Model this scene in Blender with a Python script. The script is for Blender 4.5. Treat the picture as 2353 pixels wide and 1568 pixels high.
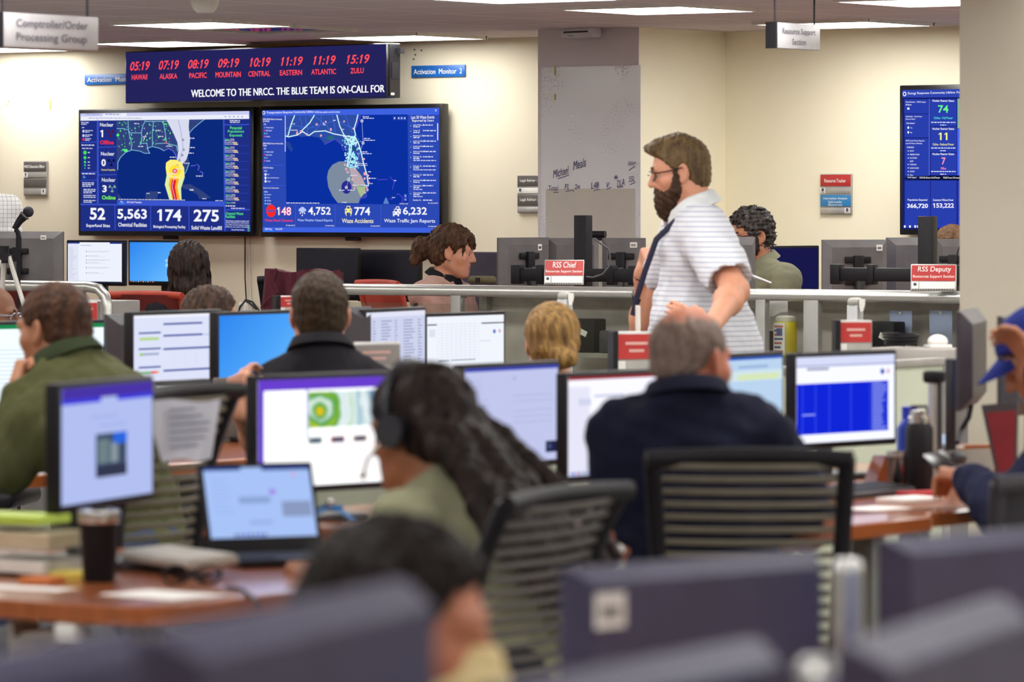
import bpy, bmesh, math, random
import numpy as np
from mathutils import Vector, Matrix
random.seed(7)
for o in list(bpy.data.objects): bpy.data.objects.remove(o)
SC = bpy.context.scene
COL = SC.collection
R = math.radians

# ---------------------------------------------------------------- camera, world, exposure
FPX, CXP, HOR, CAMZ = 10500.0, 1176.5, 470.0, 1.5     # focal length in px, image centre x, horizon row, eye height
cd = bpy.data.cameras.new('camera'); cam = bpy.data.objects.new('camera', cd); COL.objects.link(cam)
cam.location = (0, 0, CAMZ); cam.rotation_euler = (R(90), 0, 0)
cd.sensor_width = 36; cd.lens = FPX / 2353 * 36; cd.shift_y = -(784 - HOR) / 2353
cd.clip_start = .1; cd.clip_end = 200
cd.dof.use_dof = True; cd.dof.focus_distance = 21.5; cd.dof.aperture_fstop = 5.6
SC.camera = cam
w = bpy.data.worlds.new('world'); SC.world = w; w.use_nodes = True
w.node_tree.nodes['Background'].inputs[0].default_value = (.5, .52, .6, 1)
w.node_tree.nodes['Background'].inputs[1].default_value = .05
SC.view_settings.view_transform = 'Standard'; SC.view_settings.look = 'None'
SC.view_settings.gamma = 1; SC.view_settings.exposure = 0; SC.view_settings.use_curve_mapping = False
cy = SC.cycles
cy.use_denoising = True; cy.max_bounces = 7; cy.diffuse_bounces = 4; cy.glossy_bounces = 3
cy.transmission_bounces = 5; cy.transparent_max_bounces = 8; cy.caustics_reflective = False; cy.caustics_refractive = False
cy.sample_clamp_indirect = 4; cy.sample_clamp_direct = 40
LAMP = 15.2            # radiance of the ceiling troffers

TH = R(35)             # the room stands turned 35 degrees to the camera
U = Vector((math.cos(TH), -math.sin(TH), 0)); N = Vector((math.sin(TH), math.cos(TH), 0))
YU = -TH               # yaw of things that run along U
CEIL = CAMZ + .87
DESK = .74

def P(px, py, s):      # photo pixel + scale (px per metre) -> world
    return Vector(((px - CXP) / s, FPX / s, CAMZ + (HOR - py) / s))
def PZ(px, py, z):     # photo pixel on the horizontal plane z
    return P(px, py, (py - HOR) / (CAMZ - z))
def UN(u, n, z=0): return U * u + N * n + Vector((0, 0, z))

# ---------------------------------------------------------------- materials
def lin(c):
    if isinstance(c, str):
        c = c.lstrip('#'); c = tuple(int(c[i:i+2], 16) for i in (0, 2, 4))
    f = lambda v: v / 12.92 if v <= .04045 else ((v + .055) / 1.055) ** 2.4
    return tuple(f(v / 255) for v in c[:3])
_M = {}
def nodes_of(m):
    m.use_nodes = True; return m.node_tree.nodes, m.node_tree.links
def mat(key, col, rough=.5, metal=0, var=.1, scale=12, bump=0, bscale=120, stretch=(1, 1, 1), coat=0, spec=.5, col2=None, sheen=0, sss=0):
    if key in _M: return _M[key]
    m = bpy.data.materials.new(key); n, l = nodes_of(m); b = n['Principled BSDF']
    c = lin(col)
    b.inputs['Roughness'].default_value = rough; b.inputs['Metallic'].default_value = metal
    b.inputs['Coat Weight'].default_value = coat; b.inputs['Specular IOR Level'].default_value = spec
    b.inputs['Sheen Weight'].default_value = sheen
    if sss:
        b.inputs['Subsurface Weight'].default_value = sss; b.inputs['Subsurface Radius'].default_value = (.01, .004, .002)
    tc = n.new('ShaderNodeTexCoord'); mp = n.new('ShaderNodeMapping'); mp.inputs['Scale'].default_value = stretch
    l.new(tc.outputs['Object'], mp.inputs['Vector'])
    no = n.new('ShaderNodeTexNoise'); no.inputs['Scale'].default_value = scale; no.inputs['Detail'].default_value = 3
    l.new(mp.outputs[0], no.inputs['Vector'])
    cr = n.new('ShaderNodeValToRGB'); cr.color_ramp.elements[0].position = .3; cr.color_ramp.elements[1].position = .7
    if col2 is None:
        cr.color_ramp.elements[0].color = tuple(v * (1 - var) for v in c) + (1,)
        cr.color_ramp.elements[1].color = tuple(min(1, v * (1 + var)) for v in c) + (1,)
    else:
        cr.color_ramp.elements[0].color = c + (1,); cr.color_ramp.elements[1].color = lin(col2) + (1,)
    l.new(no.outputs['Fac'], cr.inputs[0]); l.new(cr.outputs[0], b.inputs['Base Color'])
    if bump:
        n2 = n.new('ShaderNodeTexNoise'); n2.inputs['Scale'].default_value = bscale; n2.inputs['Detail'].default_value = 2
        l.new(mp.outputs[0], n2.inputs['Vector'])
        bp = n.new('ShaderNodeBump'); bp.inputs['Strength'].default_value = bump; bp.inputs['Distance'].default_value = .01
        l.new(n2.outputs['Fac'], bp.inputs['Height']); l.new(bp.outputs[0], b.inputs['Normal'])
    _M[key] = m; return m
def emi(col, k=1.0, sample=False):
    key = 'glow_%s_%.2f' % (col if isinstance(col, str) else '%02x%02x%02x' % tuple(col), k)
    if key in _M: return _M[key]
    m = bpy.data.materials.new(key); n, l = nodes_of(m); n.remove(n['Principled BSDF'])
    e = n.new('ShaderNodeEmission'); e.inputs[0].default_value = lin(col) + (1,); e.inputs[1].default_value = k
    l.new(e.outputs[0], n['Material Output'].inputs[0])
    if not sample: m.cycles.emission_sampling = 'NONE'
    _M[key] = m; return m
def glass(key, col='e8efe8', rough=.02, alpha=.16):
    if key in _M: return _M[key]
    m = bpy.data.materials.new(key); n, l = nodes_of(m); n.remove(n['Principled BSDF'])
    t = n.new('ShaderNodeBsdfTransparent'); t.inputs[0].default_value = lin(col) + (1,)
    g = n.new('ShaderNodeBsdfGlossy'); g.inputs['Roughness'].default_value = rough
    x = n.new('ShaderNodeMixShader'); x.inputs[0].default_value = alpha * .6
    l.new(t.outputs[0], x.inputs[1]); l.new(g.outputs[0], x.inputs[2])
    l.new(x.outputs[0], n['Material Output'].inputs[0]); _M[key] = m; return m

BLK = mat('black_plastic', '151318', .5, bump=.05, spec=.25)
BLKG = mat('black_gloss_bezel', '121116', .25)
DKG = mat('dark_grey_plastic', '3c3a40', .45, bump=.04, bscale=300)
SHELL = mat('monitor_shell_grey', '6a6768', .33, metal=.15, bump=.02, bscale=400)
SILV = mat('brushed_silver', 'c9c9c4', .32, metal=.85, var=.06, stretch=(1, 1, 30))
WHT = mat('white_plastic', 'e6e4de', .5)
PAPER = mat('white_paper', 'e9e7e2', .8, var=.03)
STEEL = mat('steel', 'd0cdc8', .22, metal=1)

# ---------------------------------------------------------------- mesh builder
class MB:
    def __init__(s): s.v = []; s.f = []; s.m = []; s.M = Matrix()
    def add(s, vs, fs, mi=0, M=None):
        T = s.M @ M if M is not None else s.M
        k = len(s.v); s.v += [tuple(T @ Vector(v)) for v in vs]
        s.f += [tuple(i + k for i in f) for f in fs]; s.m += [mi] * len(fs); return s
    def box(s, c, d, mi=0, rot=None, bev=0, seg=2):
        M = Matrix.Translation(c)
        if rot: M = M @ Matrix.Rotation(rot[2], 4, 'Z') @ Matrix.Rotation(rot[1], 4, 'Y') @ Matrix.Rotation(rot[0], 4, 'X')
        if bev:
            bm = bmesh.new(); bmesh.ops.create_cube(bm, size=1)
            for v in bm.verts: v.co = Vector((v.co.x * d[0], v.co.y * d[1], v.co.z * d[2]))
            bmesh.ops.bevel(bm, geom=bm.edges[:], offset=min(bev, min(d) * .49), segments=seg, profile=.5, affect='EDGES')
            bm.verts.index_update()
            s.add([v.co[:] for v in bm.verts], [[v.index for v in f.verts] for f in bm.faces], mi, M); bm.free(); return s
        x, y, z = d[0] / 2, d[1] / 2, d[2] / 2
        vs = [(a, b, e) for a in (-x, x) for b in (-y, y) for e in (-z, z)]
        fs = [(0, 1, 3, 2), (4, 6, 7, 5), (0, 4, 5, 1), (2, 3, 7, 6), (0, 2, 6, 4), (1, 5, 7, 3)]
        return s.add(vs, fs, mi, M)
    def tube(s, pts, r, n=10, mi=0, cap=True, flat=None):
        pts = [Vector(p) for p in pts]; k = len(pts)
        rs = r if isinstance(r, (list, tuple)) else [r] * k
        t0 = (pts[1] - pts[0]).normalized(); a = t0.orthogonal().normalized()
        if flat is not None:
            fv = Vector(flat); a = (fv - t0 * fv.dot(t0)).normalized()
        vs = []; fs = []
        for i, p in enumerate(pts):
            t = (pts[min(i + 1, k - 1)] - pts[max(i - 1, 0)]).normalized()
            a = (a - t * a.dot(t)).normalized(); b = t.cross(a)
            for j in range(n):
                q = 2 * math.pi * j / n
                rr = rs[i] if not isinstance(rs[i], tuple) else None
                ra, rb = (rr, rr) if rr is not None else rs[i]
                vs.append(tuple(p + a * math.cos(q) * ra + b * math.sin(q) * rb))
        for i in range(k - 1):
            for j in range(n):
                fs.append((i * n + j, i * n + (j + 1) % n, (i + 1) * n + (j + 1) % n, (i + 1) * n + j))
        if cap: fs += [tuple(range(n))[::-1], tuple(range((k - 1) * n, k * n))]
        return s.add(vs, fs, mi)
    def cyl(s, a, b, r, n=16, mi=0, r2=None): return s.tube([a, b], [r, r if r2 is None else r2], n, mi)
    def lathe(s, prof, n=24, mi=0, M=None):
        vs = []; fs = []; k = len(prof)
        for r, z in prof:
            for j in range(n): vs.append((r * math.cos(2 * math.pi * j / n), r * math.sin(2 * math.pi * j / n), z))
        for i in range(k - 1):
            for j in range(n): fs.append((i * n + j, i * n + (j + 1) % n, (i + 1) * n + (j + 1) % n, (i + 1) * n + j))
        fs += [tuple(range(n))[::-1], tuple(range((k - 1) * n, k * n))]
        return s.add(vs, fs, mi, M)
    def prism(s, poly, y0, y1, mi=0, M=None):          # polygon in x,z pulled along y
        k = len(poly); vs = [(x, y0, z) for x, z in poly] + [(x, y1, z) for x, z in poly]
        fs = [tuple(range(k)), tuple(range(k, 2 * k))[::-1]] + [(i, i + k, (i + 1) % k + k, (i + 1) % k) for i in range(k)]
        return s.add(vs, fs, mi, M)
    def ball(s, c, r, mi=0, n=12, M=None):
        rr = r if isinstance(r, (list, tuple)) else (r, r, r)
        vs = []; fs = []
        for i in range(n + 1):
            t = math.pi * i / n
            for j in range(2 * n):
                q = math.pi * j / n
                vs.append((c[0] + rr[0] * math.sin(t) * math.cos(q), c[1] + rr[1] * math.sin(t) * math.sin(q), c[2] + rr[2] * math.cos(t)))
        for i in range(n):
            for j in range(2 * n): fs.append((i * 2 * n + j, (i + 1) * 2 * n + j, (i + 1) * 2 * n + (j + 1) % (2 * n), i * 2 * n + (j + 1) % (2 * n)))
        return s.add(vs, fs, mi, M)
    def build(s, name, mats, parent=None, smooth=40, label=None):
        me = bpy.data.meshes.new(name); me.from_pydata(s.v, [], s.f)
        for m in (mats if isinstance(mats, (list, tuple)) else [mats]): me.materials.append(m)
        me.polygons.foreach_set('material_index', s.m)
        if smooth:
            me.polygons.foreach_set('use_smooth', [True] * len(s.f)); me.set_sharp_from_angle(angle=R(smooth))
        bm = bmesh.new(); bm.from_mesh(me); bmesh.ops.recalc_face_normals(bm, faces=bm.faces[:]); bm.to_mesh(me); bm.free()
        o = bpy.data.objects.new(name, me); COL.objects.link(o)
        if parent: o.parent = parent
        if label: o['label'] = label
        return o
def thing(name, label, cat, loc=(0, 0, 0), yaw=0, group=None):
    o = bpy.data.objects.new(name, None); COL.objects.link(o); o.location = loc; o.rotation_euler = (0, 0, yaw)
    o.empty_display_size = .1; o['label'] = label; o['category'] = cat
    if group: o['group'] = group
    return o
def tag(o, label, cat, group=None, loc=None, yaw=None):
    o['label'] = label; o['category'] = cat
    if group: o['group'] = group
    if loc is not None: o.location = loc
    if yaw is not None: o.rotation_euler = (0, 0, yaw)
    return o
def struct(o): o['kind'] = 'structure'; return o
def copy_thing(t, loc, yaw=None, label=None):
    r = t.copy(); COL.objects.link(r); r.location = loc
    if yaw is not None: r.rotation_euler = (0, 0, yaw)
    if label: r['label'] = label
    for c in t.children:
        d = c.copy(); COL.objects.link(d); d.parent = r
        for g in c.children:
            e = g.copy(); COL.objects.link(e); e.parent = d
    return r

# ---------------------------------------------------------------- flat pictures: screens, signs, writing
_T = {}
def text_geo(body, bold=0., shear=0.):
    k = (body, bold, shear)
    if k in _T: return _T[k]
    c = bpy.data.curves.new('t', 'FONT'); c.body = body; c.offset = bold; c.shear = shear; c.resolution_u = 3
    o = bpy.data.objects.new('t', c); COL.objects.link(o)
    me = o.to_mesh()
    vs = [(v.co.x, v.co.y) for v in me.vertices]; fs = [tuple(p.vertices) for p in me.polygons]
    o.to_mesh_clear(); bpy.data.objects.remove(o); bpy.data.curves.remove(c)
    if '1' in body and all(ch in '0123456789:,' for ch in body):      # give the plain-stem figure one its flag
        par = list(range(len(vs)))
        def root(i):
            while par[i] != i: i = par[i]
            return i
        for f in fs:
            for q in f[1:]: par[root(q)] = root(f[0])
        isl = {}
        for i in range(len(vs)): isl.setdefault(root(i), []).append(i)
        hh = max(v[1] for v in vs) - min(v[1] for v in vs)
        for ids in isl.values():
            ys = [vs[i][1] for i in ids]
            if len(ids) <= 5 and max(ys) - min(ys) > .7 * hh:
                top = max(ys); x0, y0 = min(vs[i] for i in ids if vs[i][1] > top - .02 * hh); k2 = len(vs)
                sk = shear * hh
                vs += [(x0 + .02, y0), (x0 - .17 * hh, y0 - .17 * hh), (x0 - .17 * hh, y0 - .31 * hh), (x0 + .02 - .2 * sk, y0 - .2 * hh)]
                fs += [(k2, k2 + 1, k2 + 2, k2 + 3)]
    _T[k] = (vs, fs); return _T[k]
class Canvas:
    """flat drawing w x h metres in the local xz plane, facing -y; (0,0) top left, (1,1) bottom right; q maps source pixels"""
    LAYER = .0008
    def __init__(s, w, h, q=None): s.w = w; s.h = h; s.q = q; s.v = []; s.f = []; s.m = []; s.mats = []
    def uv(s, x, y):
        if s.q is None: return x, y
        (x0, y0), (x1, y1), (x2, y2), (x3, y3) = s.q     # TL TR BR BL
        u = (x - (x0 + x3) / 2) / ((x1 + x2) / 2 - (x0 + x3) / 2)
        t = y0 + (y1 - y0) * u; b = y3 + (y2 - y3) * u
        return u, (y - t) / (b - t)
    def mi(s, m):
        if m not in s.mats: s.mats.append(m)
        return s.mats.index(m)
    def put(s, pts, faces, m, L, clip=True):
        k = len(s.v)
        for x, y in pts:
            u, v = s.uv(x, y)
            if clip: u = min(max(u, 0), 1); v = min(max(v, 0), 1)
            s.v.append(((u - .5) * s.w, -L * s.LAYER, (.5 - v) * s.h))
        s.f += [tuple(i + k for i in f) for f in faces]; s.m += [s.mi(m)] * len(faces)
    def rect(s, x0, y0, x1, y1, m, L=1): s.put([(x0, y0), (x1, y0), (x1, y1), (x0, y1)], [(0, 1, 2, 3)], m, L)
    def poly(s, pts, m, L=1): s.put(pts, [tuple(range(len(pts)))], m, L)
    def line(s, pts, wd, m, L=2):
        for (a, b), (c, d) in zip(pts, pts[1:]):
            n = math.hypot(c - a, d - b) or 1; ex, ey = (c - a) / n * wd * .4, (d - b) / n * wd * .4
            nx, ny = -(d - b) / n * wd / 2, (c - a) / n * wd / 2
            s.put([(a - ex + nx, b - ey + ny), (c + ex + nx, d + ey + ny), (c + ex - nx, d + ey - ny), (a - ex - nx, b - ey - ny)], [(0, 1, 2, 3)], m, L)
    def disc(s, x, y, r, m, L=2, ry=None, n=16):
        ry = ry or r
        s.poly([(x + r * math.cos(2 * math.pi * i / n), y + ry * math.sin(2 * math.pi * i / n)) for i in range(n)], m, L)
    def text(s, body, x0, y0, x1, y1, m, L=3, bold=.012, shear=0., sl=0.):   # stretched into the box; sl: rise over the width
        dbl = 0
        if 'M' in body and bold: dbl = bold * 1.5 * (y1 - y0) * (1 if s.q else s.h / s.w); bold = 0     # thickened letter M closes up: double it instead
        vs, fs = text_geo(body, bold, shear)
        if not vs: return
        ax = min(v[0] for v in vs); bx = max(v[0] for v in vs); ay = min(v[1] for v in vs); by = max(v[1] for v in vs)
        pts = []
        for x, y in vs:
            t = (x - ax) / (bx - ax or 1)
            pts.append((x0 + (x1 - x0) * t, y1 + (y0 - y1) * (y - ay) / (by - ay or 1) + sl * t))
        s.put(pts, fs, m, L)
        if dbl: s.put([(x + dbl, y) for x, y in pts], fs, m, L + .4); s.put([(x - dbl, y) for x, y in pts], fs, m, L + .2)
    def build(s, name, parent=None, loc=(0, 0, 0), rot=(0, 0, 0)):
        me = bpy.data.meshes.new(name); me.from_pydata(s.v, [], s.f)
        for m in s.mats: me.materials.append(m)
        me.polygons.foreach_set('material_index', s.m)
        o = bpy.data.objects.new(name, me); COL.objects.link(o); o.location = loc; o.rotation_euler = rot
        if parent: o.parent = parent
        return o
# ---------------------------------------------------------------- the room
NW = 19.5
def ON(px, py, n):     # photo pixel on the upright plane N = n
    Y = n / ((px - CXP) / FPX * math.sin(TH) + math.cos(TH)); return P(px, py, FPX / Y)
def plate(x0, x1, yt, yb, n):   # centre, width, height of an upright rectangle along U (yt, yb at its middle)
    a, b = ON(x0, yt, n), ON(x1, yt, n); c = ON((x0 + x1) / 2, (yt + yb) / 2, n); s = FPX / c.y
    return c, (b - a).length, (yb - yt) / s

CREAM = mat('cream_wall_paint', 'd9d0ba', .75, var=.025, scale=3, bump=.04, bscale=60)
GREYP = mat('grey_column_paint', 'cdc4c7', .7, var=.03, scale=3)
def slab(name, m, u0, u1, n0, n1, z0, z1):
    b = MB(); b.box(((u0 + u1) / 2, (n0 + n1) / 2, (z0 + z1) / 2), (u1 - u0, n1 - n0, z1 - z0))
    o = b.build(name, m, smooth=0); o.rotation_euler = (0, 0, YU); return struct(o)
carpet = mat('grey_carpet', '8d8883', .95, var=.25, scale=300, bump=.3, bscale=900)
slab('floor', carpet, -20, 3.2, -4, NW + .2, -.1, 0)
cm = bpy.data.materials.new('ceiling_tiles'); n, l = nodes_of(cm); b = n['Principled BSDF']; b.inputs['Roughness'].default_value = .85
tc = n.new('ShaderNodeTexCoord'); br = n.new('ShaderNodeTexBrick'); br.offset = 0; br.squash = 1
br.inputs['Scale'].default_value = 1; br.inputs['Brick Width'].default_value = .7; br.inputs['Row Height'].default_value = .63
br.inputs['Mortar Size'].default_value = .012; br.inputs['Mortar Smooth'].default_value = .1
br.inputs['Color1'].default_value = lin('c4b6ba') + (1,); br.inputs['Color2'].default_value = lin('bdafb4') + (1,)
br.inputs['Mortar'].default_value = lin('d6d0cc') + (1,)
mp = n.new('ShaderNodeMapping'); mp.inputs['Location'].default_value = (.3, .12, 0)
l.new(tc.outputs['Object'], mp.inputs[0]); l.new(mp.outputs[0], br.inputs['Vector']); l.new(br.outputs['Color'], b.inputs['Base Color'])
slab('ceiling', cm, -20, 3.2, -4, NW + .2, CEIL, CEIL + .1)
WARM = mat('warm_cream_brightened', 'faf1d6', .75, var=.02, scale=3, bump=.04, bscale=60)  # warmer cream, lightened in place of light missing at right wall and column
slab('wall_back', CREAM, -20, -12.4, NW, NW + .2, 0, CEIL)
slab('wall_back_right', WARM, -12.4, 3.2, NW, NW + .2, 0, CEIL)
slab('wall_left', CREAM, -20.2, -20, -4, NW, 0, CEIL)
slab('wall_right', CREAM, 3, 3.2, -4, NW, 0, CEIL)
slab('wall_front', CREAM, -20, 3.2, -4.2, -4, 0, CEIL)
CU0, CU1, CN = -12.94, -12.34, 18.71
b = MB(); b.box(((CU0 + CU1) / 2, (CN + NW) / 2, CEIL / 2), (CU1 - CU0, NW - CN, CEIL), 0)
b.box(((CU0 + CU1) / 2, CN - .002, CEIL / 2), (CU1 - CU0, .006, CEIL), 1)
o = b.build('column', [WARM, GREYP], smooth=0); o.rotation_euler = (0, 0, YU); struct(o)
PILL = mat('pillar_paint', 'c2bba9', .7, var=.02, scale=4)
slab('pillar', PILL, -7.89, -7.2, 14.0, 14.7, 0, CEIL)
slab('baseboard_back', BLK, -19.9, CU0, NW - .015, NW, 0, .1)

# clear writing film on the column
fm = bpy.data.materials.new('clear_writing_film'); n, l = nodes_of(fm); b = n['Principled BSDF']
b.inputs['Base Color'].default_value = lin('d8d6d8') + (1,); b.inputs['Roughness'].default_value = .22; b.inputs['Coat Weight'].default_value = .5
b.inputs['Coat Roughness'].default_value = .08
tc = n.new('ShaderNodeTexCoord'); n1 = n.new('ShaderNodeTexNoise'); n1.inputs['Scale'].default_value = 55; n1.inputs['Detail'].default_value = 4
bp = n.new('ShaderNodeBump'); bp.inputs['Strength'].default_value = .5; bp.inputs['Distance'].default_value = .012
n1.inputs['Scale'].default_value = 70; n2 = n.new('ShaderNodeTexNoise'); n2.inputs['Scale'].default_value = 3.2; n2.inputs['Detail'].default_value = 2
c1 = n.new('ShaderNodeValToRGB'); c1.color_ramp.elements[0].position = .52; c1.color_ramp.elements[1].position = .66
c2 = n.new('ShaderNodeValToRGB'); c2.color_ramp.elements[0].position = .5; c2.color_ramp.elements[1].position = .68
mu = n.new('ShaderNodeMath'); mu.operation = 'MULTIPLY'; l.new(tc.outputs['Object'], n2.inputs['Vector']); l.new(n2.outputs['Fac'], c2.inputs[0]); l.new(n1.outputs['Fac'], c1.inputs[0])
l.new(c1.outputs[0], mu.inputs[0]); l.new(c2.outputs[0], mu.inputs[1])
l.new(tc.outputs['Object'], n1.inputs['Vector']); l.new(mu.outputs[0], bp.inputs['Height']); l.new(bp.outputs[0], b.inputs['Normal']); l.new(bp.outputs[0], b.inputs['Coat Normal'])
c, fw, fh = plate(1243, 1471, 152, 548, CN - .01)
fh += .35; zc = c.z - .175
film = thing('writing_film', 'glossy clear writing film on the grey column, with handwritten totals in blue marker', 'film', (c.x, c.y, zc), YU)
b = MB(); b.box((0, 0, 0), (fw, .003, fh)); b.build('sheet', fm, film, 0)
PAPG = mat('grey_butcher_paper', 'bdb4a9', .7, var=.03)
# crop of the column: px = 1160 + x/3.0147, py = 40 + y/3.0147
def cq(x, y): return (x, y)
b = MB(); ph = (548 - 410) / 467 + .3
b.box((.0, -.003, -fh / 2 + ph / 2), (fw * .9, .002, ph)); b.build('paper_panel', PAPG, film, 0)
INK = mat('blue_marker_ink', '2b2362', .6)
cw = None
def ink(): return Canvas(fw, fh, [(243, 338), (940, 332), (940, 1850), (243, 1850)])
def scrawl(t, x0, y0, x1, y1, sl=0):
    global cw
    if cw: cw.build('handwritten_word', film)
    cw = ink(); cw.text(t, x0, y0, x1, y1, INK, 6, .0, .15, sl)
scrawl('Michael', 330, 985, 440, 1035, -30); scrawl('Meals', 472, 930, 562, 985, -26); cw.line([(365, 1038), (400, 1027), (442, 1014)], 4, INK, 6)
scrawl('Total', 297, 1080, 368, 1112, 0); cw.line([(335, 1123), (368, 1122)], 4, INK, 6)
scrawl('FL', 412, 1070, 446, 1104); cw.line([(422, 1116), (474, 1108), (474, 1120)], 4, INK, 6)
scrawl('2x', 482, 1072, 522, 1102, -6); scrawl('L48', 598, 1060, 652, 1100, -4); cw.line([(618, 1112), (658, 1102)], 4, INK, 6)
scrawl('V', 705, 1058, 728, 1094); cw.line([(708, 1102), (738, 1090)], 4, INK, 6)
scrawl('DLA', 780, 1048, 832, 1090, -14); cw.line([(788, 1092), (822, 1086)], 4, INK, 6)
for a in range(3): cw.line([(772 - 14 * math.cos(a * 1.05), 1028 - 14 * math.sin(a * 1.05)), (772 + 14 * math.cos(a * 1.05), 1028 + 14 * math.sin(a * 1.05))], 4, INK, 6)
scrawl('18days', 855, 930, 910, 966, -10); cw.line([(864, 984), (903, 960)], 4, INK, 6)
scrawl('SSL', 862, 1022, 905, 1058, -4); cw.line([(872, 1072), (905, 1060)], 4, INK, 6)
cw.build('handwritten_word', film)
YEL = mat('yellow_tape', 'b3983c', .7)
b = MB(); b.box((-fw / 2 + .085, -.004, fh / 2 - .02), (.006, .002, .045)); b.box((-fw / 2 + .085, -.004, fh / 2 - .15), (.006, .002, .03)); b.build('tape_mark', YEL, film, 0)

# ceiling troffers
LENS = emi('fffefa', LAMP, True)
TRIM = mat('troffer_trim', 'dedad4', .5)
def troffer(name, label, u, n_, lens, lname='diffuser', group='square ceiling lights'):
    t = thing(name, label, 'ceiling light', UN(u, n_, CEIL), YU, group)
    b = MB(); h, w_ = .31, .018
    for x, y, dx, dy in ((0, h, 2 * h + w_, w_), (0, -h, 2 * h + w_, w_), (h, 0, w_, 2 * h), (-h, 0, w_, 2 * h)): b.box((x, y, -.008), (dx, dy, .016))
    b.build('frame', TRIM, t, 0)
    b = MB(); b.box((0, 0, -.006), (.6, .6, .006)); b.build(lname, lens, t, 0); return t
t0 = troffer('ceiling_light', 'lit square ceiling light above the left end of the red clock board', -13.75, 17.05, LENS)
for u, n_, lab in ((-15.5, 18.93, 'lit square ceiling light nearest the wall, left of the clock board top'), (-13.97, 18.96, 'lit square ceiling light right of the clock board, near the wall'),
                   (-11.04, 16.9, 'lit square ceiling light at the top, left of the hanging support section sign'), (-11.21, 18.77, 'lit square ceiling light just behind the hanging support section sign'),
                   (-15.18, 17.2, 'lit square ceiling light at the left edge, level with the comptroller sign'), (-16.9, 19.1, 'lit square ceiling light at the left edge below the comptroller sign'),
                   (-9.64, 16.9, 'lit square ceiling light cut by the big pillar at the top'), (-9.8, 18.77, 'added square ceiling light hidden behind the big pillar, brightening the right wall'), (-8.3, 18.77, 'added square ceiling light further right behind the big pillar, brightening the wall')):  # last two continue the row unseen, added to brighten the right wall
    copy_thing(t0, UN(u, n_, CEIL), label=lab)
for j, n_ in enumerate((14.1, 12.4, 10.7, 9.0, 7.3, 5.6, 3.9, 2.2, .5, -1.2, -2.9)):
    for i in range(15):
        u = -18 + 1.42 * i
        if n_ < 7 and u < -13 or (n_ < 9.5 and (i + j) % 2) or n_ < 1 and j % 2: continue
        if abs(u + 7.5) < .7 and abs(n_ - 14.3) < .8: u += .9
        copy_thing(t0, UN(u, n_, CEIL), label='unseen square ceiling light added to brighten the right wall and column')
for u in (-10.9, -9.48, -8.06, -6.6, -5.2): copy_thing(t0, UN(u, 15.6, CEIL), label='unseen square ceiling light added to brighten the right wall and column')  # extra row above the view, added to brighten right wall and column side
MIRR = mat('dark_glossy_lens', '55506a', .08, metal=.9, var=.03)
troffer('unlit_ceiling_light', 'unlit glossy ceiling panel mirroring the red clock digits', -13.88, 17.75, MIRR, 'lens')
# smoke detector and the white wall unit on the column
b = MB(); b.lathe([(.001, -.055), (.035, -.055), (.05, -.04), (.062, -.01), (.062, 0)], 24)
tag(b.build('smoke_detector', WHT), 'round white smoke detector on the ceiling at the top left', 'smoke detector', loc=(P(472, 0, 540).x, FPX / 541, CEIL))
c, a_, h_ = plate(1283, 1373, 62, 88, CN - .09)
t = thing('wall_sensor', 'white box with a black slot mounted at the top of the grey column', 'sensor', c, YU - R(14))
WU = mat('white_unit_plastic', 'c9c6cb', .3)
b = MB(); b.box((0, .02, 0), (.232, .07, .052), 0, bev=.012); b.build('housing', WU, t)
b = MB(); b.box((0, -.0155, .003), (.18, .004, .008), 0, bev=.0015); b.build('slot', BLKG, t)
b = MB(); b.box((-.035, -.0155, -.015), (.035, .003, .002)); b.build('logo_strip', DKG, t, 0)
b = MB(); b.box((0, .075, .0), (.09, .05, .04)); b.build('bracket', BLK, t, 0)
# marks left on the wall
PEEL = mat('bare_patch', 'b79c6c', .9); HOLE = mat('screw_hole', '5c5550', .9)
mk = Canvas(1, 1, [(0, 0), (235.3, 0), (235.3, 156.8), (0, 156.8)])
c = ON(115, 240, NW - .003); b = MB(); b.prism([(-.012, .026), (-.004, .03), (.008, .026), (.01, .01), (.003, -.03), (-.003, -.034), (-.008, -.01)], 0, .002)
tag(b.build('peeled_patch', PEEL, smooth=0), 'small tan peeled patch on the cream wall at the left', 'wall mark', loc=c, yaw=YU)
c = ON(16, 237, NW - .003); b = MB(); b.box((-.004, 0, -.01), (.004, .002, .016)); b.box((.012, 0, .01), (.004, .002, .012), rot=(0, .5, 0))
tag(b.build('wall_scuff', PEEL, smooth=0), 'two tiny tan scuffs on the cream wall at the far left', 'wall mark', loc=c, yaw=YU)
c = ON(957, 123, NW - .003); b = MB()
for x, y in ((952, 114), (968, 116), (954, 126), (950, 136)): b.cyl(((x - 957) / 355, 0, -(y - 123) / 437), ((x - 957) / 355, .004, -(y - 123) / 437), .005, 10)
tag(b.build('screw_holes', HOLE), 'four old screw holes in the wall above the Activation Monitor 2 sign', 'wall mark', loc=c, yaw=YU)

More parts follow.
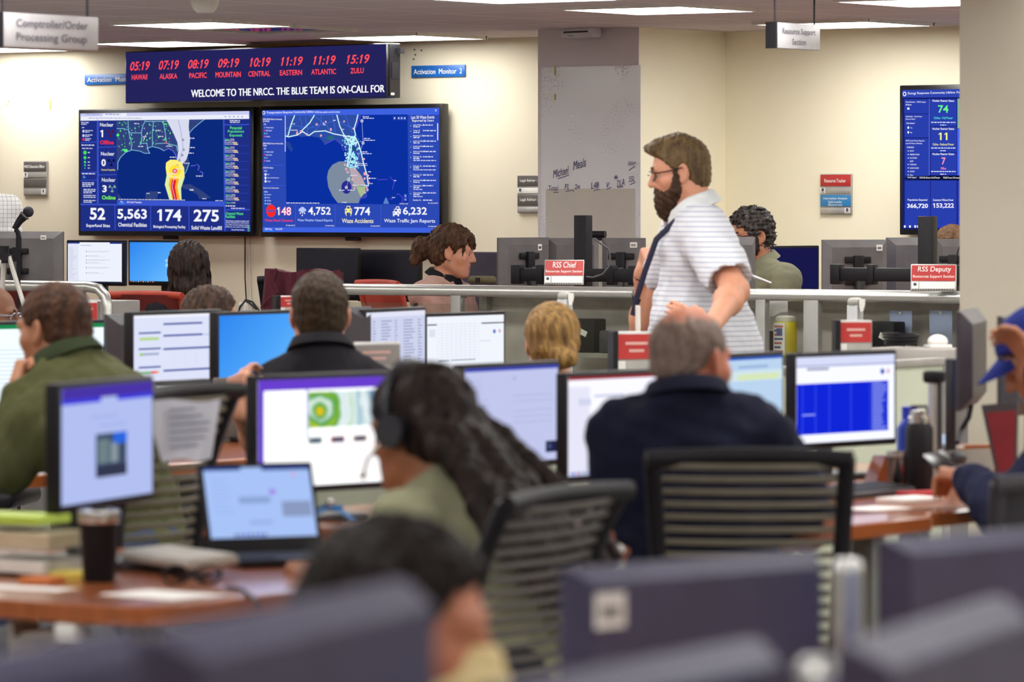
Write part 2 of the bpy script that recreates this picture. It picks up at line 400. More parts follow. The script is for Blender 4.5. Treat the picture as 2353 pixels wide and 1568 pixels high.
# ---------------------------------------------------------------- wall screens
def tv(name, label, x0, x1, yt, yb, n_, yaw=YU, deep=.06, bez=.012, group=None):
    c, w_, h_ = plate(x0, x1, yt, yb, n_)
    t = thing(name, label, 'screen', c, yaw, group)
    b = MB(); b.box((0, deep / 2, 0), (w_, deep, h_), 0, bev=.006); b.box((0, deep + .02, 0), (w_ * .6, .05, h_ * .55)); b.build('casing', BLKG, t)
    return t, w_, h_
e_navy, e_blue, e_wht, e_line = emi('1f2f86'), emi('3a55cf'), emi('f4f6ff'), emi('5a7fe8')
e_deep, e_land, e_grn, e_red, e_yel = emi('0c2a7d'), emi('31437f'), emi('5cf07a'), emi('ff3038'), emi('f7e96a')
e_cyan, e_cone, e_txt = emi('8fd4f0'), emi('d9dcf0'), emi('dfe5ff')
def small(cv, x, y, wd, m=e_txt, hgt=9, L=3, seed=0):      # a row of text too small to read
    r = random.Random(seed + int(x * 7 + y * 3)); e = x
    while e < x + wd - 4:
        k = r.uniform(14, 44); k = min(k, x + wd - e); cv.rect(e, y, e + k * .86, y + hgt, m, L); e += k + 3
# left: nuclear / chemical dashboard (crop scale 4.9 from 170,230)
t, w_, h_ = tv('wall_screen', 'left wall screen with the Nuclear tiles and a storm track map', 177, 579, 248.5, 543, NW - .1)
sw, sh = w_ - .035, h_ - .05
cv = Canvas(sw, sh, [(50, 122), (1945, 88), (1975, 1500), (72, 1520)])
cv.rect(-50, 0, 2100, 1600, e_navy, 0); cv.poly([(50, 122), (1945, 88), (1945, 180), (55, 208)], emi('eceefb'), 1)
cv.poly([(52, 122), (1945, 88), (1945, 130), (52, 158)], emi('c9cdf3'), 2); cv.poly([(320, 122), (590, 116), (590, 150), (320, 153)], emi('eef0fc'), 3)
small(cv, 120, 128, 170, emi('9aa2d8'), 12, 4); small(cv, 350, 126, 170, emi('8890cc'), 12, 4); small(cv, 160, 172, 600, emi('9aa2cc'), 9, 4)
for x in (1690, 1735, 1782, 1828, 1872): cv.disc(x, 155, 8, emi('8a93cc'), 4)
cv.poly([(470, 205), (1655, 185), (1675, 1150), (490, 1150)], e_deep, 1)                      # sea
cv.poly([(470, 205), (1455, 190), (1410, 230), (1330, 300), (1290, 345), (1270, 420), (1260, 560), (1290, 700), (1250, 800), (1210, 760), (1195, 640), (1150, 610), (1110, 560), (1060, 545), (1010, 560), (960, 530), (880, 510), (820, 530), (850, 590), (790, 590), (740, 565), (650, 552), (580, 580), (520, 640), (490, 700), (488, 790), (478, 700)], e_land, 2)
cv.poly([(488, 1060), (530, 1130), (540, 1150), (490, 1150)], e_land, 2)
cv.poly([(800, 1070), (850, 1040), (950, 1040), (930, 1110), (920, 1150), (800, 1150)], e_land, 2)
cv.poly([(1210, 960), (1300, 950), (1400, 1010), (1470, 1060), (1530, 1110), (1400, 1125), (1380, 1070), (1290, 1020), (1215, 1000)], e_land, 2)
for pts in ([(488, 790), (490, 700), (520, 640), (580, 580), (650, 552), (740, 565), (790, 590), (850, 590), (820, 530), (880, 510), (960, 530), (1010, 560)], [(605, 205), (610, 310), (625, 400), (650, 480), (640, 550)],
            [(480, 300), (560, 300), (610, 315), (625, 350), (750, 350)], [(800, 205), (770, 270), (755, 350), (765, 410), (740, 490)], [(890, 215), (880, 350), (880, 500)], [(1000, 210), (1020, 330), (1040, 470)],
            [(800, 215), (1040, 210)], [(750, 475), (815, 470), (830, 540)], [(920, 475), (1035, 470), (1150, 500), (1160, 560)], [(1455, 190), (1400, 235), (1330, 300), (1290, 350)], [(1290, 700), (1260, 790), (1240, 830)]):
    cv.line(pts, 6, e_cyan, 3)
for pts in ([(1010, 560), (1060, 530), (1110, 560), (1140, 610), (1150, 650)], [(1310, 735), (1360, 730)], [(1375, 715), (1400, 740), (1388, 785)], [(1410, 800), (1440, 815), (1435, 850)]): cv.line(pts, 8, emi('6a6af0'), 3)
rr = random.Random(3)
for i in range(120):
    x, y = rr.uniform(480, 1130), rr.uniform(215, 560)
    if y > 540 and x > 1000 or (x > 650 and y > 500): continue
    k = rr.choice((4, 5, 6, 7, 10)); cv.disc(x, y, k * .7, e_grn if rr.random() > .15 else e_cone, 3, k * 1.2, 8)
cv.disc(580, 560, 24, e_grn, 3, 18); cv.disc(490, 378, 16, e_grn, 3); cv.disc(1030, 460, 12, e_red, 4)
cv.poly([(1038, 195), (1290, 190), (1285, 280), (1300, 420), (1290, 560), (1260, 660), (1215, 720), (1160, 720), (1150, 690), (1170, 560), (1160, 460), (1110, 340)], e_cone, 4)
cv.line([(1170, 195), (1195, 300), (1215, 430), (1225, 540), (1180, 670)], 5, emi('7d8bd0'), 5)
for x, y in ((1222, 430), (1228, 545), (1213, 610), (1182, 672), (1158, 732)): cv.disc(x, y, 13, emi('26306b'), 5); cv.disc(x, y, 6, e_wht, 6)
cv.poly([(1030, 760), (1035, 700), (1080, 665), (1140, 665), (1200, 690), (1235, 760), (1240, 870), (1200, 1000), (1205, 1135), (1070, 1135), (1020, 960), (1040, 850)], emi('dff0a8'), 4)
cv.poly([(1030, 760), (1035, 700), (1080, 665), (1140, 665), (1200, 690), (1235, 760), (1232, 860), (1180, 900), (1090, 890), (1040, 830)], emi('ffef7a'), 5)
cv.disc(1135, 795, 66, emi('ffe23c'), 6); cv.poly([(1080, 880), (1180, 890), (1160, 980), (1190, 1135), (1110, 1135), (1065, 960)], emi('ffa62a'), 6)
cv.poly([(1105, 900), (1150, 905), (1135, 985), (1160, 1135), (1115, 1135), (1090, 980)], emi('d81a24'), 7); cv.line([(1135, 850), (1105, 980), (1140, 1135)], 6, emi('f0b4ff'), 8)
cv.disc(1135, 797, 27, emi('ff2e6a'), 8); cv.disc(1135, 797, 13, e_wht, 9); cv.disc(1135, 797, 6, emi('26306b'), 10)
for x, y, k in ((1080, 630, 70), (1300, 405, 56), (1305, 515, 56), (1290, 580, 56), (1240, 700, 60), (680, 235, 50), (920, 315, 60), (950, 385, 58), (780, 390, 40), (1040, 500, 70), (725, 505, 60), (1370, 850, 76), (1300, 1015, 46), (1440, 1115, 46), (818, 1060, 36), (945, 1050, 36), (1060, 825, 100), (1150, 765, 70)): small(cv, x, y, k, e_txt, 10, 8)
small(cv, 497, 1135, 750, e_txt, 8, 5); small(cv, 1580, 1138, 85, e_txt, 8, 5)
cv.rect(250, 190, 270, 1190, e_blue, 1); cv.rect(470, 190, 478, 1190, e_navy, 1)
cv.text('CUBA', 1300, 1008, 1345, 1026, e_wht, 9)
small(cv, 72, 225, 90, e_txt, 10); small(cv, 72, 245, 70, e_txt, 10); small(cv, 80, 285, 30, e_txt, 9)
for i, (y, m) in enumerate(((332, e_cone), (385, e_cone), (430, e_red))): cv.disc(98, y, 12, m, 3, 16); small(cv, 118, y - 12, 88 - 20 * (i == 2), e_txt, 9); small(cv, 118, y + 6, 50, e_txt, 9)
small(cv, 75, 492, 150, e_txt, 12); small(cv, 82, 532, 120, e_txt, 10)
for y, k in ((587, 19), (648, 16), (700, 12), (738, 9), (772, 6)): cv.disc(115, y, k, emi('46e64a'), 3, k * 1.25); small(cv, 148, y - 6, 26, e_txt, 10)
for y in (460, 818, 912): cv.line([(65, y + 10), (248, y)], 8, e_blue, 2)
small(cv, 82, 832, 150, e_txt, 12); cv.line([(96, 865), (98, 890), (118, 888), (110, 868), (96, 865)], 5, emi('64b4ff'), 3)
for y in (942, 962, 982, 1020, 1040, 1060, 1092, 1114, 1152, 1172): small(cv, 85 + (y > 1000) * 14, y, 140 - 40 * (y in (982, 1060, 1172)), e_txt, 10)
def trefoil(x, y, m):
    for a in range(3):
        q = math.pi / 2 + a * 2.094
        cv.poly([(x + 12 * math.cos(q), y + 14 * math.sin(q)), (x + 42 * math.cos(q - .5), y + 48 * math.sin(q - .5)), (x + 44 * math.cos(q), y + 50 * math.sin(q)), (x + 42 * math.cos(q + .5), y + 48 * math.sin(q + .5))], m, 3)
    cv.disc(x, y, 8, m, 3)
for y0, num, word, wm, tm in ((0, '1', 'Offline', e_red, emi('5a1230')), (345, '0', 'Reduced Capability', e_yel, emi('0a1030')), (655, '3', 'Online', emi('7dff3c'), emi('7fa8a0'))):
    dx = y0 * .033
    cv.text('Nuclear', 287 + dx, 232 + y0, 440 + dx, 276 + y0, e_wht, 3, .01)
    cv.text(num, 292 + dx, 318 + y0, (322 if num == '1' else 342) + dx, 402 + y0, e_wht, 3, .03); trefoil(404 + dx, 352 + y0, tm)
    if num == '0': cv.text(word, 292 + dx, 435 + y0, 450 + dx, 460 + y0, wm, 3)
    else: cv.text(word, 288 + dx, 440 + y0, 442 + dx, 488 + y0, wm, 3, .02)
for y in (515, 845): cv.line([(262, y + 8), (470, y)], 9, e_blue, 2)
cv.poly([(478, 1150), (1675, 1150), (1678, 1205), (480, 1205)], e_blue, 1); cv.text('Map', 522, 1158, 550, 1180, e_wht, 4); cv.line([(508, 1190), (568, 1188)], 9, emi('2aa0ff'), 4); cv.text('CDC Covid-19 Vaccination', 592, 1160, 758, 1182, e_wht, 4)
cv.poly([(62, 1195), (1678, 1195), (1680, 1210), (62, 1212)], e_blue, 2)
for x in (450, 853, 1280): cv.poly([(x, 1200), (x + 9, 1200), (x + 12, 1500), (x + 3, 1500)], e_blue, 2)
for tx, a in (('52', (172, 1242, 348, 1385)), ('5,563', (485, 1250, 818, 1388)), ('174', (935, 1250, 1205, 1392)), ('275', (1340, 1248, 1618, 1392))): cv.text(tx, *a, e_wht, 4, .025)
for tx, a in (('Superfund Sites', (130, 1435, 402, 1482)), ('Chemical Facilities', (495, 1415, 818, 1462)), ('Biological Processing Facility', (892, 1440, 1250, 1482)), ('Solid Waste Landfill', (1315, 1440, 1650, 1486))): cv.text(tx, *a, e_wht, 4, .015)
cv.poly([(1662, 185), (1676, 185), (1690, 1500), (1676, 1500)], e_blue, 2); small(cv, 1735, 196, 115, e_txt, 11); small(cv, 1740, 216, 105, e_txt, 11)
cv.text('Potential', 1740, 268, 1868, 304, e_grn, 4); cv.text('Populations', 1716, 312, 1892, 350, e_grn, 4); cv.text('Exposed:', 1735, 357, 1874, 396, e_grn, 4)
cv.poly([(1672, 245), (1945, 240), (1945, 252), (1672, 257)], e_blue, 2)
rows = ('Alachua', 'Baker', 'Bay', 'Bradford', 'Brevard', 'Broward', 'Calhoun', 'Charlotte', 'Citrus')
for i, c_ in enumerate(rows):
    y = 412 + 93 * i; x = 1682 + i * 1.5
    cv.text(c_, x, y, x + 52, y + 18, e_grn, 4); cv.text(', Florida', x + 56, y, x + 104, y + 18, e_wht, 4)
    if i < 8:
        for j, tx in enumerate(('FEMA Region: 4', 'Population:', 'Housing Units:')):
            cv.text(tx, x, y + 20 + 19 * j, x + (106, 80, 92)[j], y + 36 + 19 * j, e_txt, 4)
            if j: cv.rect(x + (0, 84, 96)[j], y + 22 + 19 * j, x + (0, 136, 146)[j], y + 34 + 19 * j, emi('f0d8b0'), 4)
    cv.line([(1675, y + 84), (1940, y + 80)], 3, e_blue, 3)
small(cv, 1690, 1196, 110, e_txt, 12); small(cv, 1750, 1224, 150, e_txt, 10); cv.poly([(1690, 1245), (1958, 1238), (1958, 1250), (1690, 1257)], e_blue, 3)
cv.text('Chemical Waste', 1690, 1274, 1884, 1306, e_grn, 4); cv.text('Facilities', 1690, 1310, 1795, 1344, e_grn, 4)
for i, tx in enumerate(('This dataset contains location and', 'facility identification information', "from EPA's Facility Registry System", '(FRS) for the subset of facilities')): cv.text(tx, 1692, 1368 + 24 * i, 1945, 1386 + 24 * i, e_txt, 4)
cv.text('Chemical Waste Facilities', 1755, 1472, 1895, 1488, e_txt, 4)
cv.build('display', t, (0, -.001, .002))
b = MB(); b.box((w_ / 2 - .03, -.001, -h_ / 2 + .045), (.012, .006, .035)); b.build('sensor_label', emi('6ac8c0', .5), t, 0)
b = MB(); b.box((.02, .03, -h_ / 2 - .008), (.09, .03, .02), bev=.004); b.build('power_lug', BLK, t)

# right: transportation dashboard (crop scale 4.752 from 590,230)
t, w_, h_ = tv('wall_screen', 'right wall screen with the Transportation Response map of Florida', 595, 1013, 241, 546, NW - .1)
sw, sh = w_ - .035, h_ - .05
e_b2, e_b3, e_b4 = emi('2c49b4'), emi('3f63e0'), emi('0a2fa0')
cv = Canvas(sw, sh, [(35, 92), (1972, 52), (1982, 1470), (42, 1475)])
cv.rect(-50, 0, 2100, 1600, e_b2, 0); cv.poly([(30, 92), (1975, 50), (1975, 130), (30, 155)], e_b3, 1); cv.poly([(30, 1420), (1985, 1412), (1985, 1480), (30, 1485)], e_b3, 1)
cv.disc(53, 118, 16, e_wht, 2, 20); cv.disc(53, 118, 10, e_b2, 3, 13)
cv.text('Transportation Response Community Lifeline', 85, 104, 612, 136, e_wht, 3, .008, 0, -14); cv.text('WAZE data updates every five minutes', 622, 99, 902, 124, e_wht, 3, .008, 0, -6)
for i in range(3): cv.rect(1935, 70 + 9 * i, 1950, 74 + 9 * i, e_wht, 3)
cv.poly([(298, 148), (1638, 128), (1645, 1150), (305, 1150)], e_b4, 1)
lnd = emi('2f4ea6')
cv.poly([(298, 148), (1125, 135), (1090, 200), (1060, 290), (1085, 360), (1110, 440), (1140, 560), (1190, 760), (1225, 880), (1205, 980), (1195, 1060), (1130, 1085), (1090, 990), (1050, 930), (990, 800), (965, 720), (975, 640), (975, 560), (940, 500), (850, 415), (735, 475), (680, 400), (560, 380), (480, 390), (420, 375), (335, 410), (298, 380)], lnd, 2)
cv.poly([(300, 440), (345, 450), (385, 540), (360, 560), (310, 500)], emi('24439a'), 2)
for pts in ([(400, 150), (365, 240), (325, 385)], [(620, 145), (570, 230), (500, 300), (475, 330)], [(870, 140), (900, 260), (940, 350), (990, 430)], [(1100, 138), (1085, 210), (1060, 290), (1075, 370)],
            [(300, 380), (330, 390), (430, 370), (490, 330), (560, 375), (620, 330), (740, 320), (840, 355), (950, 375), (1070, 390)], [(960, 375), (1010, 480), (1000, 640), (980, 720)],
            [(1070, 390), (1110, 470), (1135, 560), (1160, 680), (1200, 820), (1215, 930)], [(1060, 390), (1030, 480), (1020, 580)], [(1060, 940), (1140, 932), (1215, 942)], [(1090, 440), (1040, 600), (1000, 700)]):
    cv.line(pts, 11, emi('d8fbff'), 4)
for pts in ([(455, 160), (480, 240), (470, 340)], [(300, 300), (400, 260), (560, 290), (700, 250), (850, 200)], [(560, 150), (660, 180), (760, 260), (800, 340)], [(700, 140), (690, 240), (620, 330)], [(820, 150), (840, 240), (850, 340)], [(960, 140), (1000, 250), (1040, 340)], [(870, 200), (980, 260), (1060, 290)], [(520, 160), (540, 300), (545, 360)]):
    cv.line(pts, 4, emi('4a78f0'), 3)
rr = random.Random(5)
for i in range(260):
    q = rr.random(); x = 1030 + rr.gauss(0, 34) + 20 * q; y = 380 + 360 * q
    if 1030 < x < 1090 and 480 < y < 560: continue
    k = rr.uniform(4, 11); cv.disc(x, y, k, emi(rr.choice(('b8f4ff', '8fe6ff', 'd8fff4', '7fd0f8'))), 4, k * rr.uniform(.6, 1.8), 6)
cv.disc(1060, 520, 22, emi('16527e'), 5, 34); cv.disc(1040, 640, 14, emi('1b4d8a'), 5, 18); cv.disc(800, 400, 40, emi('2a6a7e'), 3, 26)
grey = [(760, 850), (775, 770), (820, 705), (890, 668), (965, 665), (1000, 720), (1075, 760), (1140, 830), (1185, 930), (1185, 1010), (1130, 1085), (1110, 1140), (880, 1140), (820, 1060), (775, 960)]
cv.poly(grey, emi('7d8ca0'), 3); cv.poly([(1000, 740), (1075, 745), (1140, 830), (1180, 930), (1150, 940), (1060, 940), (1030, 830)], emi('b9a8b0'), 4); cv.poly([(1080, 950), (1180, 950), (1180, 1020), (1130, 1070)], emi('a8bc90'), 4)
cv.disc(975, 960, 56, emi('2a2a90'), 4, 74)
for x, y in ((975, 962), (1000, 870), (1065, 738), (1145, 205), (1157, 455)): cv.disc(x, y, 15, e_wht, 5, 18); cv.disc(x, y, 10, emi('26306b'), 6, 12); cv.disc(x, y, 5, e_wht, 7, 6)
cv.line([(975, 960), (1000, 870), (1065, 738), (1157, 455), (1145, 205)], 4, emi('aab8f8'), 4)
for pts in ([(735, 475), (850, 415), (915, 470), (945, 545)], [(1320, 872), (1420, 868)], [(1450, 840), (1498, 895), (1475, 980)], [(1520, 1045), (1540, 1028), (1588, 1075), (1578, 1135)], [(1450, 1090), (1480, 1088)], [(1110, 1140), (1125, 1080), (1180, 1080), (1200, 1050)], [(1130, 150), (1075, 290)]): cv.line(pts, 7, emi('5a48e0'), 4)
cv.poly([(1375, 1145), (1400, 1075), (1412, 1075), (1440, 1145)], emi('5e84c8'), 3)
for i in range(52):
    p = rr.choice(((862, 158), (750, 210), (725, 240), (645, 250), (807, 310), (695, 375), (425, 350), (475, 332), (540, 365), (335, 405), (1000, 148), (948, 212), (965, 700), (972, 755), (990, 790), (1040, 870), (1055, 930), (1066, 968), (1185, 750), (1180, 805), (1205, 825), (1220, 860), (1215, 910), (1190, 960), (1205, 990), (1180, 1020), (1175, 862), (1100, 168), (1060, 290), (1165, 640)))
    x, y = p[0] + rr.gauss(0, 5), p[1] + rr.gauss(0, 5); cv.disc(x, y, 9, emi('ffd0e0'), 5, 11, 10); cv.disc(x, y, 4, emi('f03070'), 6, 5, 8)
for x, y, k in ((1155, 152, 70), (1160, 170, 120), (1170, 400, 70), (1170, 420, 120), (1150, 552, 60), (1150, 572, 105), (1090, 685, 115), (1090, 705, 118), (895, 990, 65), (990, 988, 80), (1215, 778, 35), (1225, 852, 78), (1230, 912, 36), (370, 238, 46), (360, 310, 80), (830, 196, 34), (920, 298, 36), (725, 248, 26), (1020, 820, 80), (930, 1128, 62), (1495, 876, 34), (1475, 1068, 34)): small(cv, x, y, k, e_txt, 9, 7)
cv.text('POWERED BY ESRI', 1555, 1136, 1645, 1150, e_txt, 5); small(cv, 310, 1138, 370, e_txt, 9, 5)
for x in (1500, 1545, 1577, 1610): cv.rect(x - 14, 152, x + 14, 192, emi('3d5cc0'), 4); cv.disc(x, 172, 7, e_wht, 5)
cv.rect(1600, 1032, 1634, 1114, emi('3556c0'), 4); cv.text('+', 1609, 1042, 1626, 1062, e_wht, 5); cv.rect(1609, 1094, 1626, 1098, e_wht, 5)
cv.rect(292, 150, 299, 560, e_txt, 3)
for y, tx in ((182, 'FEMA WAZE Alerts for Hurricane'), (204, 'Ian Public'), (458, 'FEMA WAZE Alerts for Puerto Rico'), (482, 'Public'), (734, 'USCG Port Status'), (966, 'Amtrak Train Delay Status')): cv.text(tx, 48, y, 48 + 7.1 * len(tx), y + 18, e_wht, 4)
for y0 in (250, 527):
    cv.text('TYPE', 55, y0 - 8, 80, y0 + 8, e_wht, 4)
    for i, (tx, m) in enumerate((('Weather Hazard', emi('78a8ff')), ('Road Closed', e_red), ('Jam', e_grn), ('Accident', emi('ff60c0')))): cv.text(tx, 80, y0 + 28 + 34 * i, 80 + 6 * len(tx), y0 + 44 + 34 * i, e_txt, 4); cv.disc(66, y0 + 36 + 34 * i, 5, m, 4, 9)
for i, tx in enumerate(('STATUS', 'Open', 'Open with Restrictions', 'Closed')):
    cv.text(tx, 58 if not i else 94, 772 + 39 * i, (58 if not i else 94) + 6 * len(tx), 790 + 39 * i, e_txt, 4)
    if i: cv.disc(75, 781 + 39 * i, 11, e_wht, 4, 16)
for i, tx in enumerate(('status', 'Delayed', 'Early', 'On Time', 'Unknown')):
    cv.text(tx, 58 if not i else 88, 1008 + 34 * i, (58 if not i else 88) + 7 * len(tx), 1024 + 34 * i, e_txt, 4)
    if i: cv.disc(72, 1016 + 34 * i, 6, emi('8ff0ff'), 4, 9)
for y in (430, 712, 944): cv.line([(40, y + 4), (292, y)], 4, e_b3, 3)
cv.text('Last 50 Waze Events', 1678, 144, 1928, 180, e_wht, 4, .01, 0, -6); cv.text('Reported by Users', 1690, 186, 1920, 220, e_wht, 4, .01, 0, -4)
ev = ('Lake Wales', 'Tampa', 'Bradenton', 'Jacksonville', 'Jacksonville', 'Jacksonville', 'Orlando', 'Orlando', 'Orlando', 'Jacksonville', 'Clearwater', 'Clearwater', 'Ruskin')
ys = (240, 303, 362, 422, 482, 540, 600, 706, 806, 868, 928, 1010, 1092)
for i, (a, y) in enumerate(zip(ev, ys)):
    cv.text(a + ', FL', 1700, y, 1700 + 8.5 * len(a + ', FL'), y + 19, e_wht, 4); small(cv, 1806, y + 3, 110 + 30 * (i % 2), e_txt, 11, 4)
    if i < 12: small(cv, 1702, y + 24, 70, e_txt, 11, 4); cv.line([(1648, y - 10), (1960, y - 14)], 3, e_b3, 3); cv.disc(1674, y + 18, 4, e_cyan, 4, 7)
    if i in (6, 7, 10, 11): small(cv, 1702, y + 46, 245 if i < 9 else 100, e_txt, 9, 4)
cv.text('(in map extent)', 1862, 1125, 1964, 1143, e_wht, 4)
cv.rect(1958, 228, 1968, 420, e_txt, 4)
cv.disc(136, 1234, 54, emi('ff2a22'), 3, 71, 28); cv.rect(92, 1222, 178, 1247, emi('6a4fa8'), 4)
cv.text('148', 203, 1188, 364, 1284, emi('f04a78'), 4, .05); cv.text('148', 206, 1190, 362, 1282, e_wht, 5, .0)
for tx, a in (('4,752', (552, 1186, 803, 1288)), ('774', (1062, 1184, 1235, 1278)), ('6,232', (1590, 1180, 1848, 1280))): cv.text(tx, *a, e_wht, 4, .02)
cv.text('Waze Road Closures', 66, 1325, 382, 1356, emi('e83a60'), 4, .02); cv.text('Waze Weather Hazard Reports', 433, 1322, 822, 1358, emi('bcd2ff'), 4, .008)
cv.text('Waze Accidents', 925, 1315, 1270, 1365, emi('f7efc0'), 4, .014); cv.text('Waze Traffic Jam Reports', 1386, 1315, 1935, 1368, e_wht, 4, .008)
for x in (305, 742, 1240, 1864): cv.text('(in map extent)', x, 1388, x + 98, 1408, e_wht, 4)
for x in (408, 848, 1348): cv.rect(x, 1155, x + 4, 1418, e_b3, 3)
for dx, dy, r in ((0, 0, 26), (-24, 10, 18), (24, 10, 18), (0, 12, 26)): cv.disc(488 + dx, 1212 + dy, r, emi('b8ccff'), 4)
for x, y in ((465, 1258), (490, 1252), (512, 1258), (487, 1282)): cv.disc(x, y, 7, e_wht, 4, 10, 8)
def caricon(x, y, m, k=1.):
    cv.poly([(x - 26 * k, y), (x - 18 * k, y - 34 * k), (x + 18 * k, y - 34 * k), (x + 26 * k, y)], m, 4); cv.rect(x - 38 * k, y - 2 * k, x + 38 * k, y + 42 * k, m, 4)
    cv.poly([(x - 17 * k, y - 4 * k), (x - 12 * k, y - 25 * k), (x + 12 * k, y - 25 * k), (x + 17 * k, y - 4 * k)], e_b2, 5)
    for q in (-1, 1): cv.disc(x + q * 24 * k, y + 20 * k, 7 * k, e_b2, 5, 9 * k); cv.rect(x + q * 28 * k - 8 * k, y + 42 * k, x + q * 28 * k + 8 * k, y + 60 * k, m, 4)
caricon(997, 1205, emi('f7ee8a')); cv.line([(965, 1250), (975, 1285)], 6, emi('f7ee8a'), 4); cv.line([(1028, 1250), (1022, 1285)], 6, emi('f7ee8a'), 4)
caricon(1533, 1205, e_wht, .9); caricon(1515, 1232, e_wht, .9)
cv.text('FEMA Waze', 70, 1430, 148, 1450, e_wht, 4); cv.rect(56, 1457, 163, 1464, emi('2aa0ff'), 4); cv.text('Florida DOT', 188, 1430, 266, 1450, e_wht, 4)
cv.build('display', t, (0, -.001, .002))
b = MB(); b.box((0, .03, -h_ / 2 - .008), (.09, .03, .02), bev=.004); b.build('power_lug', BLK, t)

# far right: energy dashboard behind the pillar (crop scale 4.238 from 2050,190)
t, w_, h_ = tv('wall_screen', 'wall screen with Nuclear Reactor Status, half hidden by the big pillar', 2063, 2560, 192, 541, NW - .09)
sw, sh = w_ - .035, h_ - .05
cv = Canvas(sw, sh, [(72, 55), (2170, 12), (2180, 1462), (82, 1455)])
e3, e3l = emi('2a3fae'), emi('5b74e8')
cv.rect(-50, 0, 2300, 1600, emi('15206e'), 0); cv.poly([(70, 52), (2190, 12), (2190, 108), (72, 132)], emi('3046b4'), 1)
cv.disc(101, 95, 19, e_wht, 2, 23); cv.disc(101, 95, 11, emi('3046b4'), 3, 13)
cv.text('Energy Response Community Lifeline: Power', 136, 76, 716, 106, e_wht, 3, .008, 0, -14)
for a in ((97, 148, 345, 290), (99, 296, 348, 532), (102, 540, 352, 925)): cv.rect(*a, e3, 1)
for a in ((362, 145, 632, 418), (364, 425, 634, 678), (366, 684, 634, 910)): cv.rect(*a, e3, 1)
cv.rect(350, 145, 358, 910, e3l, 2); cv.rect(102, 965, 362, 1440, e3, 1); cv.rect(368, 965, 632, 1440, e3, 1); cv.rect(642, 965, 2150, 1440, e3, 1)
for tx, a in (('OpenShelters - FEMA Open', (113, 168, 320, 186)), ('Shelters', (113, 194, 174, 210)), ('GasBuddy - Has Power', (113, 314, 282, 332)), ('(Puerto Rico)', (113, 340, 210, 357)), ('Has Power?', (122, 380, 206, 397)), ('Yes', (160, 428, 182, 441)), ('No', (160, 476, 180, 489)),
              ('NWS Local Storm Reports -', (114, 557, 315, 575)), ('Last 24 Hours (Winter)', (114, 584, 282, 602)), ('TYPETEXT', (124, 624, 200, 640)), ('SNOW', (156, 660, 198, 674)), ('FREEZING RAIN', (156, 696, 254, 710)), ('ICE STORM', (156, 731, 228, 745)), ('SLEET', (156, 764, 194, 778)), ('TORNADO', (156, 797, 224, 811)), ('FLASH FLOOD', (156, 832, 248, 846)), ('FLOOD', (156, 866, 204, 880)), ('Other', (156, 902, 190, 916))): cv.text(tx, *a, e_wht, 3, .01)
cv.rect(130, 231, 152, 252, e_wht, 3)
for y in (433, 480): cv.disc(140, y, 9, e_wht, 3, 13)
for y in (667, 703, 738, 803, 838, 873, 908): cv.disc(139, y, 5, e_wht, 3, 6)
for y, num, word, m in ((0, '74', 'Online - Full Power', emi('6cf58a')), (282, '11', 'Online - Reduced Power', emi('f2f08a')), (536, '7', 'Offline', emi('ff9ac0'))):
    cv.text('Nuclear Reactor Status', 388, 150 + y, 608, 172 + y, e_wht, 3, .015)
    wd = {'74': (444, 550), '11': (450, 540), '7': (480, 522)}[num]
    cv.text(num, wd[0], 206 + y - y * .02, wd[1], 284 + y - y * .03, m, 3, .02); ww = {'74': 402, '11': 390, '7': 470}[num]
    cv.text(word, ww, 322 + y - (16 if y else 0) - (12 if y > 500 else 0), 996 - ww, 346 + y - (16 if y else 0) - (12 if y > 500 else 0), m if num != '74' else emi('58e8c8'), 3)
    small(cv, 374, 374 + y - (24 if y else 0) - (18 if y > 500 else 0), 250, e_txt, 10); small(cv, 466, 402 + y - (24 if y else 0) - (18 if y > 500 else 0), 62, e_txt, 9)
cv.rect(640, 140, 2150, 440, emi('8fb49a'), 1); cv.poly([(640, 450), (690, 425), (900, 480), (2150, 300), (2150, 910), (640, 910)], emi('4a6cf0'), 2); cv.disc(680, 408, 9, e_red, 3)
for i in range(60):
    x, y = rr.uniform(645, 1200), rr.uniform(150, 420); cv.disc(x, y, 5, emi(rr.choice(('b8d8b4', '6fa088', 'd0e0d0'))), 3, 7, 6)
cv.rect(118, 918, 238, 955, emi('10184e'), 2); cv.rect(245, 918, 480, 955, emi('05071c'), 2); cv.rect(488, 918, 720, 955, emi('05071c'), 2)
for tx, a in (('DOE Eagle-I', (132, 926, 226, 944)), ('DOE EIA Electric Grid Monitor', (256, 926, 466, 944)), ('PG&E Power & Forecast', (498, 926, 668, 944))): cv.text(tx, *a, e_wht, 3, .01)
cv.text('Population Exposed', 134, 1148, 334, 1174, e_wht, 3, .014); cv.text('366,720', 128, 1196, 342, 1248, e_wht, 3, .03)
cv.text('Customers Without Power', 392, 1148, 602, 1170, e_wht, 3, .01); cv.text('153,222', 392, 1192, 606, 1246, emi('f4ecff'), 3, .03)
for x in (105, 158, 212, 240): cv.rect(x - 10, 1415, x + 8, 1438, e_wht, 3)
for y in (1090, 1150, 1206, 1264): cv.disc(684, y, 7, e_wht, 3)
cv.build('display', t, (0, -.001, .002))

# red clock board over the two screens, turned a little further than the wall
yb_ = -R(43); c = ON(288, 174, NW - .14); s0 = FPX / c.y
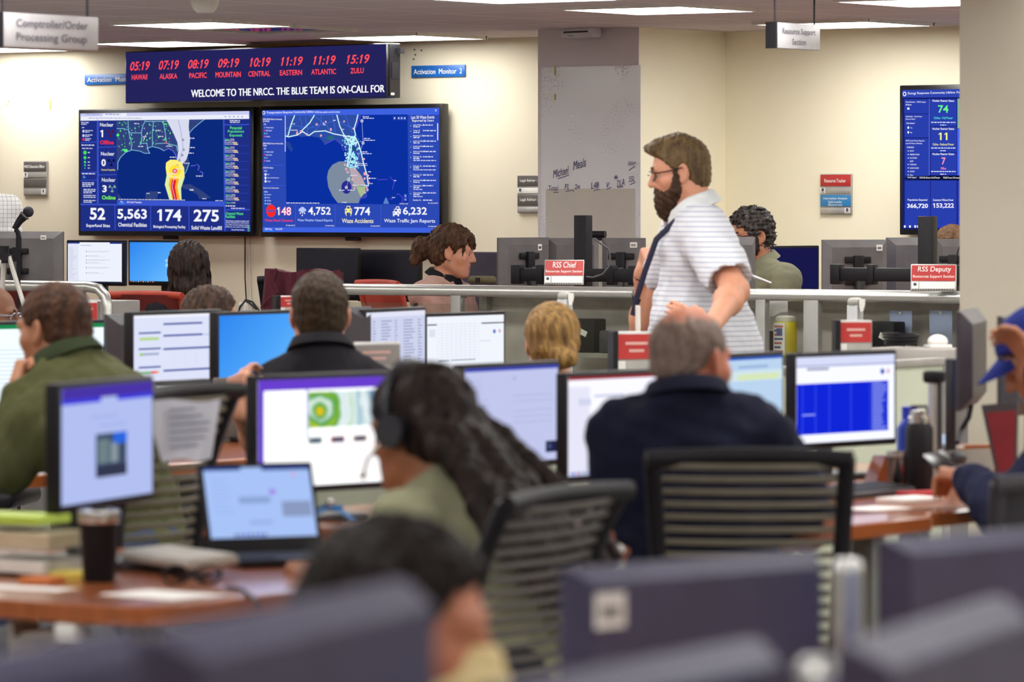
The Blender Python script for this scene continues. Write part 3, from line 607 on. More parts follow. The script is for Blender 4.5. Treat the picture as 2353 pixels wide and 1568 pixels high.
# find its right end on the turned line
ux = Vector((math.cos(yb_), math.sin(yb_), 0)); k_ = (889 - CXP) / FPX
L_ = (k_ * c.y - c.x) / (ux.x - k_ * ux.y); mid = c + ux * (L_ / 2); bh = 119 / s0
t = thing('clock_board', 'long dark LED board with red world clocks and a white welcome line', 'display board', (mid.x, mid.y, CAMZ + (HOR - 178.5) / s0), yb_)
b = MB(); b.box((0, .05, 0), (L_, .1, bh), 0, bev=.004); b.box((L_ / 2 + .004, .05, 0), (.012, .075, bh * .96), 0); b.build('casing', BLKG, t)
b = MB(); b.box((L_ / 2 + .012, .05, .0), (.006, .05, bh * .3), 0); b.build('side_panel', BLK, t, 0)
b = MB(); b.box((L_ / 2 + .02, .08, bh * .36), (.03, .03, .03), 0); b.build('side_clip', BLK, t, 0)
b = MB(); b.box((L_ / 2 + .012, .03, -bh * .43), (.006, .02, .012)); b.build('side_label', WHT, t, 0)
b = MB()
for x in (-L_ * .3, L_ * .3): b.box((x, .2, 0), (.05, .2, bh * .6))
b.build('wall_bracket', BLK, t, 0)
# two crops of the photo (320 px wide each, scale 7.353 from 280,90 and 600,90), one continuous frame of pixels
cv = Canvas(L_ - .012, bh - .012, [(290, 121), (886, 101), (888, 226), (290, 237)])
cv.rect(0, 0, 1000, 400, emi('25235c'), 0)
e_led = emi('ff4a50', 1.25)
lx = lambda x: 280 + x / 7.353
ly = lambda y: 90 + y / 7.353
rx = lambda x: 600 + x / 7.353
cl = [('05:19', lx(152), lx(500), ly(375), ly(530)), ('07:19', lx(660), lx(1012), ly(357), ly(515)), ('08:19', lx(1172), lx(1528), ly(342), ly(498)), ('09:19', lx(1690), lx(2050), ly(325), ly(482)), ('10:19', lx(2232), rx(228), ly(310), ly(468)), ('11:19', rx(402), rx(762), ly(297), ly(450)), ('11:19', rx(938), rx(1302), ly(280), ly(434)), ('15:19', rx(1482), rx(1850), ly(262), ly(420))]
for tx, x0, x1, y0, y1 in cl: cv.text(tx, x0, y0 + 1, x1, y1 + 1, e_led, 2, .012, .28, -1.6)
ct = [('HAWAII', lx(180), lx(456), ly(598), ly(690)), ('ALASKA', lx(674), lx(984), ly(585), ly(676)), ('PACIFIC', lx(1192), lx(1494), ly(570), ly(664)), ('MOUNTAIN', lx(1648), lx(2076), ly(556), ly(650)), ('CENTRAL', lx(2205), rx(220), ly(543), ly(636)), ('EASTERN', rx(383), rx(750), ly(526), ly(620)), ('ATLANTIC', rx(903), rx(1308), ly(512), ly(606)), ('ZULU', rx(1542), rx(1757), ly(496), ly(590))]
for tx, x0, x1, y0, y1 in ct: cv.text(tx, x0, y0 + .8, x1, y1 + .8, e_led, 2, .012, 0, -1.2)
cv.text('WELCOME TO THE NRCC. THE BLUE TEAM IS ON-CALL FOR', lx(1228), ly(868), rx(2090), ly(996), emi('f8faff', 1.2), 2, .016, 0, -10)
cv.build('display', t, (0, -.001, 0))

# cords hanging below the screens
b = MB(); b.tube([ON(563, 540, NW - .03), ON(563, 640, NW - .03), ON(566, 690, NW - .03)], .004, 6)
b.tube([ON(563, 690, NW - .03), ON(575, 698, NW - .06), ON(590, 712, NW - .06)], .006, 6); b.tube([ON(563, 692, NW - .03), ON(552, 704, NW - .06), ON(548, 720, NW - .06)], .006, 6)
b.tube([ON(566, 690, NW - .03), ON(580, 694, NW - .06), ON(596, 715, NW - .06)], .006, 6)
tag(b.build('hanging_cable', BLK), 'thin black cord hanging down the wall between the two screens', 'cord')
b = MB(); b.tube([ON(574, 545, NW - .02), ON(577, 640, NW - .02), ON(579, 690, NW - .02)], .002, 6)
tag(b.build('data_cable', mat('grey_cable', '8f8a84', .6)), 'thin grey cable hanging beside the black cord', 'cord')
c = ON(565, 708, NW - .02); b = MB(); b.box((0, 0, 0), (.07, .04, .06), bev=.006); b.box((.0, -.022, 0), (.04, .006, .03))
tag(b.build('wall_outlet', WHT), 'white wall outlet with black cords below the left screen', 'outlet', loc=c, yaw=YU)

# ---------------------------------------------------------------- wall signs
SBLUE = mat('sign_blue', '1a5fae', .35); SGREY = mat('sign_dark_grey', '55504e', .4); SRED = mat('sign_red', 'b8302e', .35); SALU = mat('sign_aluminium', 'b5b2ae', .35, metal=.5)
SW = mat('sign_white_letters', 'f2f0ea', .6); SB2 = mat('sign_teal_blue', '2d7fb8', .35); SEALM = mat('seal_blue', '39415e', .6)
def blue_sign(x0, x1, yt, yb, txt, label, frac=1.):
    c, w_, h_ = plate(x0, x1, yt, yb, NW - .012)
    t = thing('wall_sign', label, 'sign', c, YU); b = MB(); b.box((0, .005, 0), (w_, .012, h_), bev=.002); b.build('plate', SBLUE, t)
    cv = Canvas(w_, h_); cv.text(txt, .05, .3, .05 + .9 * frac, .74, SW, 1, .004); cv.build('lettering', t, (0, -.002, 0))
blue_sign(194, 330, 170, 194, 'Activation  Monitor  1', 'blue Activation Monitor sign running behind the clock board', 1)
blue_sign(945, 1068, 150, 177, 'Activation  Monitor  2', 'blue Activation Monitor 2 sign right of the clock board')
def plaque(x0, x1, yt, yb, strips, label, n_=NW - .012, wfull=None):
    c, w_, h_ = plate(x0, x1, yt, yb, n_)
    t = thing('name_plaque', label, 'sign', c, YU); b = MB(); b.box((0, .004, 0), (w_, .012, h_), bev=.002); b.build('holder', SALU, t)
    for k, (a, e, m, lines, seal) in enumerate(strips):
        b = MB(); b.box((0, -.004, h_ * (.5 - (a + e) / 2)), (w_ * .96, .006, h_ * (e - a) * .94), bev=.0015)
        p = b.build('insert' if lines else 'name_strip', m, t)
        if lines:
            cv = Canvas(w_, h_)
            for tx, u0, v0, u1, v1 in lines: cv.text(tx, u0, v0, u1, v1, SW, 1, .004)
            cv.build('lettering', p, (0, -.0075, 0))
        if seal is not None:
            cv = Canvas(w_, h_); cv.rect(seal, a + .01, seal + .17, e - .01, WHT, 1); cv.disc(seal + .085, (a + e) / 2 - .02, .04, SEALM, 2, .04); cv.rect(seal + .03, e - .05, seal + .14, e - .035, SGREY, 2)
            cv.build('seal', p, (0, -.0075, 0))
plaque(55, 108, 370, 450, [(.02, .3, SGREY, [('NRCS Executive Officer', .06, .12, .94, .2)], None), (.32, .48, SALU, None, .03), (.52, .76, SGREY, [('', 0, 0, 1, 1)], None), (.8, .97, SALU, None, .8)], 'grey NRCS Executive Officer plaque on the wall left of the screens')
plaque(1189, 1262, 403, 490, [(.0, .3, SGREY, [('Legal Adviser - A', .11, .1, .74, .19)], None), (.33, .48, WHT, None, .03), (.51, .81, SGREY, [('Legal Adviser - F', .11, .6, .74, .7)], None), (.83, .98, SALU, None, None)], 'stacked grey Legal Adviser plaques cut off by the grey column')
plaque(1885, 1957, 400, 493, [(.01, .31, SRED, [('Resource Tracker', .16, .12, .84, .21)], None), (.33, .49, SALU, None, .02), (.51, .81, SB2, [('Information Analysis', .12, .575, .88, .645), ('Unit Leader', .28, .66, .72, .72), ('(Resources)', .28, .735, .72, .80)], None), (.83, .98, SALU, None, .8)], 'red and blue Resource Tracker plaque on the right wall')

# ---------------------------------------------------------------- hanging signs
HG = mat('hanging_sign_grey', 'aeabae', .45, metal=.15); HT = mat('hanging_sign_letters', '5d5962', .5); HTL = mat('worn_letters', 'cfcccf', .5)
def hang_sign(x0, x1, yt, yb, s, yaw, lines, label, rods):
    w_ = (x1 - x0) / s / math.cos(yaw); h_ = (yb - yt) / s; c = P((x0 + x1) / 2, (yt + yb) / 2, s)
    t = thing('hanging_sign', label, 'sign', c, yaw)
    b = MB(); b.box((0, .02, 0), (w_, .04, h_), bev=.003); b.build('panel', HG, t)
    b = MB(); b.box((-w_ / 2 - .004, .02, 0), (.012, .05, h_ * 1.02)); b.build('end_cap', BLK, t, 0)
    for r_ in rods:
        b = MB(); b.cyl((r_ * w_, .02, h_ / 2), (r_ * w_, .02, CEIL - c.z), .004, 8); b.build('hanging_rod', BLK, t)
    cv = Canvas(w_, h_)
    for tx, u0, v0, u1, v1, sl, m in lines: cv.text(tx, u0, v0, u1, v1, m, 1, .012, 0, sl)
    cv.build('lettering', t, (0, -.002, 0))
hang_sign(20, 214, 34, 112, 720, R(55), [('Comptroller/Order', .14, .16, .88, .47, 0, HT), ('Processing Group', .14, .56, .87, .87, 0, HT)], 'hanging Comptroller Order Processing Group sign at the upper left', (-.45, .43))
hang_sign(1779, 1890, 54, 113, 560, R(55), [('Resource Support', .13, .2, .88, .5, 0, HT), ('Section', .35, .6, .66, .84, 0, HT)], 'hanging Resource Support Section sign at the upper right', (-.44, .46))
# ---------------------------------------------------------------- screens on desks
def paint_bars(cv, rows, m, L=2):
    for (x0, y0, x1, y1) in rows: cv.rect(x0, y0, x1, y1, m, L)
def base_at(c, z=DESK): return Vector((c.x, c.y, z))
STANDM = mat('monitor_stand_dark', '2b2a2e', .4)
def monitor(label, box, w_, h_, draw, yaw=None, z=DESK, tilt=0., stand=True, bez=.012, group=None, casing=BLK):
    x0, x1, yt, yb = box; s = (yb - yt) / h_
    if yaw is None: yaw = math.acos(min(.98, (x1 - x0 - 5) / (s * w_)))
    c = P((x0 + x1) / 2, (yt + yb) / 2, s); zc = c.z - z
    t = thing('monitor', label, 'monitor', base_at(c, z), yaw, group)
    b = MB(); b.box((0, .016, 0), (w_, .032, h_), bev=.005); b.box((0, .04, 0), (w_ * .62, .04, h_ * .6), bev=.01)
    k = b.build('casing', casing, t); k.location = (0, 0, zc); k.rotation_euler = (tilt, 0, 0)
    cv = Canvas(w_ - 2 * bez, h_ - 2.4 * bez); draw(cv); d = cv.build('display', t, (0, -.001, zc + .2 * bez), (tilt, 0, 0))
    if stand and zc > 0:
        b = MB(); b.box((0, .075, (zc) / 2), (.05, .025, zc), bev=.008); b.build('stand_neck', STANDM, t)
        b = MB(); b.box((0, .06, .008), (.22, .18, .014), bev=.006); b.build('stand_base', STANDM, t)
    return t
wdoc, wlav, wpale = emi('f6f8ff', 1.1), emi('c9cff3'), emi('dbe6f8')
tx_g, tx_b, tx_d = emi('aab4cf'), emi('5b67a8'), emi('3c4358')
def d_doc(cv):
    cv.rect(0, 0, 1, 1, emi('dfe4fb'), 0); cv.rect(0, 0, 1, .03, emi('f4f5ff'), 1)
    for y, a, e in ((.1, .33, .78), (.24, .33, .78), (.4, .33, .97), (.66, .33, .97)): cv.rect(a, y, e, y + .025, tx_b, 2)
    cv.rect(.78, .25, .97, .26, tx_g, 2)
    for y in (.2, .39, .61, .8): cv.rect(.05, y, .3, y + .022, tx_b, 2)
    cv.rect(.06, .265, .28, .3, emi('b6d98c'), 2); cv.rect(.06, .45, .28, .48, tx_g, 2); cv.disc(.075, .465, .02, emi('9fcf60'), 3)
    cv.rect(.06, .67, .19, .7, emi('8fc08a'), 2); cv.rect(.19, .67, .25, .7, emi('f0647a'), 2); cv.rect(.25, .67, .28, .7, emi('f0b070'), 2)
    for i in range(4): cv.line([(.45 + .13 * i, .46), (.45 + .13 * i, .62)], .004, emi('ccd3ee'), 2)
    cv.disc(.95, .13, .012, tx_b, 2)
_w = {}
def win_mat():
    if 'w' in _w: return _w['w']
    m = bpy.data.materials.new('glow_blue_desktop'); n, l = nodes_of(m); n.remove(n['Principled BSDF'])
    tc = n.new('ShaderNodeTexCoord'); sp = n.new('ShaderNodeSeparateXYZ'); l.new(tc.outputs['Generated'], sp.inputs[0])
    cr = n.new('ShaderNodeValToRGB'); ad = n.new('ShaderNodeMath'); ad.operation = 'MULTIPLY_ADD'; ad.inputs[1].default_value = -.75
    l.new(sp.outputs['Z'], ad.inputs[0]); l.new(sp.outputs['X'], ad.inputs[2])
    mr = n.new('ShaderNodeMapRange'); mr.inputs[1].default_value = -.75; mr.inputs[2].default_value = 1; l.new(ad.outputs[0], mr.inputs[0])
    r = cr.color_ramp; r.elements[0].position = 0; r.elements[0].color = lin('2f86f0') + (1,); r.elements[1].position = 1; r.elements[1].color = lin('79c4ff') + (1,)
    e = r.elements.new(.5); e.color = lin('4fa6fb') + (1,)
    l.new(mr.outputs[0], cr.inputs[0]); em = n.new('ShaderNodeEmission'); l.new(cr.outputs[0], em.inputs[0]); l.new(em.outputs[0], n['Material Output'].inputs[0])
    m.cycles.emission_sampling = 'NONE'; _w['w'] = m; return m
def d_win(cv):
    cv.rect(0, 0, 1, 1, win_mat(), 0); cv.rect(0, .965, 1, 1, emi('12202e'), 1)
    for i in range(10): cv.disc(.03 + .045 * i, .982, .012, emi(('e85040', 'f0c040', '50a0f0', 'e0e0f0')[i % 4]), 2, .01)
def d_win_logo(cv):
    d_win(cv)
    k = emi('9fd4ff')
    for a in ((.66, .4, .74, .5), (.75, .385, .86, .5), (.66, .51, .74, .61), (.75, .51, .86, .625)): cv.poly([(a[0], a[1] + .02), (a[2], a[1]), (a[2], a[3]), (a[0], a[3] - .01)], k, 1)
    cv.poly([(.86, .45), (0, .1), (0, .3), (.86, .5)], emi('5fb0ff'), 1) if False else None
def d_list(cv):
    cv.rect(0, 0, 1, 1, emi('eef2ff'), 0); cv.rect(0, 0, .22, .035, emi('26348c'), 1); cv.rect(.78, 0, 1, .035, emi('26348c'), 1); cv.rect(0, .97, 1, 1, emi('26344c'), 1)
    cv.rect(0, .04, .2, .97, emi('e2e6f6'), 1)
    for i in range(20): cv.rect(.03, .14 + .04 * i, .03 + random.uniform(.05, .14), .148 + .04 * i, tx_g, 2)
    for i, y in enumerate((.23, .34, .44, .51, .63, .76)): cv.disc(.35, y, .008, tx_d, 2, .014); cv.rect(.38, y - .012, .78 - .2 * (i % 2), y - .002, emi('b8c0d6'), 2); cv.rect(.38, y + .01, .7, y + .018, emi('d0d6e6'), 2)
    cv.rect(.24, .07, .44, .085, tx_g, 2)
def d_sheet(cv):
    cv.rect(0, 0, 1, 1, emi('cfd4ef'), 0); cv.rect(0, 0, 1, .07, emi('e4e6f8'), 1)
    for c_, wd in ((.1, .06), (.24, .2), (.47, .05), (.62, .2), (.87, .08)):
        for i in range(18): cv.rect(c_, .12 + .042 * i, c_ + wd * random.uniform(.5, 1), .134 + .042 * i, emi('8d93b6'), 2)
def d_page(cv):
    cv.rect(0, 0, 1, 1, emi('f2f7ff'), 0); cv.rect(0, .115, .12, .135, tx_d, 2); cv.rect(.7, .115, 1, .135, tx_d, 2); cv.rect(.93, .118, .97, .13, emi('c05070'), 3)
    for i in range(10): cv.line([(.13 + .06 * i, .1), (.13 + .06 * i, .7)], .003, emi('cfdcec'), 1)
    for i in range(14): cv.rect(.14, .12 + .042 * i, .66, .126 + .042 * i, emi('d5dfee'), 1)
    for i in range(6): cv.rect(.02, .2 + .02 * i, .1, .208 + .02 * i, emi('b6c2d6'), 2)
    cv.disc(.87, .26, .02, emi('6f86c0'), 2, .034); cv.disc(.94, .255, .018, emi('e0b8c8'), 2, .03); cv.rect(.68, .4, .82, .408, emi('b6c2d6'), 2)
    cv.rect(.14, .68, .28, .695, emi('7d8698'), 2); cv.rect(.3, .68, .62, .695, emi('8d96a8'), 2)
def d_outlook(cv):
    cv.rect(0, 0, 1, 1, emi('c3c8ee'), 0); cv.rect(0, 0, 1, .035, emi('3a46b4'), 1)
    for i in range(16): cv.rect(.05, .13 + .05 * i, .05 + random.uniform(.08, .3), .138 + .05 * i, emi('a6acd8'), 2)
    for y in (.3, .36, .46, .52, .58): cv.rect(.5, y, .93, y + .008, emi('aab0da'), 2)
    cv.disc(.52, .12, .015, emi('a0a8d8'), 2); cv.rect(.86, .8, .99, .92, emi('20254a'), 2); cv.rect(.88, .83, .92, .88, emi('48507a'), 3)
def d_redtop(cv):
    cv.rect(0, 0, 1, 1, emi('f3f2ff', 1.1), 0); cv.rect(0, 0, 1, .03, emi('9a1a2a'), 1); cv.rect(.0, .1, .2, .97, emi('e9e8fb'), 1)
    for x in (.1, .14, .18): cv.rect(x, .22, x + .025, .29, emi('c6cbe8'), 2)
    cv.rect(.24, .19, .52, .21, emi('bcc2dc'), 2)
    for i in range(8): cv.rect(.03 + .05 * i, .965, .055 + .05 * i, .985, emi(('3050c0', 'c03040', '30a060', '8030b0')[i % 4]), 3)
    cv.rect(0, .955, 1, 1, emi('c8ccf0'), 2)
def d_pale(cv):
    cv.rect(0, 0, 1, 1, emi('bcd6f2'), 0); cv.rect(0, 0, 1, .03, emi('2a5cc0'), 1); cv.rect(0, .16, 1, .28, emi('d3e6ec'), 1); cv.rect(.4, .2, .95, .27, emi('d8e8b8'), 2); cv.rect(.4, .1, .8, .13, emi('9ab4dc'), 2)
def d_dash(cv):
    cv.rect(0, 0, 1, 1, emi('f1f3ff', 1.1), 0); cv.rect(0, .1, 1, .115, emi('8791c6'), 1); cv.rect(.0, 0, 1, .1, emi('d9defa'), 1); cv.rect(0, .31, .93, .9, emi('1026d8'), 1)
    for x in (.05, .18, .32, .54): cv.rect(x, .31, x + .012, .9, emi('3146ee'), 2)
    cv.rect(.73, .31, .93, .9, emi('2138d6'), 2)
    for i in range(22): cv.rect(.76, .325 + .026 * i, .76 + random.uniform(.1, .16), .338 + .026 * i, emi('8f9cf6'), 3)
    cv.rect(.1, .13, .32, .155, emi('8088a8'), 2); cv.disc(.87, .2, .022, emi('3b58b8'), 2, .034); cv.disc(.93, .2, .018, emi('e4b8c4'), 2, .03)
    cv.rect(.05, .66, .18, .68, emi('8f9cf6'), 3); cv.disc(.94, .62, .016, e_wht, 3, .03)
def d_storm(cv):
    cv.rect(0, 0, 1, 1, emi('ffffff', 1.25), 0); cv.rect(0, 0, 1, .1, emi('6a3fd0'), 1); cv.rect(0, 0, .04, 1, emi('6238c8'), 1); cv.rect(0, .88, 1, 1, emi('ffffff', 1.25), 1); cv.rect(.345, .1, .36, .56, emi('b7bcf2'), 1)
    m = bpy.data.materials.new('glow_storm_picture'); n, l = nodes_of(m); n.remove(n['Principled BSDF'])
    tc = n.new('ShaderNodeTexCoord'); wv = n.new('ShaderNodeTexWave'); wv.wave_type = 'RINGS'; wv.rings_direction = 'Y'; wv.inputs['Scale'].default_value = 6; wv.inputs['Distortion'].default_value = 7; wv.inputs['Detail'].default_value = 3
    mp = n.new('ShaderNodeMapping'); mp.inputs['Location'].default_value = (.025, 0, -.045); l.new(tc.outputs['Object'], mp.inputs[0]); l.new(mp.outputs[0], wv.inputs['Vector'])
    ln = n.new('ShaderNodeVectorMath'); ln.operation = 'LENGTH'; l.new(mp.outputs[0], ln.inputs[0])
    cr = n.new('ShaderNodeValToRGB'); r = cr.color_ramp; mr = n.new('ShaderNodeMath'); mr.operation = 'MULTIPLY_ADD'; mr.inputs[1].default_value = .045; l.new(wv.outputs['Fac'], mr.inputs[0])
    sc = n.new('ShaderNodeMath'); sc.operation = 'MULTIPLY'; sc.inputs[1].default_value = 3.6; l.new(ln.outputs['Value'], sc.inputs[0])
    wb = n.new('ShaderNodeMath'); wb.operation = 'MULTIPLY_ADD'; wb.inputs[1].default_value = .3; l.new(wv.outputs['Fac'], wb.inputs[0]); l.new(sc.outputs[0], wb.inputs[2])
    r.elements[0].position = .08; r.elements[0].color = lin('e8c020') + (1,); r.elements[1].position = 1; r.elements[1].color = lin('5a7fae') + (1,)
    for p_, c_ in ((.16, '9cc43a'), (.3, '2f9a3c'), (.42, 'd8eedd'), (.56, 'e8f2f6'), (.72, 'b8d6dc')): e = r.elements.new(p_); e.color = lin(c_) + (1,)
    l.new(wb.outputs[0], cr.inputs[0]); em = n.new('ShaderNodeEmission'); l.new(cr.outputs[0], em.inputs[0]); l.new(em.outputs[0], n['Material Output'].inputs[0])
    m.cycles.emission_sampling = 'NONE'
    cv.rect(.36, .125, .97, .46, m, 2)
    for i, c_ in enumerate(('7d8f8a', '8a5060', '9a8078', 'a8c088')): cv.rect(.36 + .165 * i, .55, .46 + .165 * i, .61, emi(c_), 2); cv.rect(.385 + .165 * i, .56, .44 + .165 * i, .6, emi('58607a'), 3)
def d_photo(cv):
    cv.rect(0, 0, 1, 1, emi('b3c0f2'), 0); cv.rect(0, 0, 1, .1, emi('4a35a8'), 1); cv.rect(0, .1, .42, .14, emi('3f3fe0'), 1); cv.rect(.6, .1, 1, .14, emi('3f3fe0'), 1)
    cv.rect(.36, .42, .7, .8, emi('42506a'), 2); cv.rect(.55, .42, .7, .52, emi('2a68e0'), 3); cv.rect(.38, .47, .5, .68, emi('6f8288'), 3); cv.rect(.52, .5, .6, .68, emi('8a98a0'), 3); cv.rect(.36, .7, .7, .8, emi('343850'), 3)
    cv.rect(.3, .26, .6, .28, emi('a4b2ea'), 2); cv.rect(.4, .34, .7, .36, emi('a4b2ea'), 2)
def d_green(cv):
    cv.rect(0, 0, 1, 1, emi('eefaff', 1.1), 0); cv.rect(0, 0, 1, .05, emi('1f8a50'), 1)
    for i in range(9): cv.rect(.1, .3 + .05 * i, .1 + random.uniform(.2, .7), .31 + .05 * i, emi('cfdcf0'), 2)
    for x, y, c_ in ((.45, .32, '4a70d8'), (.5, .42, 'e8c040'), (.4, .6, '70b850'), (.3, .55, '80c8a0'), (.88, .25, '5878c0')): cv.disc(x, y, .025, emi(c_), 3, .04)
def d_dark(cv): cv.rect(0, 0, 1, 1, mat('dark_screen', '15151f', .35), 0)
def d_navy(cv): cv.rect(0, 0, 1, 1, emi('18184a'), 0)

# middle rows, left to right
monitor('monitor with a green-topped page behind the man in olive at the left', (-30, 252, 737, 945), .52, .30, d_green)
monitor('monitor with a white report of dark bars and a red and green meter', (312, 504, 714, 925), .50, .295, d_doc)
monitor('monitor with a plain bright blue desktop left of the man in black', (505, 708, 714, 925), .50, .295, d_win)
monitor('monitor with a lavender spreadsheet between the man in black and the blond bun', (840, 979, 708, 892), .47, .27, d_sheet)
monitor('monitor with a pale page and grid, beside the blond woman', (976, 1164, 718, 884), .47, .25, d_page)
monitor('monitor with a purple header and a swirling green storm picture', (590, 912, 858, 1130), .47, .285, d_storm)
monitor('lavender monitor right of the woman wearing the headset', (1061, 1291, 833, 1078), .46, .285, d_outlook)
monitor('white monitor with a dark red top bar left of the bald man', (1294, 1560, 852, 1102), .46, .285, d_redtop)
monitor('pale blue monitor just right of the bald head', (1610, 1813, 812, 1030), .46, .27, d_pale)
monitor('monitor with a solid blue dashboard right of the bald man', (1812, 2075, 808, 1028), .46, .265, d_dash)
monitor('narrow oblique monitor showing a small building picture, behind the tumbler', (158, 336, 872, 1166), .50, .27, d_photo)
monitor('laptop-sized screen with a teal strip just above the empty slatted chair', (350, 482, 874, 1002), .30, .17, lambda cv: (cv.rect(0, 0, 1, 1, emi('cfe6ea'), 0), cv.rect(0, .04, 1, .09, emi('2f7a6a'), 1)))
# far row by the wall
monitor('white monitor with a list, below the left wall screen', (150, 286, 552, 657), .40, .245, d_list, yaw=YU)
monitor('bright blue monitor in front of the long-haired woman', (293, 428, 552, 657), .40, .245, d_win_logo, yaw=YU)
def d_dark(cv): cv.rect(0, 0, 1, 1, mat('dark_screen', '15151f', .35), 0)
def d_navy(cv): cv.rect(0, 0, 1, 1, emi('18184a'), 0)
def d_icon(cv): cv.rect(0, 0, 1, 1, emi('2a50d0'), 0); cv.rect(0, 0, .9, .3, emi('d83030'), 1)
monitor('left one of two dark blank monitors below the right wall screen', (672, 829, 570, 690), .40, .27, d_dark, yaw=YU)
monitor('right one of two dark blank monitors below the right wall screen', (826, 958, 574, 694), .40, .27, d_dark, yaw=YU)
monitor('dark navy monitor behind the man in the grey-green shirt', (1755, 1890, 565, 700), .40, .28, d_navy)
monitor('small red and blue screen peeking out beside the man with grey curls', (1715, 1784, 561, 606), .2, .1, d_icon, yaw=YU)

# backs of monitors
LBL = mat('asset_label', 'e9e6e2', .6)
def rear_monitor(label, x0, x1, yt, s, h_, w_=None, yaw=None, z=DESK, sticker=None, vesa=True, shell=SHELL, roll=0., stand=False, group=None, bulge=.03, k=.035):
    wd = (x1 - x0) / s
    if yaw is None: yaw = R(0)
    w_ = w_ or wd / math.cos(yaw)
    c = P((x0 + x1) / 2, yt, s); zc = c.z - h_ / 2 - z
    t = thing('monitor', label, 'monitor', base_at(c, z), yaw, group)
    b = MB()      # rear is the -y side: thin rim, sloping shoulders, flat middle
    hw, hh = w_ / 2, h_ / 2
    ring = lambda x, y, d: [(-x, d, -y), (x, d, -y), (x, d, y), (-x, d, y)]
    vs = ring(hw, hh, .012) + ring(hw, hh, 0) + ring(hw - k, hh - k, -bulge)
    fs = [(0, 1, 2, 3)] + [(a + i, a + (i + 1) % 4, a + 4 + (i + 1) % 4, a + 4 + i) for a in (0, 4) for i in range(4)] + [(8, 9, 10, 11)]
    b.add(vs, fs); k_ = b.build('shell', shell, t, 30); k_.location = (0, 0, zc); k_.rotation_euler = (0, roll, 0)
    cv = Canvas(w_ - .02, h_ - .02); cv.rect(0, 0, 1, 1, emi('6a7ab8', .8), 0); cv.build('display', t, (0, .0135, zc), (0, roll, math.pi))
    if sticker:
        b = MB(); b.box((0, 0, 0), (sticker[2], .002, sticker[3])); p = b.build('asset_label', LBL, t, 0); p.location = (sticker[0] * w_, -bulge - .002, zc + sticker[1] * h_)
        b = MB()
        for i in range(5): b.box((-sticker[2] * .3 + sticker[2] * .14 * i, -.0015, -sticker[3] * .05), (sticker[2] * (.05 + .03 * (i % 2)), .001, sticker[3] * .4))
        b.build('barcode', BLK, p, 0)
    if vesa:
        b = MB(); q = .05
        b.box((0, -bulge - .012, zc), (.045, .024, .14), bev=.004); b.box((0, -bulge - .006, zc + q), (.13, .012, .03), bev=.004); b.box((0, -bulge - .006, zc - q), (.13, .012, .03), bev=.004)
        p = b.build('mount_plate', BLK, t)
    if stand:
        b = MB(); b.box((0, -.06, zc / 2), (.07, .03, zc), bev=.01); b.build('stand_neck', SILV, t); b = MB(); b.box((0, -.05, .008), (.24, .2, .016), bev=.006); b.build('stand_base', SILV, t)
    else:
        b = MB(); b.box((0, .05 if not vesa else -.06, zc / 2), (.04, .03, zc), bev=.006); b.build('stand_neck', STANDM, t)
    return t
rear_monitor('grey monitor back with a black mount behind the microphone', -50, 150, 532, 455, .30, yaw=R(-30), sticker=(.31, .4, .035, .022), z=.74)
rear_monitor('first grey monitor back right of the woman in pink, with a sticker', 1146, 1262, 546, 482, .275, yaw=R(46), sticker=(.22, .33, .026, .03), z=.74)
rear_monitor('middle grey monitor back, behind the black post and the RSS Chief sign', 1258, 1376, 547, 478, .275, yaw=R(20), vesa=False, z=.74)
rear_monitor('grey monitor back with a barcode sticker beside the standing man', 1384, 1482, 547, 482, .275, yaw=R(-20), sticker=(.28, .38, .036, .026), z=.74)
rear_monitor('grey monitor edge in front of the man with grey curls', 1660, 1737, 545, 520, .28, yaw=R(30), vesa=False, z=.74)
rear_monitor('grey monitor back with sticker left of the RSS Deputy sign', 1888, 2040, 551, 500, .285, yaw=R(20), sticker=(.34, .37, .03, .028), z=.74)
rear_monitor('grey monitor back partly behind the tall black post of the RSS Deputy desk', 2036, 2150, 546, 496, .285, yaw=R(15), vesa=False, z=.74)
rear_monitor('grey monitor back touching the big pillar', 2152, 2235, 549, 504, .285, yaw=R(-15), vesa=True, z=.74)
rear_monitor('dark monitor back between the man in olive and the report monitor', 248, 322, 722, 690, .26, yaw=R(50), vesa=False, z=.74, shell=DKG)
rear_monitor('dark monitor back to the right of the man in black', 796, 852, 705, 690, .26, yaw=R(50), vesa=False, z=.74, shell=DKG)
rear_monitor('tall dark monitor seen almost edge on in front of the big pillar', 2187, 2266, 712, 830, .27, w_=.5, yaw=R(79), vesa=False, shell=mat('dark_brown_shell', '3f393a', .5), z=.74)
rear_monitor('dark monitor back behind the man with the blue cap', 2290, 2420, 725, 850, .27, yaw=R(55), vesa=False, shell=DKG, z=.74)

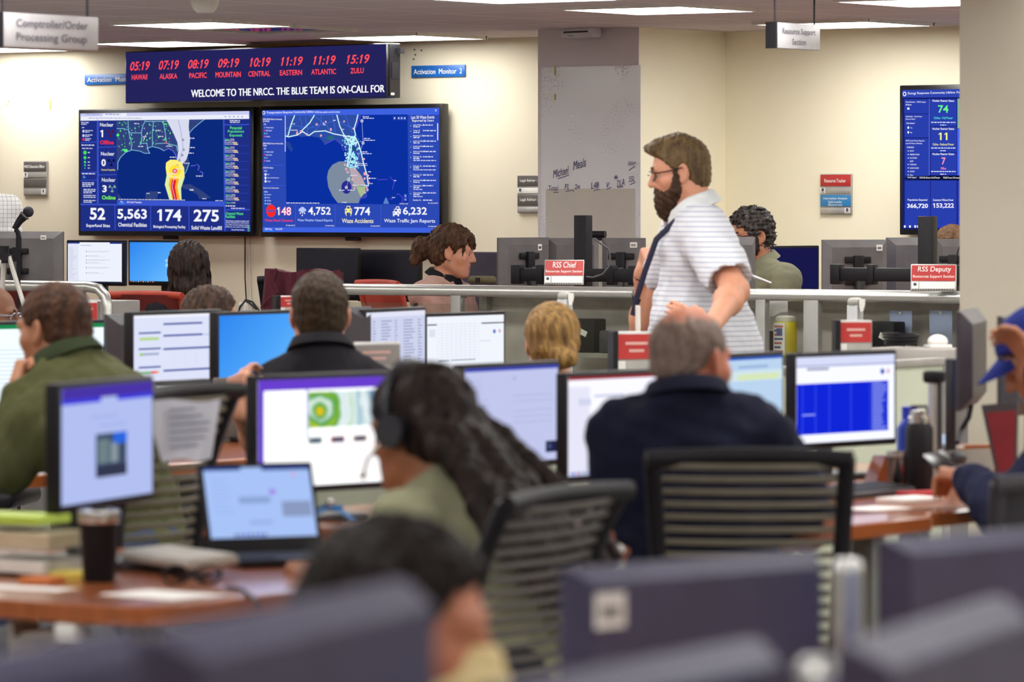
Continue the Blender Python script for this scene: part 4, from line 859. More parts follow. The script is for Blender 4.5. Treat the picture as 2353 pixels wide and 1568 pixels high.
# ---------------------------------------------------------------- desk mounts behind the rail, ledge, rail, glass
def mount_post(label, x0, x1, yt, s, arms):
    c = P((x0 + x1) / 2, yt, s); t = thing('monitor_mount', label, 'monitor mount', base_at(c), YU)
    wd = (x1 - x0) / s * .78; H = c.z - DESK
    b = MB(); b.box((0, 0, H / 2), (wd, wd * .8, H), bev=.004); b.build('post', BLK, t)
    b = MB(); b.box((0, 0, .01), (.24, .2, .02), bev=.004); b.build('base_plate', BLK, t)
    z = CAMZ + (HOR - 632) / s - DESK
    for sx, L1 in arms:
        b = MB(); b.box((sx * (L1 / 2 + wd / 2), -.045, z), (L1, .035, .06), bev=.008); b.box((sx * (L1 * .52 + wd / 2), -.045, z), (.035, .05, .09), bev=.006); b.box((sx * (L1 + wd / 2 - .02), -.045, z), (.05, .05, .09), bev=.006)
        b.build('arm', BLK, t)
    b = MB(); b.cyl((0, -.05, z), (0, -.09, z), .024, 10); b.build('clamp_knob', BLK, t)
    return t
m1 = mount_post('tall square black monitor post beside the RSS Chief sign', 1318, 1362, 495, 501, ((-1, .32), (1, .3)))
m2 = mount_post('tall square black monitor post beside the RSS Deputy sign', 2108, 2155, 497, 523, ((-1, .42), (1, .15)))
c = P(1376, 539, 480.5); t = thing('webcam', 'black webcam on top of the monitor right of the tall post', 'webcam', c, R(-25))
b = MB(); b.cyl((-.034, 0, 0), (.034, 0, 0), .017, 14); b.build('body', BLK, t); b = MB(); b.box((0, .01, -.02), (.03, .03, .02), bev=.004); b.build('clip', BLK, t)
b = MB(); pts = [P(x, y, 506) for x, y in ((1366, 548), (1378, 558), (1398, 572), (1402, 590), (1400, 612), (1385, 630), (1362, 638), (1346, 636))]; b.tube(pts, .0045, 8)
tag(b.build('webcam_cable', mat('cable_dark_grey', '48464a', .5)), 'looping cable of the webcam hanging behind the monitors', 'cable')
b = MB(); pts = [P(x, y, 535) for x, y in ((2208, 560), (2200, 580), (2196, 600), (2180, 612))]; b.tube(pts, .003, 8)
tag(b.build('monitor_cable', BLK), 'thin black cable curving down behind the monitors near the big pillar', 'cable')

RN, RZ = 16.78, 1.11
def un_ray(px, n): a = (px - CXP) / FPX; Y = n / (a * math.sin(TH) + math.cos(TH)); v = Vector((a * Y, Y, 0)); return v.dot(U)
uL, uR0, uR1 = un_ray(205, RN), un_ray(742, RN), -8.3
t = thing('hand_rail', 'left silver tube rail that bends down beside the red chairs', 'rail', UN(uL, RN, 0), YU)
b = MB(); b.tube([(-4, 0, RZ - .005), (-1, 0, RZ - .005), (0, 0, RZ - .005), (.06, 0, RZ - .015), (.1, 0, RZ - .05), (.115, 0, RZ - .1), (.118, 0, RZ - .22)], .026, 14); b.build('tube', SILV, t)
b = MB(); b.box((.118, 0, (RZ - .22) / 2), (.05, .05, RZ - .22), bev=.005); b.build('post', SILV, t)
b = MB(); b.box((-1.6, 0, .5), (3.2, .02, .95)); b.build('panel', mat('grey_laminate', '7f7a78', .5), t, 0)
b = MB(); b.box((-.28, -.03, RZ - .06), (.07, .06, .07), bev=.02); b.build('rail_bracket', mat('rail_bracket_grey', 'a8a7a2', .4), t)
t = thing('hand_rail', 'long silver tube rail running behind the standing man', 'rail', UN(uR0, RN, 0), YU)
Lr = uR1 - uR0
b = MB(); b.tube([(0, 0, RZ), (Lr * .5, 0, RZ), (Lr, 0, RZ)], .026, 16); b.build('tube', SILV, t)
postx = [un_ray(x, RN) - uR0 for x in (1052, 1752, 1868)]
for x, wd in ((.06, .05), (postx[0], .055), (postx[1], .05), (postx[2], .075), (Lr - .1, .05)):
    b = MB(); b.box((x, 0, (RZ - .02) / 2), (wd, .04, RZ - .02), bev=.004); b.build('post', mat('rail_post_grey', '8f8e8a', .4, metal=.4), t)
GL = glass('partition_glass', 'f2f4f0', .04, .12)
for a, e in ((.1, postx[0] - .04), (postx[0] + .04, postx[1] - .04), (postx[1] + .04, postx[2] - .05), (postx[2] + .05, Lr - .14)):
    b = MB(); b.box(((a + e) / 2, 0, .62), (e - a, .006, .86)); b.build('glass_panel', GL, t, 0)
    b = MB(); b.box(((a + e) / 2, 0, .1), (e - a, .03, .17)); b.build('kick_panel', DKG, t, 0)
LEDGE = mat('ledge_grey', '9b9691', .45)
t = thing('counter_ledge', 'grey counter ledge behind the long rail carrying the red RSS signs', 'counter', UN(un_ray(980, RN) + .1, RN + .2, 0), YU)
Lc = 3.9; b = MB(); b.box((Lc / 2, 0, 1.115), (Lc, .2, .03), bev=.006); b.build('top', LEDGE, t)
b = MB(); b.box((Lc / 2, .09, .55), (Lc, .03, 1.1)); b.build('back_panel', mat('ledge_panel_grey', 'd2cac4', .5), t, 0)
for x in (.05, 1.3, 2.6, Lc - .05): b = MB(); b.box((x, .06, .55), (.04, .05, 1.1)); b.build('support', LEDGE, t, 0)
# post caps clipped on the rail with white hooks
def rail_post(label, px, yt, s, ):
    c = P(px, yt, s); t = thing('partition_post', label, 'post', base_at(c, 0), YU)
    b = MB(); b.box((0, 0, (c.z - .03) / 2), (.05, .05, c.z - .03), bev=.004); b.build('shaft', mat('post_grey', 'b9babb', .4, metal=.3), t)
    b = MB(); b.box((0, 0, c.z - .02), (.056, .056, .04), bev=.018, seg=4); b.build('cap', mat('post_cap_grey', 'a3a29a', .4), t)
    b = MB(); b.prism([(.03, -.005), (.055, -.005), (.055, -.03), (.046, -.055), (.036, -.055), (.03, -.03)], -.02, -.012); p = b.build('hook', WHT, t, 0); p.location = (.0, 0, c.z)
    return t
rail_post('grey capped post with a white hook under the RSS Chief sign', 1298, 671, 545)
rail_post('grey capped post with a white hook left of the RSS Deputy sign', 1965, 684, 575)
# red tent signs
def desk_sign(label, x0, x1, yt, yb, s, yaw, face, lines, foot=True, z0=None, lean=.35, serif=None):
    w_ = (x1 - x0) / s / math.cos(yaw); h_ = (yb - yt) / s
    c = P((x0 + x1) / 2, yb, s); t = thing('desk_sign', label, 'sign', c, yaw)
    b = MB(); b.box((0, .0, h_ * .5), (w_, .012, h_), bev=.003); p0 = b.build('backing', SALU, t); p0.rotation_euler = (-lean, 0, 0)
    b = MB(); b.box((0, h_ * .42, h_ * .36), (w_ * .9, .006, h_ * .7)); q = b.build('prop', BLK, t, 0); q.rotation_euler = (.1, 0, 0)
    cv = Canvas(w_ * .96, h_); cv.rect(0, .05, 1, .64, face, 1)
    for tx, u0, v0, u1, v1 in lines: cv.text(tx, u0, v0, u1, v1, SW, 2, .006, .1)
    cv.rect(0, .67, .16, .93, WHT, 1); cv.disc(.08, .77, .04, SEALM, 2, .06); cv.rect(.18, .67, .99, .93, WHT, 1)
    for i in range(16): cv.rect(.02 + .06 * i, .955, .05 + .06 * i, .985, BLK, 2)
    k = cv.build('insert', t, (0, -.0065 * math.cos(lean), h_ / 2 * math.cos(lean)), (-lean, 0, 0)); k.location = (0, math.sin(lean) * h_ / 2 - .0075, math.cos(lean) * h_ / 2 + .002)
    return t
desk_sign('red RSS Chief sign standing on the counter ledge', 1250, 1341, 596, 655, 514, R(-8), SRED, [('RSS Chief', .2, .1, .82, .33), ('Resources Support Section', .02, .42, .98, .55)], lean=.25)
desk_sign('red RSS Deputy sign standing on the counter ledge', 2093, 2197, 606, 669, 548, R(-8), SRED, [('RSS Deputy', .14, .1, .9, .35), ('Resources Support Section', .03, .42, .97, .55)], lean=.25)
def pole_sign(label, x0, x1, yt, yb, s, yaw, face, foot_z=DESK, lines=()):
    w_ = (x1 - x0) / s / math.cos(yaw) * .92; h_ = (yb - yt) / s; c = P((x0 + x1) / 2, (yt + yb) / 2, s)
    t = thing('desk_sign', label, 'sign', base_at(c, foot_z), yaw); zc = c.z - foot_z
    b = MB(); b.box((0, .015, zc), (w_, .03, h_), bev=.004); b.build('holder', SALU, t)
    b = MB(); b.box((-w_ / 2 - .008, .01, zc), (.018, .05, h_ * 1.02)); b.build('end_cap', BLK, t, 0)
    b = MB(); b.box((0, .025, (zc - h_ / 2) / 2), (.03, .012, zc - h_ / 2 + .02)); b.box((0, .02, .004), (.1, .08, .008)); b.build('support', SALU, t, 0)
    cv = Canvas(w_ * .94, h_ * .94); cv.rect(0, .04, 1, .72, face, 1); cv.rect(0, .76, 1, .98, SALU, 1); cv.rect(0, .76, .2, .98, WHT, 2)
    for tx, u0, v0, u1, v1 in lines: cv.text(tx, u0, v0, u1, v1, SW, 2, .006)
    if not lines:
        for i, (a, e) in enumerate(((.2, .8), (.3, .7))): cv.rect(a, .25 + .2 * i, e, .33 + .2 * i, mat('faded_lettering', 'd9a8a0', .6), 2)
    cv.build('insert', t, (0, -.002, zc)); return t
pole_sign('red desk sign left of the bald head', 1412, 1512, 762, 852, 690, R(20), SRED)
pole_sign('red desk sign under the right rail post', 1925, 2008, 736, 808, 700, R(10), SRED)
pole_sign('small red desk sign behind the man in olive, under the bent rail', 172, 226, 692, 752, 640, R(20), SRED, foot_z=0)
pole_sign('small red desk sign left of the dark-haired man in black', 640, 700, 680, 716, 620, R(20), SRED, foot_z=0)
pole_sign('grey desk sign right of the man in black', 803, 925, 787, 862, 790, R(35), mat('sign_warm_grey', '8a8280', .5))

# ---------------------------------------------------------------- desks
def wood(key, a, b_):
    m = mat(key, a, .28, var=.2, scale=2.5, col2=b_, stretch=(14, 1.5, 6), coat=.5); return m
WOOD = wood('cherry_wood', '8e4a22', 'a85c2c')
def desk(label, u0, u1, n0, n1, z=DESK, corner=.1, legs=True):
    t = thing('desk', label, 'desk', UN((u0 + u1) / 2, (n0 + n1) / 2, 0), YU)
    w_, d_ = u1 - u0, n1 - n0; poly = []
    for cx_, cy_, a0 in ((w_ / 2 - corner, -d_ / 2 + corner, -90), (w_ / 2 - corner, d_ / 2 - corner, 0), (-w_ / 2 + corner, d_ / 2 - corner, 90), (-w_ / 2 + corner, -d_ / 2 + corner, 180)):
        for k in range(7): q = R(a0 + 15 * k); poly.append((cx_ + corner * math.cos(q), cy_ + corner * math.sin(q)))
    k = len(poly); vs = [(x, y, z - .035) for x, y in poly] + [(x, y, z - .004) for x, y in poly] + [(x * (1 - .008 / w_), y * (1 - .008 / d_), z) for x, y in poly]
    fs = [tuple(range(k))[::-1], tuple(range(2 * k, 3 * k))] + [(a + i, a + (i + 1) % k, a + k + (i + 1) % k, a + k + i) for a in (0, k) for i in range(k)]
    b = MB(); b.add(vs, fs); b.build('worktop', WOOD, t, 30)
    b = MB(); b.box((0, 0, z - .06), (w_ - .16, .05, .05)); b.build('cross_beam', DKG, t, 0)
    LEGM = mat('desk_leg_grey', '9d9f98', .45, metal=.3)
    for x, y in ((-1, -1), (-1, 1), (1, -1), (1, 1)):
        b = MB(); b.box((x * (w_ / 2 - .12), y * (d_ / 2 - .14), (z - .035) / 2), (.06, .06, z - .037), bev=.006); b.build('leg', LEGM, t)
    return t
desk('front cherry wood desk with the laptop and the black tumbler', -7.0, -5.485, 6.634, 7.78)
desk('cherry wood desk of the bald man', -6.95, -5.55, 8.55, 9.75, corner=.05)
desk('cherry wood desk with bottles and a phone, before the man in the cap', -6.95, -5.6, 9.78, 11.6, corner=.05)
desk('cherry wood desk of the man in olive', -10.6, -8.45, 8.9, 10.3, corner=.05)
desk('cherry wood desk before the man in black', -10.0, -8.5, 10.33, 11.9, corner=.05)
desk('cherry wood desk before the blond woman', -10.0, -8.75, 11.93, 13.3, corner=.05)
t = thing('privacy_screen', 'pale green-grey privacy panel running behind the middle desks', 'partition', UN(-7.45, 9.6, 0), YU)
PAN = mat('panel_green_grey', 'b4b9a4', .6, var=.03)
for k, (a, e) in enumerate(((0, 1.15), (1.17, 2.3), (2.32, 3.5))): b = MB(); b.box((0, (a + e) / 2, .487), (.03, e - a, .974), bev=.004); b.build('panel', PAN, t)
b = MB(); b.box((0, 1.75, .985), (.045, 3.5, .025), bev=.006); b.build('top_rail', SALU, t)
for y in (0, 1.16, 2.31, 3.5): b = MB(); b.box((0, y, .487), (.04, .04, .974)); b.build('post', SALU, t, 0)
# far desk by the wall, low cabinet and dark partition
desk('desk of the long-haired woman below the left wall screen', -17.2, -14.75, 18.5, 19.2, corner=.04)
CABM = mat('cabinet_grey', '6e6a68', .5)
c = P(1120, 612, 455); t = thing('partition_screen', 'dark purple-grey office partition right of the woman in pink', 'partition', base_at(c, 0), YU)
b = MB(); b.box((.0, 0, .63), (.55, .05, 1.26), bev=.01); b.build('panel', mat('partition_fabric', '3b3440', .9, bump=.2, bscale=600), t)
b = MB(); b.box((0, -.02, .03), (.5, .3, .05), bev=.01); b.build('foot', DKG, t)
desk('desk of the woman in pink behind the rail', -12.35, -10.9, 17.15, 18.0, corner=.04)
desk('desk of the man with grey curls behind the rail', -10.85, -8.6, 17.15, 18.0, corner=.04)
desk('desk with the blank dark monitors by the wall', -14.7, -13.72, 18.5, 19.2, corner=.04)

# ---------------------------------------------------------------- chairs
def task_chair(label, loc, yaw, frame, slat, top=.98, w_=.47, wt=None, mesh=False, group=None, arms=True, sz=.47, lean=.05):
    """sitter faces +y; the back of the chair is at y = 0"""
    t = thing('office_chair', label, 'chair', loc, yaw, group)
    z0 = sz + .07; H = top - z0; wt = wt or w_
    prof = lambda k: -.05 - lean * k * k + .022 * math.sin(math.pi * k)      # y of the back at height fraction k
    wk = lambda k: (w_ * .86 + (wt - w_ * .86) * k) / 2
    for sx in (-1, 1):
        b = MB(); b.tube([(sx * wk(k), prof(k), z0 + H * k) for k in [i / 8 for i in range(9)]], [(.018, .02)] * 9, 10, flat=(0, 1, 0)); b.build('back_post', frame, t)
    b = MB(); b.tube([(x * (wk(1) + .012), prof(1) - .01 + .02 * (1 - x * x), top - .004 + .006 * (1 - x * x)) for x in [i / 6 - 1 for i in range(13)]], [(.016, .02)] * 13, 10, flat=(0, 1, 0)); b.build('top_bar', frame, t)
    b = MB(); b.tube([(x * wk(0), prof(0) + .02 * (1 - x * x), z0) for x in (-1, -.5, 0, .5, 1)], .014, 8); b.build('lower_bar', frame, t)
    b = MB()
    if mesh:
        n = 14; vs = []; fs = []
        for i in range(n + 1):
            k = i / n
            for j in range(9): x = j / 4 - 1; vs.append((x * wk(k) * .97, prof(k) - .03 * (1 - x * x) + .002, z0 + H * k))
        m_ = len(vs); vs += [(x, y + .005, z) for x, y, z in vs]
        for i in range(n):
            for j in range(8):
                a = i * 9 + j; fs.append((a, a + 1, a + 10, a + 9)); fs.append((m_ + a, m_ + a + 9, m_ + a + 10, m_ + a + 1))
        b.add(vs, fs); b.build('mesh_back', slat, t)
    else:
        ns = int(H / .0265)
        for i in range(ns):
            k = (i + .7) / (ns + .4)
            b.tube([(x * wk(k), prof(k) - .035 * (1 - x * x), z0 + H * k) for x in (-1, -.6, -.2, .2, .6, 1)], [(.0035, .0075)] * 6, 6, flat=(0, 1, 0))
        b.build('slat_panel', slat, t)
    b = MB(); b.box((0, .24, sz), (.48, .46, .07), bev=.03, seg=3); b.build('seat', mat('seat_fabric_black', '232127', .9, bump=.2, bscale=500) if not mesh else slat, t)
    if arms:
        for sx in (-1, 1):
            b = MB(); b.box((sx * .28, .2, sz + .19), (.07, .24, .03), bev=.012); b.box((sx * .28, .2, sz + .08), (.03, .06, .22), bev=.006); b.box((sx * .25, .2, sz - .02), (.1, .06, .03)); b.build('armrest', frame, t)
    b = MB(); b.tube([(0, prof(0), z0), (0, .0, sz - .03), (0, .12, sz - .05)], [(.03, .012)] * 3, 8); b.build('back_bracket', frame, t)
    b = MB(); b.cyl((0, .24, .09), (0, .24, sz - .03), .028, 14); b.build('gas_column', BLK, t)
    for i in range(5):
        q = 2 * math.pi * i / 5 + .3; ex, ey = .29 * math.cos(q), .24 + .29 * math.sin(q)
        b = MB(); b.tube([(0, .24, .1), (ex, ey, .07)], [.022, .014], 8); l_ = b.build('leg', frame, t)
        b = MB(); b.cyl((ex - .012, ey, .028), (ex + .012, ey, .028), .027, 12); b.build('caster', BLK, l_)
    return t
SLAT = mat('chair_slat_lit_taupe', '665e50', .4, var=.15); SLAT2 = mat('chair_slat_lit_grey', '4a4440', .45); SLAT3 = mat('chair_slat_lit_olive', '5f5844', .45); REDM = mat('red_mesh', '6e2018', .8, bump=.3, bscale=900); REDF = mat('red_chair_edge', 'a83a26', .5); REDO = mat('red_orange_mesh', 'a8301a', .7, bump=.2, bscale=700)  # slat tones lightened to carry the ceiling light they catch
g_ = lambda px, s, : Vector(((px - CXP) / s, FPX / s, 0))
task_chair('black slatted chair of the bald man', g_(1722, 1070), R(-3), BLK, SLAT, top=.962, w_=.43, wt=.415, arms=False)
task_chair('black slatted chair of the woman with the headset', g_(1160, 1200), R(63), BLK, SLAT2, top=.945, w_=.5, wt=.5, arms=False, lean=.08)
task_chair('empty black slatted chair with a sheet of paper pinned to its back', g_(322, 1000), R(62), BLK, SLAT3, top=1.072, w_=.37, wt=.38, arms=False, lean=.09)
task_chair('dark grey chair back at the right edge, in front of the man in the cap', g_(2490, 1060), R(14), DKG, DKG, top=.905, w_=.46, arms=False, mesh=True)
task_chair('red mesh chair of the long-haired woman', g_(362, 455), R(-32), REDF, REDM, top=1.045, w_=.44, mesh=True)
task_chair('red mesh chair behind the microphone stand at the left', g_(52, 462), R(-28), REDF, REDM, top=1.075, w_=.44, mesh=True)
task_chair('dark chair draped with a maroon jacket', g_(704, 452), R(-20), BLK, BLK, top=1.12, w_=.42, mesh=True, arms=False)
task_chair('orange red chair of the woman in pink', g_(916, 492), R(-65), REDO, REDO, top=1.13, w_=.46, mesh=True)
# sheet pinned on the empty chair
c = P(418, 972, 1022); b = MB(); vs = []; fs = []
for i in range(9):
    for j in range(7):
        x = (j / 6 - .5) * (.30 - .09 * i / 8); z = .05 - .135 * i / 8; vs.append((x + .01 * i / 8 * 2, -.004 - .01 * math.sin(j * .9) * i / 8, z + .006 * math.sin(j)))
for i in range(8):
    for j in range(6): a = i * 7 + j; fs.append((a, a + 1, a + 8, a + 7))
m_ = len(vs); vs2 = vs + [(x, y + .001, z) for x, y, z in vs]; fs2 = fs + [tuple(m_ + q for q in f[::-1]) for f in fs]
b.add(vs2, fs2); tp = thing('paper_sheet', 'white printed sheet pinned to the back of the empty slatted chair', 'paper', c, R(60)); b.build('sheet', mat('paper_bluish', 'c9ccd8', .8), tp)
cv = Canvas(.22, .11)
for i in range(6): cv.rect(.1, .08 + .15 * i, .55 + .3 * random.random(), .13 + .15 * i, mat('print_grey', '868ba0', .8), 1)
cv.build('print', tp, (.01, -.018, -.012))
# maroon jacket over the chair
def drape(name, label, cat, c, yaw, w_, h_, m, thick=.05, seed=1, skew=.0):
    rr_ = random.Random(seed); b = MB(); vs = []; fs = []; nu, nv = 18, 14
    for i in range(nv + 1):
        v = i / nv
        for j in range(nu + 1):
            u = j / nu * 2 - 1; spread = 1 + .12 * v
            fold = .018 * math.sin(u * 9 + seed) * (.3 + v) + .01 * math.sin(u * 21 + v * 4)
            vs.append((u * w_ / 2 * spread + skew * v, -thick / 2 - fold - .02 * v, h_ * (.0 - v) + .01 * math.sin(u * 5)))
    k = len(vs); vs += [(x, y + thick * (1 if z > -h_ * .05 else .9), z) for x, y, z in vs]
    for i in range(nv):
        for j in range(nu):
            a = i * (nu + 1) + j; fs.append((a, a + 1, a + nu + 2, a + nu + 1)); fs.append((k + a, k + a + nu + 1, k + a + nu + 2, k + a + 1))
    for j in range(nu): fs.append((j, j + k, j + 1 + k, j + 1)); a = nv * (nu + 1) + j; fs.append((a, a + 1, a + 1 + k, a + k))
    for i in range(nv): a = i * (nu + 1); fs.append((a, a + nu + 1, a + nu + 1 + k, a + k)); a += nu; fs.append((a, a + k, a + nu + 1 + k, a + nu + 1))
    b.add(vs, fs); t = thing(name, label, cat, c, yaw); b.build('cloth', m, t); return t, w_, h_
MAR = mat('maroon_cloth', '4f1524', .9, bump=.2, bscale=400)
t, w_, h_ = drape('jacket', 'maroon jacket hung over the chair behind the man in black', 'jacket', P(698, 622, 454.6), R(-20), .40, .36, MAR, .09, 2)
b = MB(); b.tube([(-.13, -.05, .01), (-.14, -.07, -.05), (-.11, -.075, -.11), (-.17, -.08, -.15), (-.2, -.08, -.19)], .006, 6); b.build('seam', MAR, t)
b = MB(); b.tube([(.2, -.05, .0), (.22, -.07, -.1), (.25, -.07, -.2), (.28, -.06, -.3)], .02, 8); b.build('sleeve', MAR, t)
# ---------------------------------------------------------------- nearest row: monitor backs and silver posts
FSH = mat('front_monitor_shell', '46435a', .5, metal=.0, bump=.02, bscale=300, spec=.3)
def front_monitor(label, x0, x1, yt, s, yaw, h_=.28, sticker=None):
    q = .02 * math.sin(R(yaw)) ** 3 * s; w_ = (x1 - x0) / s / math.cos(R(yaw)); x0 -= q; x1 -= q
    t = rear_monitor(label, x0, x1, yt, s, h_, yaw=R(yaw), shell=FSH, sticker=sticker, vesa=False, bulge=.032, k=.02); return t
front_monitor('blurred monitor back in front of the bald man, with a white sticker at its left', 1308, 1902, 1286, 1750, 42, .27, (-.4, .3, .052, .045))
front_monitor('blurred monitor back at the right edge, behind the silver posts', 2026, 2430, 1226, 1700, 45, .27)
front_monitor('blurred dark monitor top in the lower right corner', 1945, 2420, 1424, 2700, 69)
front_monitor('blurred dark monitor top at the bottom, right of the leaning woman', 1170, 1812, 1522, 2700, 61)
front_monitor('large blurred monitor back in front of the leaning woman', 455, 968, 1393, 3000, 70.5)
front_monitor('blurred monitor back in the lower left corner', -250, 290, 1508, 2800, 67)
desk('front desk below the nearest monitors', -2.75, -1.4, 2.2, 4.0)
desk('front desk under the monitor back with the white sticker', -3.75, -2.6, 4.75, 5.9)
def silver_post(label, px, yt, s, r=.022):
    c = P(px, yt, s); t = thing('monitor_post', label, 'post', base_at(c), 0); H = c.z - DESK
    b = MB(); b.lathe([(r, .02), (r, H - .02), (r * .95, H - .008), (r * .7, H - .001), (.001, H)], 20); b.build('shaft', SILV, t)
    b = MB(); b.lathe([(.05, 0), (.05, .015), (r + .006, .022)], 20); b.build('base', BLK, t); return t
silver_post('left one of the two blurred silver posts at the lower right', 1948, 1283, 1640)
silver_post('right one of the two blurred silver posts at the lower right', 2106, 1279, 1640)
silver_post('blurred silver post at the bottom edge between two dark monitor tops', 1893, 1512, 2600, .027)
silver_post('blurred cream post at the bottom edge, far left of a pair', 290, 1492, 2500, .023)
silver_post('blurred bluish silver post at the bottom edge, left of the leaning woman', 512, 1470, 2500, .022)

# ---------------------------------------------------------------- things on the front wood desk
c = PZ(228, 1337, DESK); t = thing('tumbler', 'tall black tumbler with a steel rim on the wood desk', 'tumbler', c); s_ = FPX / c.y
r_ = 47 / s_; h_ = 165 / s_
b = MB(); b.lathe([(r_ * .76, 0), (r_ * .8, .004), (r_ * .97, h_ * .8), (r_, h_ * .82)], 32); b.build('body', mat('tumbler_black', '141318', .5, spec=.2), t)
b = MB(); b.lathe([(r_ * .985, h_ * .82), (r_ * 1.03, h_ * .84), (r_ * 1.03, h_ * .97), (r_, h_), (r_ * .9, h_ * 1.005), (.002, h_ * .99)], 32); b.build('rim', STEEL, t)
b = MB(); b.box((0, -r_ * .3, h_ * 1.01), (.03, .018, .008), bev=.003); b.build('lid_slider', BLK, t)
def laptop(label, c, yaw, w_, d_, draw, open_=R(105), casing=BLK, keys=True, kb=None):
    t = thing('laptop', label, 'laptop', c, yaw)
    b = MB(); b.box((0, -d_ / 2, .009), (w_, d_, .018), bev=.004); b.build('base', casing, t)
    b = MB()
    for i in range(5):
        for j in range(13): b.box((-w_ * .43 + w_ * .072 * j, -d_ * .14 - d_ * .1 * i, .0185), (w_ * .06, d_ * .08, .003))
    b.build('keyboard', mat('laptop_keys', '2c2a30', .5), t, 0)
    b = MB(); b.box((0, -d_ * .82, .0182), (w_ * .32, d_ * .26, .0012)); b.build('touchpad', DKG, t, 0)
    a = open_ - math.pi / 2      # lean back from upright
    lid = MB(); hh = d_ * .98; lid.box((0, .006, hh / 2), (w_, .012, hh), bev=.003); l_ = lid.build('lid', casing, t); l_.location = (0, 0, .016); l_.rotation_euler = (-a, 0, 0)
    cv = Canvas(w_ - .02, hh - .045); draw(cv); k = cv.build('display', l_, (0, -.001, hh / 2 + .012)); return t
def d_lap(cv):
    cv.rect(0, 0, 1, 1, emi('a9c4f8'), 0); cv.rect(0, 0, .35, .04, emi('2c4690'), 1); cv.rect(.55, 0, 1, .05, emi('2c4690'), 1); cv.rect(.3, .42, .6, .52, emi('8ea6d6'), 1); cv.rect(.7, .5, .98, .72, emi('8a9ac0'), 1)
    cv.disc(.62, .36, .025, emi('a078e0'), 2, .04); cv.rect(.62, .34, .66, .38, emi('a078e0'), 2); cv.rect(.38, .76, .6, .82, emi('9ab2ea'), 1); cv.disc(.85, .12, .03, emi('c8b0d8'), 2, .03)
    for i in range(7): cv.rect(.22 + .045 * i, .95, .25 + .045 * i, .985, emi(('30407a', '6a4a90', '3048c0')[i % 3]), 2)
    for i in range(9): cv.rect(.06, .16 + .06 * i, .06 + random.uniform(.1, .2), .17 + .06 * i, emi('94aee6'), 1)
t = thing('lanyard', 'blue ribbon lanyard lying behind the open laptop', 'lanyard', PZ(758, 1196, DESK), 0)
b = MB(); b.tube([(-.045, -.05, .004), (-.03, 0, .02), (-.005, .03, .03), (.03, .01, .02), (.06, -.05, .004)], [(.009, .0015)] * 5, 8, flat=(1, 0, 0)); b.tube([(-.05, .02, .01), (-.01, .03, .03), (.03, .02, .025)], [(.009, .0015)] * 3, 8, flat=(1, 0, 0)); b.build('ribbon', mat('ribbon_blue', '2a6aa8', .6), t)
b = MB(); b.box((.0, .03, .035), (.02, .006, .03), bev=.003); b.build('clip', STEEL, t)
t = thing('laptop', 'grey laptop left of the purple monitor, behind the raised forearm', 'laptop', PZ(528, 1016, DESK), R(235))
b = MB(); b.box((0, -.1, .01), (.30, .2, .02), bev=.004); b.build('base', mat('laptop_grey', '6f6b66', .5), t); b = MB(); b.box((0, -.1, .0215), (.26, .12, .003)); b.build('keyboard', BLK, t, 0)
b = MB(); b.box((0, .006, .1), (.30, .01, .2), bev=.003); k = b.build('lid', mat('laptop_grey', '6f6b66', .5), t); k.location = (0, 0, .018); k.rotation_euler = (-.25, 0, 0)
lc = PZ(612, 1288, DESK); laptop('black laptop with a pale blue page, open on the front wood desk', lc, R(24), .262, .205, d_lap, R(110))
def keyboard(label, c, yaw, w_, d_, m, mk, tilt=.06):
    t = thing('keyboard', label, 'keyboard', c, yaw); b = MB(); b.box((0, 0, .012), (w_, d_, .018), bev=.005); b.build('body', m, t).rotation_euler = (tilt, 0, 0)
    b = MB()
    for i in range(5):
        for j in range(15): b.box((-w_ * .46 + w_ * .0655 * j, d_ * .36 - d_ * .18 * i, .022), (w_ * .055, d_ * .145, .006))
    b.build('keys', mk, t, 0).rotation_euler = (tilt, 0, 0); return t
KG = mat('keyboard_grey', 'a9a49c', .5); KK = mat('key_light_grey', 'bdb8ae', .5)
keyboard('pale grey keyboard propped left of the open laptop', PZ(412, 1296, DESK + .02) , R(-58), .30, .12, KG, KK)
b = MB(); b.box((0, 0, .01), (.2, .1, .02), bev=.006); t = thing('docking_station', 'dark docking box under the pale grey keyboard', 'docking station', PZ(345, 1310, DESK), R(-20)); b.build('body', DKG, t)
b = MB(); b.box((.0, -.0505, .01), (.05, .002, .008)); b.build('port', BLK, t, 0)
ACR = glass('clear_acrylic', 'f4f4f2', .05, .08)
t = thing('letter_tray', 'clear acrylic letter tray full of papers at the left edge of the wood desk', 'letter tray', PZ(75, 1318, DESK), YU)
for z in (.004, .055, .1): b = MB(); b.box((0, 0, z), (.26, .2, .004)); b.build('shelf', ACR, t, 0)
for x in (-.13, .13): b = MB(); b.box((x, 0, .052), (.004, .2, .1)); b.build('side', ACR, t, 0)
def slip(name, label, cat, c, yaw, w_, d_, h_, m, group=None):
    b = MB(); b.box((0, 0, h_ / 2), (w_, d_, h_), bev=min(.002, h_ * .4)); o = b.build(name, m, None, 0); return tag(o, label, cat, group, c, yaw)
tl = t.location
slip('paper_stack', 'stack of beige papers in the upper shelf of the acrylic tray', 'paper', tl + Vector((0, 0, .058)), YU + .1, .2, .16, .03, mat('paper_beige', 'cfc2a4', .8))
slip('paper_stack', 'stack of white papers in the lower shelf of the acrylic tray', 'paper', tl + Vector((0, 0, .0075)), YU - .05, .22, .17, .025, PAPER)
slip('notepad', 'lime green pad lying on the acrylic letter tray', 'notepad', tl + Vector((-.03, .02, .103)), YU + .15, .17, .13, .018, mat('lime_green', 'b6cf4a', .6))
